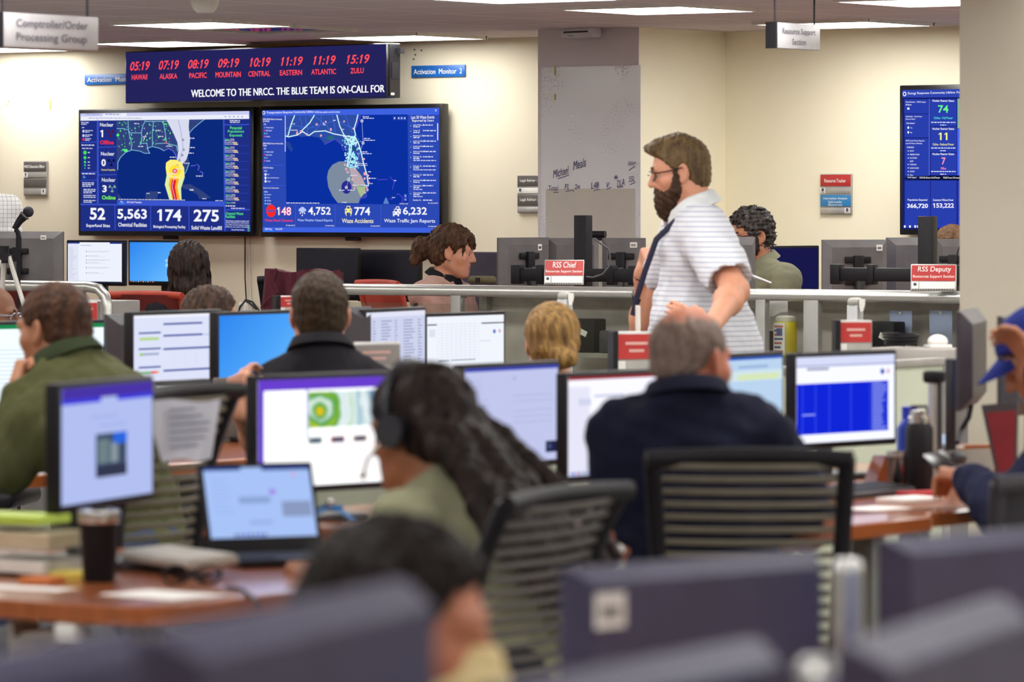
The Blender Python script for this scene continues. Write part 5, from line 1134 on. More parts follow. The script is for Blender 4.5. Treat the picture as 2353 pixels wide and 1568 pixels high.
slip('sticky_notes', 'yellow pad of sticky notes left of the black tumbler', 'sticky notes', PZ(166, 1330, DESK), R(-20), .075, .075, .016, mat('sticky_yellow', 'd9c65a', .7))
slip('sticky_notes', 'orange pad of sticky notes beside the yellow pad', 'sticky notes', PZ(96, 1340, DESK), R(-30), .075, .06, .012, mat('sticky_orange', 'd07840', .7))
slip('paper_sheet', 'white sheet of paper lying by the left desk edge, under the sticky notes', 'paper', PZ(52, 1352, DESK), R(-28), .21, .07, .001, PAPER)
slip('paper_sheet', 'white sheet of paper lying in front of the laptop', 'paper', PZ(372, 1368, DESK), R(50), .15, .20, .001, PAPER)
t = thing('eyeglasses', 'dark folded eyeglasses lying by the white sheet, in front of the laptop', 'eyeglasses', PZ(440, 1344, DESK), R(10))
for sx in (-1, 1):
    b = MB(); b.tube([(sx * .033 + .026 * math.cos(q), -.004, .02 + .018 * math.sin(q)) for q in [2 * math.pi * i / 12 for i in range(13)]], .003, 6); b.build('lens_rim', BLK, t)
    b = MB(); b.tube([(sx * .06, 0, .026), (sx * .058, .02, .02), (-sx * .03, .03, .008)], .003, 6); b.build('temple', BLK, t)
b = MB(); b.tube([(-.008, -.004, .024), (0, -.006, .028), (.008, -.004, .024)], .003, 6); b.build('bridge', BLK, t)
b = MB(); b.tube([PZ(520, 1348, DESK + .005), PZ(560, 1356, DESK + .005), PZ(590, 1382, DESK + .005), PZ(600, 1395, DESK - .03), PZ(604, 1430, .6)], .004, 6)
tag(b.build('laptop_cable', BLK), 'black cord running from the laptop over the desk edge', 'cord')
b = MB(); b.box((0, 0, 0), (.05, .03, .035), bev=.004); tag(b.build('power_adapter', WHT), 'small white box fixed under the front edge of the wood desk', 'adapter', loc=UN(-5.62, 6.66, 0) + Vector((-.06, .03, .685)), yaw=YU); 
t = thing('cable_tray', 'white bent cable tray under the left end of the wood desk', 'cable tray', PZ(80, 1432, .66), R(-20))
b = MB(); b.prism([(-.06, .0), (-.052, .0), (-.045, -.03), (.06, -.02), (.07, -.035), (.075, -.03), (.062, -.012), (-.03, -.02), (-.05, -.09), (-.058, -.09)], 0, .12); b.build('tray', WHT, t, 30)
# ---------------------------------------------------------------- right desk
def bottle_at(px, py): return PZ(px, py, DESK)
c = bottle_at(2112, 1130); s_ = FPX / c.y; t = thing('water_bottle', 'tall black water bottle with a steel collar on the right desk', 'bottle', c)
b = MB(); b.lathe([(.034, 0), (.037, .004), (.037, .165), (.03, .182)], 28); b.build('body', mat('bottle_black', '17151a', .5, spec=.25), t)
b = MB(); b.lathe([(.03, .182), (.03, .198), (.026, .2), (.026, .214), (.001, .216)], 28); b.build('collar', STEEL, t)
b = MB(); b.tube([(-.022, 0, .205), (-.02, 0, .225), (.02, 0, .225), (.022, 0, .205)], .005, 8); b.build('cap_loop', DKG, t)
c = bottle_at(2070, 1128); t = thing('drinking_glass', 'clear ribbed drinking glass left of the tall black bottle', 'glass', c)
b = MB(); b.lathe([(.033, 0), (.036, .006), (.037, .1), (.0345, .1), (.033, .008), (.001, .006)], 28); b.build('body', glass('thick_glass', '8d888a', .15, .3), t)
b = MB(); b.lathe([(.0385, .092), (.0385, .104), (.034, .104), (.034, .092)], 28); b.build('rim', STEEL, t)
c = bottle_at(2090, 1090); t = thing('water_bottle', 'blue bottle mostly hidden behind the tall black bottle', 'bottle', c)
b = MB(); b.lathe([(.034, 0), (.036, .01), (.036, .13), (.022, .155)], 24); b.build('body', mat('bottle_blue', '2a44b0', .35), t); b = MB(); b.lathe([(.022, .155), (.022, .19), (.001, .192)], 20); b.build('cap', mat('bottle_cap_blue', '2a3ac0', .4), t)
BRN = wood('brown_box_wood', '6e3514', '8f4a1e')
c = bottle_at(2020, 1112); t = thing('wooden_box', 'leaning brown wooden box behind the drinking glass', 'box', c, R(20)); b = MB(); b.prism([(-.03, 0), (.03, 0), (.03, .075), (.0, .075)], -.04, .04); b.build('body', BRN, t, 0)
c = bottle_at(2240, 1068); t = thing('wooden_box', 'low brown wooden shelf box by the cap man', 'box', c, R(20)); b = MB(); b.box((0, 0, .03), (.14, .09, .06), bev=.003); b.build('body', BRN, t, 0); b = MB(); b.box((0, -.046, .03), (.12, .004, .035)); b.build('opening', BLK, t, 0)
c = bottle_at(2178, 1096); t = thing('desk_phone', 'grey desk phone with a lit screen beside the black bottle', 'phone', c, R(40))
b = MB(); b.prism([(-.09, 0), (.09, 0), (.09, .03), (-.02, .075), (-.09, .08)], -.09, .09, M=Matrix.Rotation(R(90), 4, 'Z')); b.build('body', mat('phone_grey', '8d8c84', .5), t, 30)
b = MB(); b.box((-.06, -.0, .085), (.045, .19, .03), bev=.012); b.build('handset', mat('phone_dark', '3a3a3e', .5), t).rotation_euler = (0.3, 0, 0)
b = MB(); b.box((.03, .06, .09), (.08, .012, .05)); k = b.build('screen', emi('cfe4ff'), t, 0)
b = MB()
for i in range(4):
    for j in range(3): b.box((.01 + .028 * j, -.055 + .024 * i, .044 + .012 * i), (.018, .015, .006))
b.build('keypad', mat('phone_keys', 'c7c6be', .5), t, 0)
slip('notebook', 'red notebook in front of the black bottle', 'notebook', bottle_at(2116, 1140), R(30), .11, .07, .012, mat('bright_red', 'b3202a', .6))
slip('paper_sheet', 'white paper lying at the near edge of the right desk', 'paper', bottle_at(2010, 1170), R(48), .16, .12, .002, PAPER)
slip('document_stack', 'stack of white documents in front of the drinking glass', 'paper', bottle_at(2090, 1154), R(45), .15, .1, .012, PAPER)
keyboard('dark keyboard on the desk right of the bald man', bottle_at(1975, 1140), R(55), .36, .13, DKG, BLK)
t = thing('screen_support', 'silver screen support column with a black top, behind the black bottle', 'support', base_at(P(2146, 862, 850)), YU); H = P(0, 862, 850).z - DESK
b = MB(); b.cyl((0, 0, 0), (0, 0, H), .014, 16); b.build('column', SILV, t); b = MB(); b.box((0, 0, H - .005), (.05, .05, .035), bev=.01); b.build('joint', BLK, t); b = MB(); b.cyl((.02, 0, .02), (.02, 0, H - .02), .006, 10); b.build('rod', DKG, t); b = MB(); b.box((0, 0, .006), (.1, .1, .012), bev=.003); b.build('clamp', BLK, t)
b = MB(); b.tube([P(2232, 930, 835), P(2226, 960, 835), P(2208, 990, 835), P(2200, 1018, 845)], .007, 8); tag(b.build('screen_cable', BLK), 'black cord hanging below the tall edge-on monitor', 'cord')
t = thing('folder', 'grey folder with a red face standing in front of the cap man', 'folder', base_at(P(2292, 1020, 862)), R(-20)); t.location.z = DESK + .02
b = MB(); zt = P(0, 932, 862).z - DESK - .02; b.prism([(-.045, zt), (.055, zt + .01), (.05, 0), (.0, 0)], 0, .012); b.build('cover', DKG, t, 0); b = MB(); b.prism([(-.03, zt - .02), (.05, zt - .012), (.045, .02), (.005, .02)], -.002, 0); b.build('red_face', mat('folder_red', '7d1c27', .6), t, 0)
slip('book', 'thin book lying under the red-faced folder', 'book', base_at(P(2292, 1020, 862)), R(-20), .14, .1, .02, BRN)
slip('paper_sheet', 'white paper by the right forearm of the bald man', 'paper', bottle_at(1372, 1256), R(50), .12, .09, .002, PAPER)
t = thing('mouse', 'white computer mouse beside the bald man at the desk edge', 'mouse', bottle_at(1392, 1276), R(50)); b = MB(); b.ball((0, 0, .012), (.03, .05, .018)); b.build('shell', WHT, t); b = MB(); b.box((0, -.03, .028), (.006, .012, .006), bev=.002); b.build('wheel', DKG, t)
# ---------------------------------------------------------------- behind the glass and by the wall
t = thing('shelf', 'low shelf behind the partition glass under the counter ledge', 'shelf', UN(un_ray(1240, RN), RN + .1, 0), YU)
b = MB(); b.box((1.5, 0, .83), (3.0, .15, .02)); b.build('board', LEDGE, t, 0)
for x in (.02, 1.5, 2.98): b = MB(); b.box((x, 0, .41), (.03, .14, .82)); b.build('support', DKG, t, 0)
def on_shelf(px, dz=0): a = (px - CXP) / FPX; n_ = RN + .1; Y = n_ / (a * math.sin(TH) + math.cos(TH)); return Vector((a * Y, Y, .84 + dz))
t = thing('wipes_canister', 'yellow wipes canister with a printed label behind the glass', 'canister', on_shelf(1806), R(-10))
b = MB(); b.lathe([(.046, 0), (.048, .004), (.048, .15), (.044, .155)], 28); b.build('body', mat('canister_yellow', 'c9b21c', .4), t)
b = MB(); b.lathe([(.046, .155), (.046, .172), (.03, .178), (.001, .18)], 28); b.build('lid', mat('canister_lid', 'd4cfc0', .4), t)
cv = Canvas(.06, .15); cv.rect(0, .04, 1, .98, PAPER, 0)
for i in range(7): cv.rect(.1, .12 + .12 * i, .85 - .1 * (i % 3), .18 + .12 * i, mat('label_blue', '3c3f86', .6) if i % 2 else mat('label_red', 'b8554a', .6), 1)
cv.rect(.3, .2, .8, .42, mat('label_blue', '3c3f86', .6), 2); cv.build('label', t, (-.025, -.0445, .08), (0, 0, -.5))
t = thing('paper_sheet', 'white torn sheet taped behind the glass right of the standing man', 'paper', ON(1778, 706, RN + .07), YU)
b = MB(); b.prism([(-.075, .04), (.07, .03), (.07, -.02), (.035, -.022), (.0, -.04), (-.045, -.045)], 0, .0015); b.build('sheet', PAPER, t, 0)
for px, lab, m, dims in ((1345, 'black box with a white tag behind the glass right of the blond woman', BLK, (.16, .1, .15)), (1420, 'dark grey case behind the glass, left of the standing man', DKG, (.14, .1, .1)), (1745, 'dark grey box left of the yellow canister behind the glass', mat('box_dark_warm', '55504c', .6), (.1, .09, .11)), (2035, 'black desk phone base behind the right end of the glass', BLK, (.14, .1, .16))):
    t = thing('storage_box', lab, 'box', on_shelf(px), YU); b = MB(); b.box((0, 0, dims[2] / 2), dims, bev=.008); b.build('body', m, t)
    b = MB(); b.box((.02, -dims[1] / 2 - .001, dims[2] * .6), (.045, .002, .025), rot=(0, .4, 0)); b.build('tag', PAPER if px in (1345, 2035) else DKG, t, 0)
for px, lab in ((2070, 'pale blue paper pinned behind the right end of the glass'), (2162, 'pale blue paper near the tall edge-on monitor, behind the glass')):
    t = thing('paper_sheet', lab, 'paper', ON(px, 752, RN + .17) , YU); b = MB(); b.box((0, 0, 0), (.11, .002, .14)); b.build('sheet', mat('paper_pale_blue', 'a9b4d8', .7), t, 0)
    b = MB(); b.cyl((0, -.002, .06), (0, -.006, .06), .006, 10); b.build('pin', WHT, t)
c = P(2112, 800, 690); t = thing('cabinet', 'grey cabinet behind the tall edge-on monitor', 'cabinet', base_at(c, 0), YU); H = c.z
b = MB(); b.box((0, 0, H - .03), (.3, .2, .06), bev=.004); b.build('top', mat('cabinet_top_grey', 'a9a39c', .5), t); b = MB(); b.box((0, 0, (H - .06) / 2), (.27, .18, H - .06)); b.build('body', CABM, t, 0); b = MB(); b.box((0, -.092, .4), (.25, .006, .6)); b.build('door', CABM, t, 0)
t = thing('tissue_pack', 'crumpled white tissue pack on the grey cabinet', 'tissues', c + Vector((.06, -.02, 0)), .4); b = MB(); b.ball((0, 0, .022), (.035, .03, .024), n=8); b.box((0, 0, .006), (.08, .06, .012), bev=.004); b.build('pack', PAPER, t)
t = thing('cable_coil', 'black cable coil on the grey cabinet', 'cable', c + Vector((-.06, -.0, .008)), 0); b = MB(); b.tube([((.05 + .004 * i / 12) * math.cos(i * .6), (.05 + .003 * i / 12) * math.sin(i * .6), .002 + .001 * i) for i in range(40)], .005, 6); b.build('loop', BLK, t)
c = P(212, 690, 470); t = thing('cabinet', 'grey side cabinet beside the bent left rail', 'cabinet', base_at(c, 0), YU); b = MB(); b.box((0, 0, c.z / 2), (.36, .3, c.z), bev=.006); b.build('body', mat('cabinet_light_grey', '8f8b88', .5), t); b = MB(); b.box((0, -.153, c.z * .5), (.32, .006, c.z * .85)); b.build('door', CABM, t, 0)
t = thing('thermos', 'black squat thermos on the side cabinet near the bent rail', 'bottle', c + Vector((-.06, -.06, 0))); b = MB(); b.lathe([(.032, 0), (.034, .004), (.034, .05), (.026, .06)], 20); b.build('body', BLK, t); b = MB(); b.lathe([(.02, .06), (.02, .082), (.001, .084)], 16); b.build('cap', BLK, t); b = MB(); b.lathe([(.035, .02), (.0355, .024), (.035, .028)], 20); b.build('band', STEEL, t)
c = P(1108, 652, 490); t = thing('pouch', 'olive pouch with a dark buckle on the ledge behind the woman in pink', 'pouch', c, YU); b = MB(); b.box((0, 0, .018), (.13, .07, .036), bev=.016, seg=3); b.build('body', mat('olive_canvas', '5e573f', .9, bump=.3, bscale=500), t); b = MB(); b.box((0, -.036, .018), (.025, .004, .02)); b.build('buckle', BLK, t, 0)
# microphone stand and tripod
c = P(43, 540, 478); t = thing('microphone_stand', 'black microphone on a thin stand at the left', 'microphone', base_at(c, 0)); s_ = 478
def L(px, py, dy=0): v = P(px, py, s_) - Vector((c.x, c.y, 0)); return (v.x, v.y + dy, v.z)
b = MB(); b.cyl((0, 0, .03), (0, 0, c.z), .009, 12); b.cyl(L(43, 545), L(43, 575), .014, 12); b.build('pole', BLK, t)
b = MB(); b.lathe([(.13, 0), (.13, .012), (.03, .03)], 28); b.build('base', BLK, t)
b = MB(); b.tube([L(43, 545), L(41, 534), L(36, 527)], .012, 10); b.build('clip', BLK, t)
b = MB(); b.tube([L(33, 527), L(45, 508), L(56, 496)], [.014, .018, .023], 14); b.build('body', BLK, t)
b = MB(); b.tube([L(55, 497), L(58, 494)], [.026, .026], 16); b.build('collar_ring', mat('mic_ring', '6f6c6a', .4), t); p_ = L(65, 487); b = MB(); b.ball(p_, .0265); b.build('grille', mat('mic_grille', '34313a', .5, metal=.5, bump=.5, bscale=900), t)
c = P(10, 590, 500); t = thing('tripod', 'pale legged tripod at the left edge in front of the grey monitor', 'tripod', base_at(c, 0)); H = c.z
b = MB(); b.cyl((0, 0, H - .03), (0, 0, H + .05), .022, 12); b.build('head', BLK, t); b = MB(); b.cyl((0, -.03, H), (0, .03, H), .02, 12); b.build('hinge', BLK, t)
for ex, ey in ((.42, -.1), (-.3, -.25), (-.1, .4)): b = MB(); b.tube([(ex * .05, ey * .05, H), (ex, ey, .02)], .011, 8); l_ = b.build('leg', mat('tripod_leg_white', 'd9d6cf', .4, metal=.3), t); b = MB(); b.ball((ex, ey, .02), .02, n=6); b.build('foot', BLK, l_)
b = MB(); b.tube([P(x, y, 520) for x, y in ((1722, 632), (1735, 637), (1772, 651))], [.006, .007, .005], 8); tag(b.build('stylus', mat('stylus_silver', 'b9b7ba', .35, metal=.4)), 'silver stylus stick in front of the man with grey curls', 'stylus')
# ---------------------------------------------------------------- bodies: blended distance fields turned into one continuous skin
V = lambda *a: np.array(a, dtype=np.float64)
def axis(segs):
    lo = min(a for a, _, _ in segs); hi = max(b for _, b, _ in segs); x = lo; out = [lo]
    while x < hi:
        h = min([h for a, b, h in segs if a - h <= x <= b + h] or [.03]); x += h; out.append(x)
    return np.array(out)
class Field:
    def __init__(s, segx, segy, segz):
        s.ax = [axis(segx), axis(segy), axis(segz)]; s.D = np.full([len(a) for a in s.ax], 1., np.float32)
    def blk(s, lo, hi, pad):
        sl = []; co = []
        for i in range(3):
            a = max(0, np.searchsorted(s.ax[i], lo[i] - pad) - 1); b = min(len(s.ax[i]), np.searchsorted(s.ax[i], hi[i] + pad) + 1)
            sl.append(slice(a, max(b, a))); sh = [1, 1, 1]; sh[i] = -1; co.append(s.ax[i][a:max(b, a)].reshape(sh))
        return tuple(sl), co
    def put(s, prim, k=.02, op='u'):
        lo, hi, f = prim; sl, co = s.blk(lo, hi, k + .03); B = s.D[sl]
        if B.size == 0: return
        d = f(*co).astype(np.float32)
        if op == 'u': h = np.maximum(k - np.abs(B - d), 0) / max(k, 1e-6); s.D[sl] = np.minimum(B, d) - h * h * k / 4
        else: d = -d; h = np.maximum(k - np.abs(B - d), 0) / max(k, 1e-6); s.D[sl] = np.maximum(B, d) + h * h * k / 4
    def clip(s, n, p, k=.01):      # keep the side n points away from
        co = [s.ax[i].reshape([-1 if j == i else 1 for j in range(3)]) for i in range(3)]
        d = sum((co[i] - p[i]) * n[i] for i in range(3)).astype(np.float32) + np.zeros_like(s.D)
        h = np.maximum(k - np.abs(s.D - d), 0) / max(k, 1e-6); s.D = np.maximum(s.D, d) + h * h * k / 4
    def ripple(s, f):
        co = np.meshgrid(*s.ax, indexing='ij', sparse=True); m = np.abs(s.D) < .04
        ii = np.nonzero(m); s.D[ii] += f(s.ax[0][ii[0]], s.ax[1][ii[1]], s.ax[2][ii[2]]).astype(np.float32)
    def mesh(s):
        D = s.D; S = D < 0; c = np.zeros([n - 1 for n in D.shape], np.int8)
        corners = [(i, j, k) for i in (0, 1) for j in (0, 1) for k in (0, 1)]
        cut = lambda A, o: A[o[0]:A.shape[0] - 1 + o[0], o[1]:A.shape[1] - 1 + o[1], o[2]:A.shape[2] - 1 + o[2]]
        for o in corners: c += cut(S, o)
        I = np.argwhere((c > 0) & (c < 8)); ids = np.full(c.shape, -1, np.int32); ids[tuple(I.T)] = np.arange(len(I))
        pos = np.zeros((len(I), 3)); cnt = np.zeros(len(I))
        for a in corners:
            for i in range(3):
                if a[i]: continue
                b = list(a); b[i] = 1; A = I + a; Bq = I + b
                da = D[tuple(A.T)].astype(np.float64); db = D[tuple(Bq.T)].astype(np.float64); m = (da < 0) != (db < 0)
                t = np.where(m, da / np.where(da == db, 1, da - db), 0)
                pa = np.stack([s.ax[q][A[:, q]] for q in range(3)], 1); pb = np.stack([s.ax[q][Bq[:, q]] for q in range(3)], 1)
                pos += np.where(m[:, None], pa + (pb - pa) * t[:, None], 0); cnt += m
        pos /= np.maximum(cnt, 1)[:, None]; F = []
        for i in range(3):
            j, k = (i + 1) % 3, (i + 2) % 3
            lo = [slice(1, -1)] * 3; lo[i] = slice(0, -1); hi = list(lo); hi[i] = slice(1, None)
            E = np.argwhere(S[tuple(lo)] != S[tuple(hi)])
            if not len(E): continue
            off = np.ones(3, int); off[i] = 0; E = E + off
            q = []
            for dj, dk in ((-1, -1), (0, -1), (0, 0), (-1, 0)):
                e = E.copy(); e[:, j] += dj; e[:, k] += dk; q.append(ids[tuple(e.T)])
            q = np.stack(q, 1); ins = S[tuple(E.T)]; q[~ins] = q[~ins][:, ::-1]; F.append(q)
        F = np.concatenate(F) if F else np.zeros((0, 4), int); F = F[(F >= 0).all(1)]
        return pos, F
def cap(a, b, ra, rb=None, sq=None):
    a = np.asarray(a, float); b = np.asarray(b, float); rb = ra if rb is None else rb; ba = b - a; L2 = max(float(ba @ ba), 1e-9); R_ = max(ra, rb)
    def f(x, y, z):
        px, py, pz = x - a[0], y - a[1], z - a[2]; t = np.clip((px * ba[0] + py * ba[1] + pz * ba[2]) / L2, 0, 1)
        return np.sqrt((px - ba[0] * t) ** 2 + (py - ba[1] * t) ** 2 + (pz - ba[2] * t) ** 2) - (ra + (rb - ra) * t)
    return np.minimum(a, b) - R_, np.maximum(a, b) + R_, f
def ell(c, r, M=None):
    c = np.asarray(c, float); r = np.asarray(r, float); M = np.eye(3) if M is None else M; R_ = r.max()
    def f(x, y, z):
        p = (x - c[0], y - c[1], z - c[2]); q = [sum(M[j, i] * p[j] for j in range(3)) for i in range(3)]
        k0 = np.sqrt(sum((q[i] / r[i]) ** 2 for i in range(3))); k1 = np.sqrt(sum((q[i] / r[i] ** 2) ** 2 for i in range(3)))
        return np.where(k1 > 1e-6, k0 * (k0 - 1) / np.maximum(k1, 1e-6), -r.min())
    return c - R_, c + R_, f
def rbox(c, h, r, M=None):
    c = np.asarray(c, float); h = np.asarray(h, float); M = np.eye(3) if M is None else M; R_ = np.linalg.norm(h) + r
    def f(x, y, z):
        p = (x - c[0], y - c[1], z - c[2]); q = [np.abs(sum(M[j, i] * p[j] for j in range(3))) - h[i] for i in range(3)]
        return np.sqrt(sum(np.maximum(a, 0) ** 2 for a in q)) + np.minimum(np.maximum(q[0], np.maximum(q[1], q[2])), 0) - r
    return c - R_, c + R_, f
def waves(seed, sc, amp, st=(1, 1, 1), n=7):
    r = np.random.RandomState(seed); K = r.normal(size=(n, 3)); K /= np.linalg.norm(K, axis=1)[:, None]; K *= r.uniform(.6, 1.6, (n, 1)) * 2 * np.pi / sc; K *= np.array(st); ph = r.uniform(0, 6.28, n)
    return lambda x, y, z: amp * sum(np.sin(K[i, 0] * x + K[i, 1] * y + K[i, 2] * z + ph[i]) for i in range(n)) / np.sqrt(n)
def nmesh(name, pos, F, mats, parent, midx=None, smooth=True):
    me = bpy.data.meshes.new(name); me.vertices.add(len(pos)); me.vertices.foreach_set('co', np.ascontiguousarray(pos, np.float32).ravel())
    me.loops.add(4 * len(F)); me.polygons.add(len(F)); me.loops.foreach_set('vertex_index', np.ascontiguousarray(F, np.int32).ravel())
    me.polygons.foreach_set('loop_start', np.arange(0, 4 * len(F), 4, dtype=np.int32))
    for m in (mats if isinstance(mats, (list, tuple)) else [mats]): me.materials.append(m)
    if midx is not None: me.polygons.foreach_set('material_index', midx.astype(np.int32))
    me.polygons.foreach_set('use_smooth', [True] * len(F)); me.update(calc_edges=True); me.validate()
    o = bpy.data.objects.new(name, me); COL.objects.link(o)
    if parent: o.parent = parent
    return o
def rx(a): c, s = math.cos(a), math.sin(a); return np.array([[1, 0, 0], [0, c, -s], [0, s, c]])
def ry(a): c, s = math.cos(a), math.sin(a); return np.array([[c, 0, s], [0, 1, 0], [-s, 0, c]])
def rz(a): c, s = math.cos(a), math.sin(a); return np.array([[c, -s, 0], [s, c, 0], [0, 0, 1]])
def unit(v): v = np.asarray(v, float); return v / (np.linalg.norm(v) or 1)
def frame(z, xh):      # matrix whose columns are x, y, z with z given and x near xh
    z = unit(z); x = unit(np.asarray(xh, float) - z * (z @ np.asarray(xh, float))); return np.stack([x, np.cross(z, x), z], 1)

def skin(key, c): return mat('skin_' + key, c, .52, var=.07, scale=14, sss=.06, spec=.35)
def hairm(key, c, c2): return mat('hair_' + key, c, .55, scale=26, stretch=(2.2, 2.2, .35), col2=c2, bump=.35, bscale=70, spec=.18)
LIP = mat('lips', '9a5a50', .4)
PEOPLE = []
class Person:
    def __init__(s, label, head, yaw, turn=0, pitch=0, roll=0, lean=(0, .08), hz=.53, stand=False, fem=False, hs=1., sw=None, bulk=1., fine=.0055, skinm=None, belly=0., nl=.138):
        Hw = P(*head); yw = R(yaw); s.yaw = yw; s.fem = fem; s.hs = hs; s.bulk = bulk; s.stand = stand; s.fine = fine; s.skin = skinm; s.belly = belly
        s.Ri = rz(-yw); off = rz(yw) @ V(lean[0], lean[1], 0); base = Vector((Hw.x - off[0], Hw.y - off[1], 0)); s.base = base
        s.root = thing('person', label, 'person', base, yw)
        s.H = V(lean[0], lean[1], Hw.z); s.M = rz(R(turn)) @ rx(-R(pitch)) @ ry(R(roll)); s.hip = V(0, 0, hz)
        s.NB = s.H + rz(R(turn) * .3) @ V(0, -.05, -nl) * hs; s.sp = unit(s.NB - s.hip); s.tl = np.linalg.norm(s.NB - s.hip)
        s.sw = sw or (.155 if fem else .185) * bulk ** .5; s.X = V(1, 0, 0)
        s.sh = {q: s.NB - s.sp * .075 + s.X * q * s.sw for q in (-1, 1)}
        s.el = {}; s.wr = {}; s.hand = {}
        for q in (-1, 1):
            s.el[q] = s.sh[q] + V(q * .06, .06, -.27); s.wr[q] = s.el[q] + V(-q * .1, .23, .03); s.hand[q] = dict(d=V(-q * .3, 1, -.1), n=V(0, .1, -1), curl=.5)
        s.legs(); PEOPLE.append(s)
    def loc(s, px, py, sc): w_ = P(px, py, sc); return s.Ri @ V(w_.x - s.base.x, w_.y - s.base.y, w_.z)
    def h2(s, x, y, z): return s.H + s.M @ (V(x, y, z) * s.hs)
    def legs(s):
        hz = s.hip[2]; s.leg = {}
        for q in (-1, 1):
            if s.stand: s.leg[q] = [V(q * .09, 0, hz), V(q * .11, .02, hz * .53), V(q * .12, -.02, .09), V(q * .14, .14, .04)]
            else: s.leg[q] = [V(q * .09, 0, hz), V(q * .13, .42, hz + .01), V(q * .12, .4, .1), V(q * .13, .55, .04)]
    def arm(s, q, el, wr, d=None, n=None, curl=.5, spread=.0, thumb=.6):
        s.el[q] = np.asarray(el, float); s.wr[q] = np.asarray(wr, float); s.hand[q] = dict(d=V(*(d if d is not None else (wr - el))), n=V(*(n if n is not None else (0, 0, -1))), curl=curl, spread=spread, thumb=thumb)
    def torso(s, F, g=0., k=.05):
        b = s.bulk; fm = s.fem; B = frame(s.sp, s.X); L = s.tl / .5; at = lambda t, dy=0.: s.hip + (s.NB - s.hip) * t + B[:, 1] * dy
        F.put(ell(at(.0), (.165 * b + g, .115 * b + g, .11 + g), B), k); F.put(ell(at(.34, .012 + s.belly * .5), ((.125 if fm else .145) * b + g, .1 * b + g + s.belly, .15 * L + g), B), k)
        F.put(ell(at(.68, .0), ((.135 if fm else .16) * b + g, .108 * b + g, .18 * L + g), B), k)
        if fm:
            for q in (-1, 1): F.put(ell(at(.62, .085) + s.X * q * .07, (.06 + g, .05 + g, .06 + g)), .04)
        for q in (-1, 1):
            F.put(cap(s.NB - s.sp * .035 + s.X * q * .03, s.sh[q], (.055 if not fm else .042) * b + g, (.06 if not fm else .047) * b + g), .05)
    def limb(s, F, q, t0=0., t1=2., g=0., k=.03):
        b = s.bulk; f = .82 if s.fem else 1.; ru, re, rw = .052 * f * b, .042 * f * b, .029 * f
        a, e, w_ = s.sh[q], s.el[q], s.wr[q]
        u1 = min(t1, 1.); F.put(cap(a, a + (e - a) * u1, ru + g, ru + (re - ru) * u1 + g), k)
        if t1 > 1: u2 = t1 - 1; F.put(cap(e, e + (w_ - e) * u2, re + g, re + (rw - re) * u2 + g), k); F.put(ell(e + (w_ - e) * .25, (re * 1.06 + g, re * 1.06 + g, re * 1.1 + g)), k) if u2 > .5 else None
    def hands(s, F, q):
        h = s.hand[q]; d = unit(h['d']); n = unit(h['n'] - d * (d @ h['n'])); sd = np.cross(d, n); w_ = s.wr[q]; k = .9 if s.fem else 1.
        M = np.stack([sd, d, n], 1); F.put(rbox(w_ + d * .052 * k, V(.03 * k, .036 * k, .006), .0095, M), .014); F.put(cap(w_ - d * .02, w_ + d * .02, .027 * k, .025 * k), .02)
        side = 1 if (sd @ s.X) * q < 0 else -1      # thumb on the inner side
        if 'ts' in h: side = h['ts']
        c = h['curl']
        for i, (o, l_) in enumerate(((.027, .036), (.009, .041), (-.009, .038), (-.026, .03))):
            b0 = w_ + d * .088 * k + sd * o * side * k; a1 = c * (.8 + .12 * i); sp_ = h.get('spread', 0) * o * 8
            d1 = unit(d * math.cos(a1) + n * math.sin(a1) + sd * sp_ * side); d2 = unit(d * math.cos(a1 * 2.1) + n * math.sin(a1 * 2.1)); d3 = unit(d * math.cos(a1 * 2.9) + n * math.sin(a1 * 2.9))
            p1 = b0 + d1 * l_ * 1.05 * k; p2 = p1 + d2 * l_ * .72 * k; p3 = p2 + d3 * l_ * .5 * k
            F.put(cap(b0 - d * .012, p1, .0095 * k, .0086 * k), .005); F.put(cap(p1, p2, .0086 * k, .0078 * k), .003); F.put(cap(p2, p3, .0078 * k, .007 * k), .003)
        t0 = w_ + d * .03 * k + sd * .028 * side * k; td = unit(d * .75 + sd * side * .7 + n * h.get('thumb', .5)); t1 = t0 + td * .04 * k; td2 = unit(d * .95 + sd * side * .15 + n * h.get('thumb', .5)); t2 = t1 + td2 * .032 * k
        F.put(cap(t0, t1, .0135 * k, .0105 * k), .008); F.put(cap(t1, t2, .0105 * k, .0085 * k), .003)
    def head(s, F):
        h = s.h2; M = s.M; q = s.hs; E = lambda x, y, z, a, b, c, k, op='u', MM=None: F.put(ell(h(x, y, z), V(a, b, c) * q, M if MM is None else MM), k * q, op)
        C = lambda a, b, ra, rb, k, op='u': F.put(cap(h(*a), h(*b), ra * q, rb * q), k * q, op)
        E(0, -.012, .035, .0745, .097, .083, .01); E(0, .022, -.035, .062, .068, .078, .04); E(0, .05, -.07, .044, .042, .04, .03); E(0, .075, -.1, .022, .018, .016, .022)
        for x in (-1, 1):
            E(x * .045, .045, -.025, .026, .035, .028, .02); C((x * .05, .0, -.06), (x * .02, .06, -.096), .02, .018, .025)
        C((-.04, .08, .022), (.04, .08, .022), .01, .01, .02)
        for x in (-1, 1): E(x * .031, .099, .001, .02, .014, .0125, .014, 's')
        C((0, .088, .012), (0, .107, -.024), .0085, .012, .012); E(0, .106, -.03, .011, .011, .009, .008)
        for x in (-1, 1): E(x * .0125, .096, -.032, .0085, .011, .008, .006); E(x * .007, .104, -.041, .004, .006, .004, .003, 's')
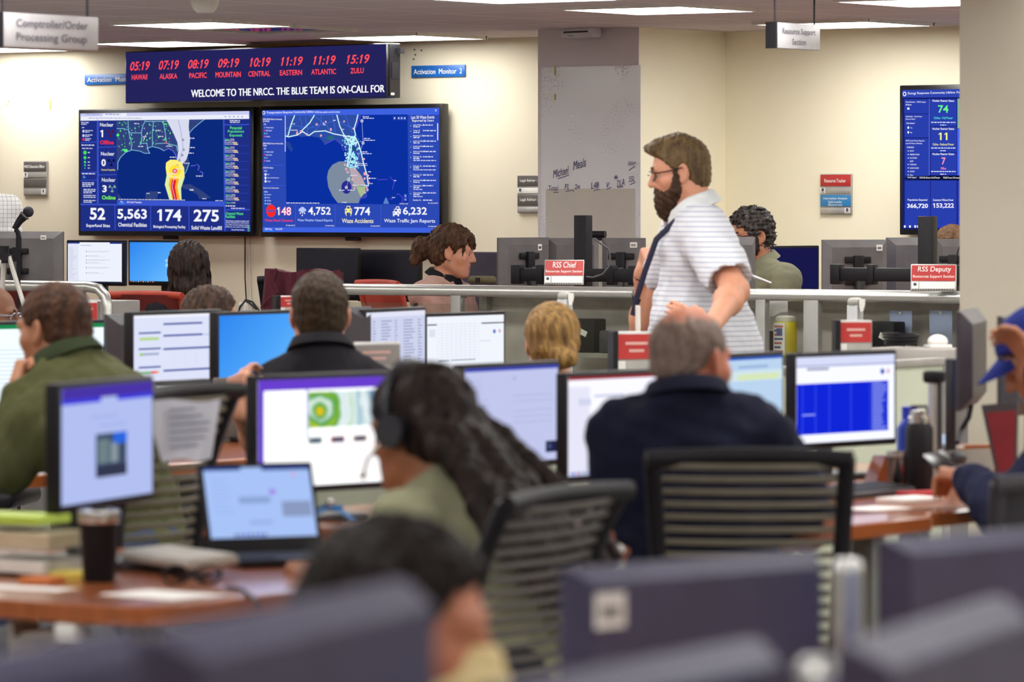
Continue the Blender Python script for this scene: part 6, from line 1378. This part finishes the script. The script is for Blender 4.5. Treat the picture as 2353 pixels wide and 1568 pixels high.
        C((-.02, .084, -.061), (.02, .084, -.061), .008, .008, .006); C((-.016, .086, -.073), (.016, .086, -.073), .0085, .0085, .006); C((-.024, .096, -.0665), (.024, .096, -.0665), .003, .003, .004, 's')
        for x in (-1, 1): C((x * .016, .086, .0085), (x * .046, .0765, .007), .0062, .0055, .004); C((x * .017, .083, -.0085), (x * .044, .0755, -.0075), .005, .0045, .004)
        for x in (-1, 1):
            Me = M @ rz(x * .45); E(x * .079, -.008, -.006, .009, .02, .033, .008, 'u', Me); E(x * .086, -.003, .001, .006, .011, .019, .006, 's', Me); E(x * .075, .002, -.034, .008, .01, .01, .006)
        nk = .047 if s.fem else .058 * s.bulk ** .4; F.put(cap(h(0, -.028, -.06), s.NB, nk * q, nk * 1.08), .03)
        F.put(cap(s.NB, s.NB - s.sp * .05, nk * 1.1, nk * 1.5), .04)
    def body(s, bare_legs=False):
        f = s.fine; pts = [s.H, s.hip, s.NB] + list(s.sh.values()) + list(s.el.values()) + list(s.wr.values()) + [p for l_ in s.leg.values() for p in l_]
        pts = np.array(pts); lo = pts.min(0) - .2; hi = pts.max(0) + .2; hr = .135 * s.hs; seg = []
        for i in range(3):
            g = [(lo[i], hi[i], .013 if i < 2 else .014), (s.H[i] - hr, s.H[i] + hr, f)]
            for q in (-1, 1): g.append((s.wr[q][i] - .06, s.wr[q][i] + .06, f * 1.15) if i < 2 else (s.wr[q][i] - .1, s.wr[q][i] + .1, f * 1.15))
            seg.append(g)
        F = Field(*seg); s.torso(F); s.head(F)
        for q in (-1, 1):
            s.limb(F, q); s.hands(F, q); a, k_, an, to = s.leg[q]; fm = .93 if s.fem else 1.
            F.put(cap(a, k_, .085 * fm, .056 * fm), .05); F.put(cap(k_, an, .055 * fm, .036 * fm), .02); F.put(ell(k_ + (an - k_) * .3 + V(0, -.015, 0), (.05, .055, .1)), .03); F.put(cap(an, to, .036, .028), .02)
        pos, Q = F.mesh(); c = (pos[Q].mean(1) - s.H) @ s.M / s.hs
        mi = np.zeros(len(Q), int); lip = (np.abs(c[:, 0]) < .024 - np.abs(c[:, 2] + .067) * .6) & (np.abs(c[:, 2] + .067) < .013) & (c[:, 1] > .075); mi[lip] = 1
        s.o = nmesh('body', pos, Q, [s.skin, LIP], s.root, mi); return s
    def eyes(s, col='3a2a1c', brow=None):
        EW, EI = mat('eye_white', 'c4b8ae', .3), mat('iris_' + col, col, .15)
        for x in (-1, 1):
            b = MB(); b.ball((0, 0, 0), .0115 * s.hs, 0, 10); e = b.build('eye', EW, s.root); e.location = s.h2(x * .031, .0745, .0)
            b = MB(); b.ball((0, 0, 0), (.0068 * s.hs, .002, .0068 * s.hs), 0, 8); i_ = b.build('iris', EI, e); i_.location = s.M @ V(0, .0108 * s.hs, -.001)
            i_.rotation_euler = Matrix(s.M.tolist()).to_euler()
        if brow:
            for x in (-1, 1):
                b = MB(); b.tube([tuple(s.h2(x * t, y, z)) for t, y, z in ((.012, .094, .022), (.028, .092, .03), (.046, .078, .025))], [.0035, .005, .0025], 6); b.build('eyebrow', brow, s.root)
        return s
    def top(s, m, sleeve=1.95, g=.014, name='shirt', seed=1, fold=.0035, hem=None, neck=.0, vee=0., col=None, colm=None, flare=.006, fineh=.008, stripes=None):
        pts = np.array([s.hip, s.NB, s.NB + s.sp * .1] + list(s.sh.values()) + list(s.el.values()) + list(s.wr.values())); lo = pts.min(0) - .2; hi = pts.max(0) + .17
        F = Field(*[[(lo[i], hi[i], fineh)] for i in range(3)]); s.torso(F, g)
        if hem is not None: F.put(ell(s.hip + V(0, .015 + s.belly * .4, .04), (.185 * s.bulk + g, .135 * s.bulk + g + s.belly * .7, .24)), .05)
        nk = (.05 if s.fem else .062 * s.bulk ** .4)
        F.put(cap(s.NB + s.sp * (neck - .035), s.NB - s.sp * .085, nk * 1.28 + .012, nk * 1.7 + g), .03)
        for q in (-1, 1):
            sl = sleeve[q] if isinstance(sleeve, dict) else sleeve; s.limb(F, q, 0, sl, g + (flare if sl < 1 else .002))
            if sl < 1: e = s.sh[q] + (s.el[q] - s.sh[q]) * sl; d = unit(s.el[q] - s.sh[q]); F.put(cap(e + d * .055, e + d * .12, .09, .09), .004, 's')
        if vee: c = s.NB + s.sp * (.03 + neck); F.put(cap(c + V(0, .05, 0), s.NB - s.sp * vee + V(0, .17, 0), .028, .004), .008, 's')
        wv = waves(seed, .13, fold, (1, 1, .7)); w2 = waves(seed + 5, .05, fold * .4); F.ripple(lambda x, y, z: wv(x, y, z) + w2(x, y, z))
        if hem is not None: F.clip(V(0, 0, -1), V(0, 0, hem), .005)
        pos, Q = F.mesh(); o = nmesh(name, pos, Q, m, s.root)
        if col: s.collar(colm or m, o, col, nk, neck)
        return o
    def collar(s, m, parent, hgt, nk, neck=0.):
        b = MB(); n = 28; vs = []; fs = []; up = unit(s.sp * .5 + V(0, .28, .6)); B = frame(up, s.X); c = s.NB + s.sp * .005
        for j, (dr, dz) in enumerate(((.006, hgt), (.02, hgt * .9), (.032, hgt * .25), (.036, .0), (.022, -.004), (.004, hgt * .4))):
            for i in range(n):
                a = math.pi / 2 + .32 + (2 * math.pi - .64) * i / (n - 1); drop = .035 * max(0, math.sin(a)) ** 2
                vs.append(tuple(c + B[:, 0] * (nk + dr) * math.cos(a) * 1.04 + B[:, 1] * (nk + dr * 1.2 + .004) * math.sin(a) + up * (dz - drop + .012)))
        for j in range(6):
            for i in range(n - 1): a, e = j * n + i, ((j + 1) % 6) * n + i; fs.append((a, a + 1, e + 1, e))
        b.add(vs, fs); b.build('collar', m, parent, 50)
    def pants(s, m, g=.013):
        pts = np.array([s.hip] + [p for l_ in s.leg.values() for p in l_]); lo = pts.min(0) - .22; hi = pts.max(0) + .16
        F = Field(*[[(lo[i], hi[i], .0125)] for i in range(3)]); b = s.bulk; B = frame(s.sp, s.X)
        F.put(ell(s.hip, (.17 * b + g, .118 * b + g, .12 + g), B), .04)
        for q in (-1, 1): a, k_, an, to = s.leg[q]; F.put(cap(a, k_, .088 + g, .06 + g), .05); F.put(cap(k_, an + (k_ - an) * .08, .06 + g, .05 + g), .02)
        F.ripple(waves(4, .11, .004)); pos, Q = F.mesh(); nmesh('trousers', pos, Q, m, s.root)
        for q in (-1, 1):
            an, to = s.leg[q][2:]; F = Field(*[[(min(an[i], to[i]) - .09, max(an[i], to[i]) + .09, .009)] for i in range(3)]); d = unit(to - an) * V(1, 1, 0)
            F.put(cap(V(an[0], an[1] - .02, .045), V(to[0], to[1] + .03, .035), .042, .038), .02); F.put(cap(an, V(an[0], an[1], .05), .044, .044), .02); F.clip(V(0, 0, -1), V(0, 0, .004), .004); pos, Q = F.mesh(); nmesh('shoe', pos, Q, mat('shoe_dark', '1f1d20', .5), s.root)
        return s
    def hair(s, m, thick=.012, front=.072, temple=.012, nape=-.075, name='hair', extra=(), seed=3, rough=.004, rs=.02, st=(1, 1, 1), h=.0042, ears=True, crown=1., pad=.0, lop=0.):
        """cap of hair cut by a hairline: front = height of the hairline, temple = how far forward it comes at the ears, nape = its lower edge behind"""
        ex = [s.h2(*e[0]) for e in extra] + [s.h2(*e[1]) for e in extra]; pts = np.array([s.H] + ex); lo = pts.min(0) - .16 - pad; hi = pts.max(0) + .16 + pad
        F = Field(*[[(lo[i], hi[i], h)] for i in range(3)]); q = s.hs; M = s.M; t = thick
        F.put(ell(s.h2(0, -.012, .035), V(.0745 + t, .097 + t, .083 + t * crown) * q, M), .01); F.put(ell(s.h2(0, -.05, -.03), V(.062 + t * .7, .05 + t, .06) * q, M), .03)
        A = V(0, .088, front); Bp = V(0, temple, -.012); d = unit(A - Bp); nrm = V(0, d[2], -d[1])          # points forward and down: cut away
        F.clip(M @ nrm, s.h2(*Bp), .012 * q); F.clip(M @ V(0, -.25, -1) / 1.03, s.h2(0, -.09, nape), .012 * q)
        if ears:
            for x in (-1, 1): F.put(ell(s.h2(x * .083, -.004, -.012), V(.022, .024, .034) * q, M), .008, 's')
        for e in extra: F.put(cap(s.h2(*e[0]), s.h2(*e[1]), e[2] * q, e[3] * q), e[4] if len(e) > 4 else .025)
        F.ripple(waves(seed, rs, rough, st, 9)); pos, Q = F.mesh(); return nmesh(name, pos, Q, m, s.root)
    def beard(s, m, name='beard', long=.03):
        F = Field(*[[(s.H[i] - .18, s.H[i] + .16, .004)] for i in range(3)]); q = s.hs; M = s.M; E = lambda x, y, z, a, b, c, k, op='u': F.put(ell(s.h2(x, y, z), V(a, b, c) * q, M), k, op)
        E(0, .046, -.08, .064, .058, .05, .01); E(0, .06, -.105 - long * .5, .048, .046, .034 + long * .5, .03); E(0, .086, -.052, .036, .016, .01, .012)
        for x in (-1, 1): F.put(cap(s.h2(x * .068, .018, .0), s.h2(x * .062, .03, -.06), .011 * q, .024 * q), .02)
        for x in (-1, 1): E(x * .056, .082, -.02, .032, .036, .034, .015, 's')
        E(0, .105, -.068, .02, .02, .006, .008, 's'); F.ripple(waves(11, .016, .003)); pos, Q = F.mesh(); return nmesh(name, pos, Q, m, s.root)
    def glasses(s, m, w_=.03, hgt=.02):
        b = MB()
        for x in (-1, 1):
            pts = [tuple(s.h2(x * .033 + w_ * .9 * (abs(math.cos(a)) ** .7) * (1 if math.cos(a) > 0 else -1), .102 - .01 * abs(math.cos(a)), .002 + hgt * (abs(math.sin(a)) ** .7) * (1 if math.sin(a) > 0 else -1))) for a in [2 * math.pi * i / 16 for i in range(17)]]
            b.tube(pts, .0022, 6); b.tube([tuple(s.h2(x * .062, .095, .01)), tuple(s.h2(x * .076, .05, .009)), tuple(s.h2(x * .08, -.004, .012)), tuple(s.h2(x * .079, -.02, -.012))], .0026, 6)
        b.tube([tuple(s.h2(-.006, .108, .006)), tuple(s.h2(0, .112, .008)), tuple(s.h2(.006, .108, .006))], .0022, 6)
        o = b.build('eyeglasses', m, s.root); return o
    def strip(s, name, pts, m, wd=.012, th=.0025, flat=(1, 0, 0), parent=None):
        b = MB(); b.tube([tuple(p) for p in pts], [(wd / 2, th)] * len(pts), 8, flat=flat); return b.build(name, m, parent or s.root)
# ---------------------------------------------------------------- the people
S_LT, S_MD, S_TN, S_DK = skin('light', 'c98f74'), skin('medium', 'b27a5c'), skin('tan', '9c6648'), skin('dark', '6e4630')
DKP = mat('trousers_dark', '2a2a33', .85); JEAN = mat('trousers_blue', '2f3a52', .85)
H_BRN, H_DK, H_BLD = hairm('brown', '4a3423', '75563a'), hairm('dark', '1a1210', '3a2820'), hairm('blond', '5e4528', '9a7743')
def cloth(key, c, **k): return mat('cloth_' + key, c, .9, bump=.12, bscale=350, spec=.15, **k)

# standing bearded man
sm = bpy.data.materials.new('cloth_white_stripes'); n, l = nodes_of(sm); b = n['Principled BSDF']; b.inputs['Roughness'].default_value = .9
tc = n.new('ShaderNodeTexCoord'); wv = n.new('ShaderNodeTexWave'); wv.bands_direction = 'Z'; wv.inputs['Scale'].default_value = 18; wv.inputs['Distortion'].default_value = .3
cr = n.new('ShaderNodeValToRGB'); cr.color_ramp.elements[0].color = lin('d6d9df') + (1,); cr.color_ramp.elements[1].color = lin('a4a9be') + (1,); cr.color_ramp.elements[0].position = .8; cr.color_ramp.elements[1].position = .97
l.new(tc.outputs['Object'], wv.inputs[0]); l.new(wv.outputs['Fac'], cr.inputs[0]); l.new(cr.outputs[0], b.inputs['Base Color'])
p = Person('person standing in a striped white polo, glasses and dark lanyard, one hand at the chin', (1561, 394, 650), 97, turn=-4, pitch=11, lean=(0, .125), hz=.93, stand=True, bulk=1.14, fine=.0048, skinm=S_LT, belly=.035, sw=.195, nl=.15)
p.arm(-1, p.loc(1688, 668, 668), p.loc(1628, 762, 690), d=p.loc(1570, 724, 690) - p.loc(1628, 762, 690), n=(1, 0, -.3), curl=.35)
p.arm(1, p.loc(1480, 762, 626), p.loc(1477, 630, 632), d=p.loc(1493, 545, 636) - p.loc(1477, 630, 632), n=V(.1, -1, .1), curl=1.0)
p.body(); p.eyes('3a2a1c', H_BRN)
sh_ = p.top(sm, sleeve={-1: .82, 1: .4}, g=.016, seed=3, hem=.84, col=.05, colm=cloth('white_polo', 'd3d7d8'), flare=.022, vee=.15, fold=.005)
p.pants(mat('trousers_khaki', '6a5f52', .85)); hb = hairm('bearded', '48382a', '75603f')
p.hair(hb, thick=.0085, front=.088, temple=.012, nape=-.075, extra=[((-.03, .075, .093), (.035, .088, .1), .02, .018), ((0, .05, .105), (0, -.02, .108), .026, .026)], rough=.0022, rs=.014, crown=1.1)
p.beard(hairm('beard', '2a1d14', '4a3222')); p.glasses(mat('spectacle_frame', '1e1c20', .3), .026, .017)
p.strip('lanyard', [p.NB + V(-.06, .0, .02), p.NB + V(-.07, .07, -.02), p.NB + V(-.05, .14, -.09), p.NB + V(-.02, .175, -.2), p.NB + V(.02, .2, -.3), p.NB + V(.04, .21, -.36)], mat('lanyard_navy', '1d1c38', .7), .022, flat=(0, 1, 0))
b = MB(); v = p.loc(1466, 745, 655); b.box(tuple(v), (.09, .006, .13), bev=.003); b.build('badge', WHT, p.root, 0)
def band(p, q, t, r, m, name, w_=.02):
    a, e = p.el[q], p.wr[q]; c = a + (e - a) * t; d = unit(e - a); b = MB(); b.tube([tuple(c - d * w_ / 2), tuple(c + d * w_ / 2)], r, 16); return b.build(name, m, p.root)
band(p, 1, .62, .042, BLK, 'watch', .03); band(p, 1, .97, .034, BLK, 'wristband', .012)
b = MB(); b.tube([tuple(p.loc(1510, 545, 640)), tuple(p.loc(1536, 516, 640)), tuple(p.loc(1562, 490, 640))], .004, 6); b.build('cord', BLK, p.root)

# woman in pink by the wall
p = Person('person in a pink cardigan and ponytail sitting in profile behind the long rail', (1040, 578, 483), -122, turn=24, pitch=9, lean=(0, .1), hz=.55, fem=True, fine=.005, skinm=S_LT)
p.body(); p.eyes('3a2a20', H_BRN)
p.top(cloth('pink', 'b08d82'), 1.95, g=.022, name='cardigan', vee=.28, neck=.0, seed=5); p.top(cloth('black_top', '1c1b20'), .3, g=.012, name='undershirt', neck=.02, col=.03)
hw = hairm('ponytail', '2e1f17', '5a3d2a')
p.hair(hw, thick=.016, front=.08, temple=.02, nape=-.07, extra=[((0, -.11, .02), (0, -.15, .0), .02, .04), ((0, -.15, .0), (.0, -.17, -.07), .042, .028), ((.03, .082, .075), (.034, .093, .03), .012, .007, .012), ((-.03, .082, .075), (-.034, .093, .03), .012, .007, .012), ((0, .086, .075), (.004, .1, .034), .012, .007, .012), ((.058, .062, .06), (.068, .06, -.03), .008, .004, .01), ((-.058, .062, .06), (-.068, .06, -.03), .008, .004, .01)], seed=8, rs=.014, st=(1, 1, .3))
b = MB(); b.tube([(-.0, 0, 0), (.0, 0, -.012)], .004, 6); e = b.build('earring', STEEL, p.root); e.location = p.h2(.08, .004, -.045); p.pants(DKP)
p.strip('lanyard', [p.NB + V(.055, .03, -.02), p.NB + V(.05, .11, -.12), p.NB + V(.03, .14, -.26), p.NB + V(.02, .15, -.36)], mat('lanyard_white', 'c9c4c4', .7), .012)

# man with grey curls
p = Person('person in a grey-green shirt and glasses sitting behind the rail, right of the standing person', (1724, 541, 490), 122, pitch=10, lean=(0, .1), hz=.55, fine=.005, skinm=S_MD, sw=.2)
p.body(); p.eyes('2a1c14', H_DK); p.top(cloth('grey_green', '7b7a64'), 1.95, seed=7, col=.035, vee=.08, fold=.005); p.pants(DKP)
hc = hairm('grey_curls', '1c1918', '55504d'); p.hair(hc, thick=.02, front=.075, temple=.028, nape=-.06, rough=.007, rs=.022, seed=13); p.beard(hairm('stubble', '1d1613', '33261f'), long=.0); p.glasses(mat('spectacle_navy', '20263c', .3), .028, .018)

# only the top of a head, right
p = Person('person of whom only the hair shows above the monitors beside the big pillar', (2188, 581, 484), 160, lean=(0, .08), hz=.55, fine=.007, skinm=S_LT); p.body(); p.eyes(); p.top(cloth('dark_blue', '2a3048'), 1.95); p.pants(DKP); p.hair(H_BRN, thick=.016, front=.06, seed=9, rs=.014, st=(1, 1, .3))
# long-haired woman
p = Person('person with long hair and a dark top sitting by the wall, seen from behind', (432, 616, 455), 12, lean=(0, .1), hz=.55, fem=True, fine=.007, skinm=S_LT); p.body(); p.top(cloth('black_top2', '201d22'), 1.95, seed=2); p.pants(DKP)
p.hair(hairm('long', '120c0a', '33211a'), thick=.024, front=.08, temple=-.0, nape=-.3, ears=False, seed=21, rs=.018, rough=.004, st=(1, 1, .18), pad=.06, extra=[((0, -.06, .0), (.01, -.085, -.14), .085, .085, .05), ((.01, -.085, -.12), (-.005, -.1, -.2), .088, .06, .05), ((-.06, -.03, -.03), (-.07, -.06, -.2), .04, .03, .04), ((.06, -.03, -.03), (.075, -.06, -.18), .04, .03, .04)])
# dark hair behind the report monitor
p = Person('person of whom only the crown shows above the report monitor', (487, 737, 620), -58, lean=(0, .1), hz=.53, fem=True, fine=.007, skinm=S_TN); p.body(); p.eyes(); p.top(cloth('plum', '3a2a34'), 1.95); p.pants(DKP)
p.hair(hairm('crown', '1f1512', '4e382b'), thick=.014, front=.085, temple=.0, nape=-.07, seed=22, rs=.014, st=(1, 1, .4), extra=[((0, -.1, -.02), (0, -.13, -.05), .03, .025)])
# bald person with glasses at the left edge
p = Person('person in glasses at the left edge, looking right behind the green-topped screen', (-18, 727, 600), -98, pitch=4, lean=(0, .08), hz=.53, fine=.006, skinm=S_DK); p.body(); p.eyes('1c120c', H_DK); p.top(cloth('charcoal', '33323a'), 1.95); p.pants(DKP); p.glasses(mat('spectacle_steel', '8a8d98', .25, metal=.6), .027, .018)
# standing person at the left edge
km = bpy.data.materials.new('cloth_white_check'); n, l = nodes_of(km); b = n['Principled BSDF']; b.inputs['Roughness'].default_value = .9
tc = n.new('ShaderNodeTexCoord'); br = n.new('ShaderNodeTexBrick'); br.offset = 0; br.inputs['Scale'].default_value = 1; br.inputs['Brick Width'].default_value = .022; br.inputs['Row Height'].default_value = .022; br.inputs['Mortar Size'].default_value = .0011
br.inputs['Color1'].default_value = lin('dcdad6') + (1,); br.inputs['Color2'].default_value = lin('d6d4d0') + (1,); br.inputs['Mortar'].default_value = lin('8a8f9c') + (1,)
mp = n.new('ShaderNodeMapping'); mp.inputs['Rotation'].default_value = (R(90), 0, 0); l.new(tc.outputs['Object'], mp.inputs[0]); l.new(mp.outputs[0], br.inputs['Vector']); l.new(br.outputs['Color'], b.inputs['Base Color'])
p = Person('standing person in a white check shirt, only an arm showing at the left edge', (-68, 388, 440), 15, lean=(0, .03), hz=.93, stand=True, fine=.007, skinm=S_MD, sw=.19); q_ = 1; p.arm(1, p.loc(28, 548, 440), p.loc(20, 640, 450)); p.body(); p.top(km, 1.95, col=.03); p.pants(DKP); p.hair(H_DK)

# man in black
p = Person('person in a black polo sitting seen from behind, one forearm raised', (734, 722, 790), 8, pitch=2, lean=(0, .1), hz=.53, fine=.0055, skinm=S_LT, sw=.145, bulk=.95, nl=.12)
for q in (-1, 1): p.sh[q] = p.sh[q] - V(0, 0, .025)
p.arm(-1, p.loc(596, 1024, 795), p.loc(551, 936, 808), d=V(-.02, .35, .9), n=V(.7, .5, -.2), curl=.75, spread=.4)
p.body(); p.top(cloth('black_polo', '211f24'), .95, seed=6, col=.038, fold=.004); p.pants(DKP); hm = hairm('short_dark', '241a14', '40301f'); p.hair(hm, thick=.009, front=.07, temple=.01, nape=-.085, rough=.002)
# blond woman
p = Person('person with a low bun in a dark knit top, seen from behind', (1268, 787, 700), 6, lean=(0, .08), hz=.53, fem=True, fine=.006, skinm=S_LT); p.body(); p.top(cloth('dark_knit', '2a2b33'), 1.95, neck=-.03)
p.hair(H_BLD, thick=.017, front=.085, temple=.0, nape=-.08, seed=17, rs=.014, st=(1, 1, .25), rough=.002, extra=[((.02, -.115, -.055), (.045, -.125, -.05), .03, .026), ((-.03, -.1, -.02), (.02, -.12, -.05), .022, .018), ((.06, -.08, -.0), (.04, -.115, -.045), .022, .016)])
# man in olive
p = Person('person in an olive shirt leaning the chin on a fist, at the left', (124, 756, 860), 55, pitch=8, lean=(-.02, .33), hz=.53, fine=.0052, skinm=S_MD, sw=.195, bulk=1.14, nl=.105)
p.sh[-1] = p.sh[-1] + V(.035, .0, -.085); p.sh[1] = p.sh[1] + V(0, 0, -.03)
p.arm(-1, p.loc(22, 1072, 872), p.loc(42, 905, 868), d=p.loc(62, 835, 862) - p.loc(42, 905, 868), n=V(.5, .2, .5), curl=1.15)
p.arm(1, p.loc(300, 1105, 830), p.loc(215, 1090, 800), curl=.5)
p.body(); p.eyes('3a2a1c', H_BRN); p.top(cloth('olive', '525436'), 1.95, seed=9, col=.045, colm=cloth('olive_dark', '333c28'), fold=.005, g=.017); p.pants(JEAN); p.hair(hairm('short_brown', '2e1d16', '5c3d2c'), thick=.008, front=.07, temple=.008, nape=-.09, rough=.002)
b = MB(); b.tube([tuple(p.NB + V(.05, -.07, .02)), tuple(p.NB + V(-.0, -.085, .0)), tuple(p.NB + V(-.06, -.05, .02))], [(.012, .003)] * 3, 8); b.build('lanyard', mat('lanyard_grey', '4a4e5e', .7), p.root)
# bald man
p = Person('person in a navy polo sitting seen from behind, head turned right', (1586, 830, 1035), 4, turn=-42, pitch=3, lean=(-.02, .09), hz=.52, fine=.0048, skinm=skin('ruddy', 'b87258'), sw=.14, bulk=1.1, nl=.1)
p.arm(-1, p.loc(1434, 1224, 1040), p.loc(1484, 1246, 985), d=V(.5, .8, 0), n=(0, 0, -1), curl=.4); p.arm(1, p.loc(1872, 1205, 1035), p.loc(1800, 1240, 975), d=V(-.5, .8, 0), n=(0, 0, -1), curl=.4)
p.body(); p.eyes('3a4a5a'); p.top(cloth('navy_polo', '15172a'), .93, seed=10, col=.04, fold=.006, g=.018, flare=.014); p.pants(JEAN); p.hair(hairm('grey_fringe', '5a473d', '84736a'), thick=.0035, front=.03, temple=-.02, nape=-.085, rough=.0012, crown=-.9)
# woman with headset
p = Person('person in a sage top wearing a headset, sitting at the open laptop', (966, 990, 1150), 50, turn=6, pitch=10, roll=4, lean=(0, .3), nl=.115, hz=.52, fem=True, fine=.0048, skinm=S_TN)
p.arm(-1, p.loc(800, 1330, 1150), p.loc(722, 1338, 1128), d=p.loc(690, 1300, 1118) - p.loc(722, 1338, 1128), n=(.3, .6, -.6), curl=.6, spread=.3)
p.arm(1, p.loc(1010, 1290, 1090), p.loc(850, 1290, 1085), curl=.5)
p.body(); p.eyes('1c120c', H_DK); p.top(cloth('sage', '97967a'), .9, seed=12, neck=-.01, fold=.004, g=.016); p.pants(DKP)
hwv = hairm('wavy', '0e0909', '2a1c17'); wavy = []
for i in range(38):
    r_ = random.Random(i); a0 = r_.uniform(-1, 1); y0 = -.07; pt = (a0 * .085, y0 - .03 * (1 - a0 * a0), .02 - .07 * r_.random())
    for k in range(5):
        nx_ = (pt[0] + .022 * math.sin(k * 2.2 + i) + .012 * a0, pt[1] - .036 - .026 * r_.random(), pt[2] - .052 - .026 * r_.random()); wavy.append((pt, nx_, .026 - .0025 * k, .0235 - .0025 * k, .012)); pt = nx_
p.hair(hwv, thick=.02, front=.08, temple=.035, nape=-.16, ears=False, seed=31, rs=.022, rough=.003, st=(1, 1, .4), pad=.03, h=.0055, extra=wavy)
HS = mat('headset_dark', '23242c', .35)
b = MB(); b.tube([tuple(p.h2(.104 * math.cos(a), .005, .03 + .108 * math.sin(a))) for a in [math.pi * i / 16 for i in range(17)]], [(.006, .012)] * 17, 8, flat=tuple(p.M @ V(0, 1, 0))); hs_ = b.build('headset', HS, p.root)
for x in (-1, 1):
    b = MB(); c0, c1 = p.h2(x * .085, -.0, -.005), p.h2(x * .112, -.0, -.005); b.tube([tuple(c0), tuple(c1)], [.036, .033], 20); b.build('ear_cup', HS, hs_)
b = MB(); b.tube([tuple(p.h2(-.108, .01, -.015)), tuple(p.h2(-.105, .06, -.05)), tuple(p.h2(-.07, .1, -.075))], .0035, 6); b.ball(tuple(p.h2(-.066, .104, -.077)), .008, n=6); b.build('boom_microphone', STEEL, hs_)
# leaning woman with mask
p = Person('person in a pale yellow face mask at the front, facing right', (925, 1448, 2000), -104, pitch=6, lean=(0, .1), hz=.5, fem=True, fine=.0052, skinm=skin('rosy', 'b9785c'), hs=1.0); p.body(); p.top(cloth('dark_jacket', '1f1c20'), 1.95, neck=.0); p.pants(DKP)
p.hair(hairm('black_bun', '0c0808', '1e1410'), thick=.016, front=.078, temple=.03, nape=-.14, ears=False, seed=41, rs=.018, rough=.003, st=(1, 1, .4), extra=[((0, -.06, -.03), (0, -.08, -.12), .075, .06, .04)])
MSK = mat('face_mask_yellow', 'e0cd98', .8)
F = Field(*[[(p.H[i] - .16, p.H[i] + .16, .0045)] for i in range(3)]); F.put(ell(p.h2(0, .062, -.072), (.068, .075, .062), p.M), .01); F.put(ell(p.h2(0, .1, -.03), (.02, .025, .025), p.M), .02); F.clip(p.M @ V(0, -1, 0), p.h2(0, .05, 0), .006); F.ripple(waves(5, .05, .002, (.2, .2, 2))); pos, Q = F.mesh(); mk_ = nmesh('face_mask', pos, Q, MSK, p.root)
for x in (-1, 1): b = MB(); b.tube([tuple(p.h2(x * .055, .06, -.04)), tuple(p.h2(x * .078, .02, -.02)), tuple(p.h2(x * .09, -.02, .0)), tuple(p.h2(x * .086, -.02, -.035)), tuple(p.h2(x * .06, .055, -.1))], [(.008, .002)] * 5, 6); b.build('ear_loop', MSK, mk_)
# man with blue cap
p = Person('person in a blue cap bowing the head into a hand at the right edge', (2396, 822, 920), 84, pitch=30, lean=(0, .22), hz=.52, fine=.0052, skinm=S_MD, sw=.19)
p.arm(-1, p.loc(2312, 1180, 940), p.loc(2226, 1098, 925), d=p.loc(2165, 1086, 915) - p.loc(2226, 1098, 925), n=(.2, .3, -.8), curl=.55)
p.arm(1, p.loc(2450, 1010, 925), p.loc(2396, 850, 932), d=p.loc(2322, 756, 932) - p.loc(2396, 850, 932), n=V(-.2, -.3, -.9), curl=.45, spread=.3)
p.body(); p.eyes('3a2a1c', H_BRN); p.top(cloth('navy_sweater', '20243e'), 1.93, seed=14, fold=.005, g=.018, neck=.03); p.pants(DKP); p.hair(H_BRN, thick=.008, front=.06, nape=-.08)
CAPM = cloth('cap_blue', '27337c')
F = Field(*[[(p.H[i] - .17, p.H[i] + .2, .005)] for i in range(3)]); F.put(ell(p.h2(0, -.01, .05), (.088, .11, .085), p.M), .01); F.clip(p.M @ V(0, .25, -1) / 1.03, p.h2(0, .08, .052), .004); pos, Q = F.mesh(); cp = nmesh('cap', pos, Q, CAPM, p.root)
b = MB(); vs = []; fs = []
for j in range(5):
    for i in range(11):
        a = math.pi * (i / 10) ; rr_ = .0 + j / 4; x = .078 * math.cos(a) * (1 - .12 * rr_); y = .07 + (.03 + .075 * rr_) * math.sin(a); z = .052 - .028 * rr_ - .012 * (x / .078) ** 2
        vs.append(tuple(p.h2(x, y, z)))
k_ = len(vs); vs += [tuple(V(*v) - p.M @ V(0, 0, .004)) for v in vs]
for j in range(4):
    for i in range(10): a = j * 11 + i; fs.append((a, a + 1, a + 12, a + 11)); fs.append((k_ + a, k_ + a + 11, k_ + a + 12, k_ + a + 1))
for i in range(10): fs.append((44 + i, 45 + i, k_ + 45 + i, k_ + 44 + i))
b.add(vs, fs); b.build('brim', CAPM, cp)
b = MB(); v = p.loc(2158, 1066, 912); b.box((0, 0, 0), (.055, .105, .008), bev=.003); ph_ = b.build('phone', BLKG); tag(ph_, 'dark smartphone held by the man in the blue cap', 'phone'); wv_ = P(2164, 1064, 917); ph_.location = wv_; ph_.rotation_euler = (R(25), R(-12), R(20))
# the chairs they sit on
for key, lab in (('in a black polo', 'black chair of the man in black'), ('olive shirt', 'black chair of the man in olive'), ('low bun', 'black chair of the blond woman'), ('grey-green shirt', 'black chair of the man with grey curls'), ('only the crown', 'black chair under the dark-haired person behind the report monitor'),
                 ('left edge, looking right', 'black chair of the bald person at the left edge'), ('only the hair shows', 'black chair behind the monitors beside the big pillar'), ('face mask', 'black chair of the person in the yellow mask'), ('blue cap', 'black chair of the man in the blue cap')):
    p = [q for q in PEOPLE if key in q.root['label']][0]; o_ = rz(p.yaw) @ V(0, -.25, 0)
    task_chair(lab, p.base + Vector(o_), p.yaw, BLK, BLK, top=.80, w_=.44, mesh=True, arms=False, sz=p.hip[2] - .15)
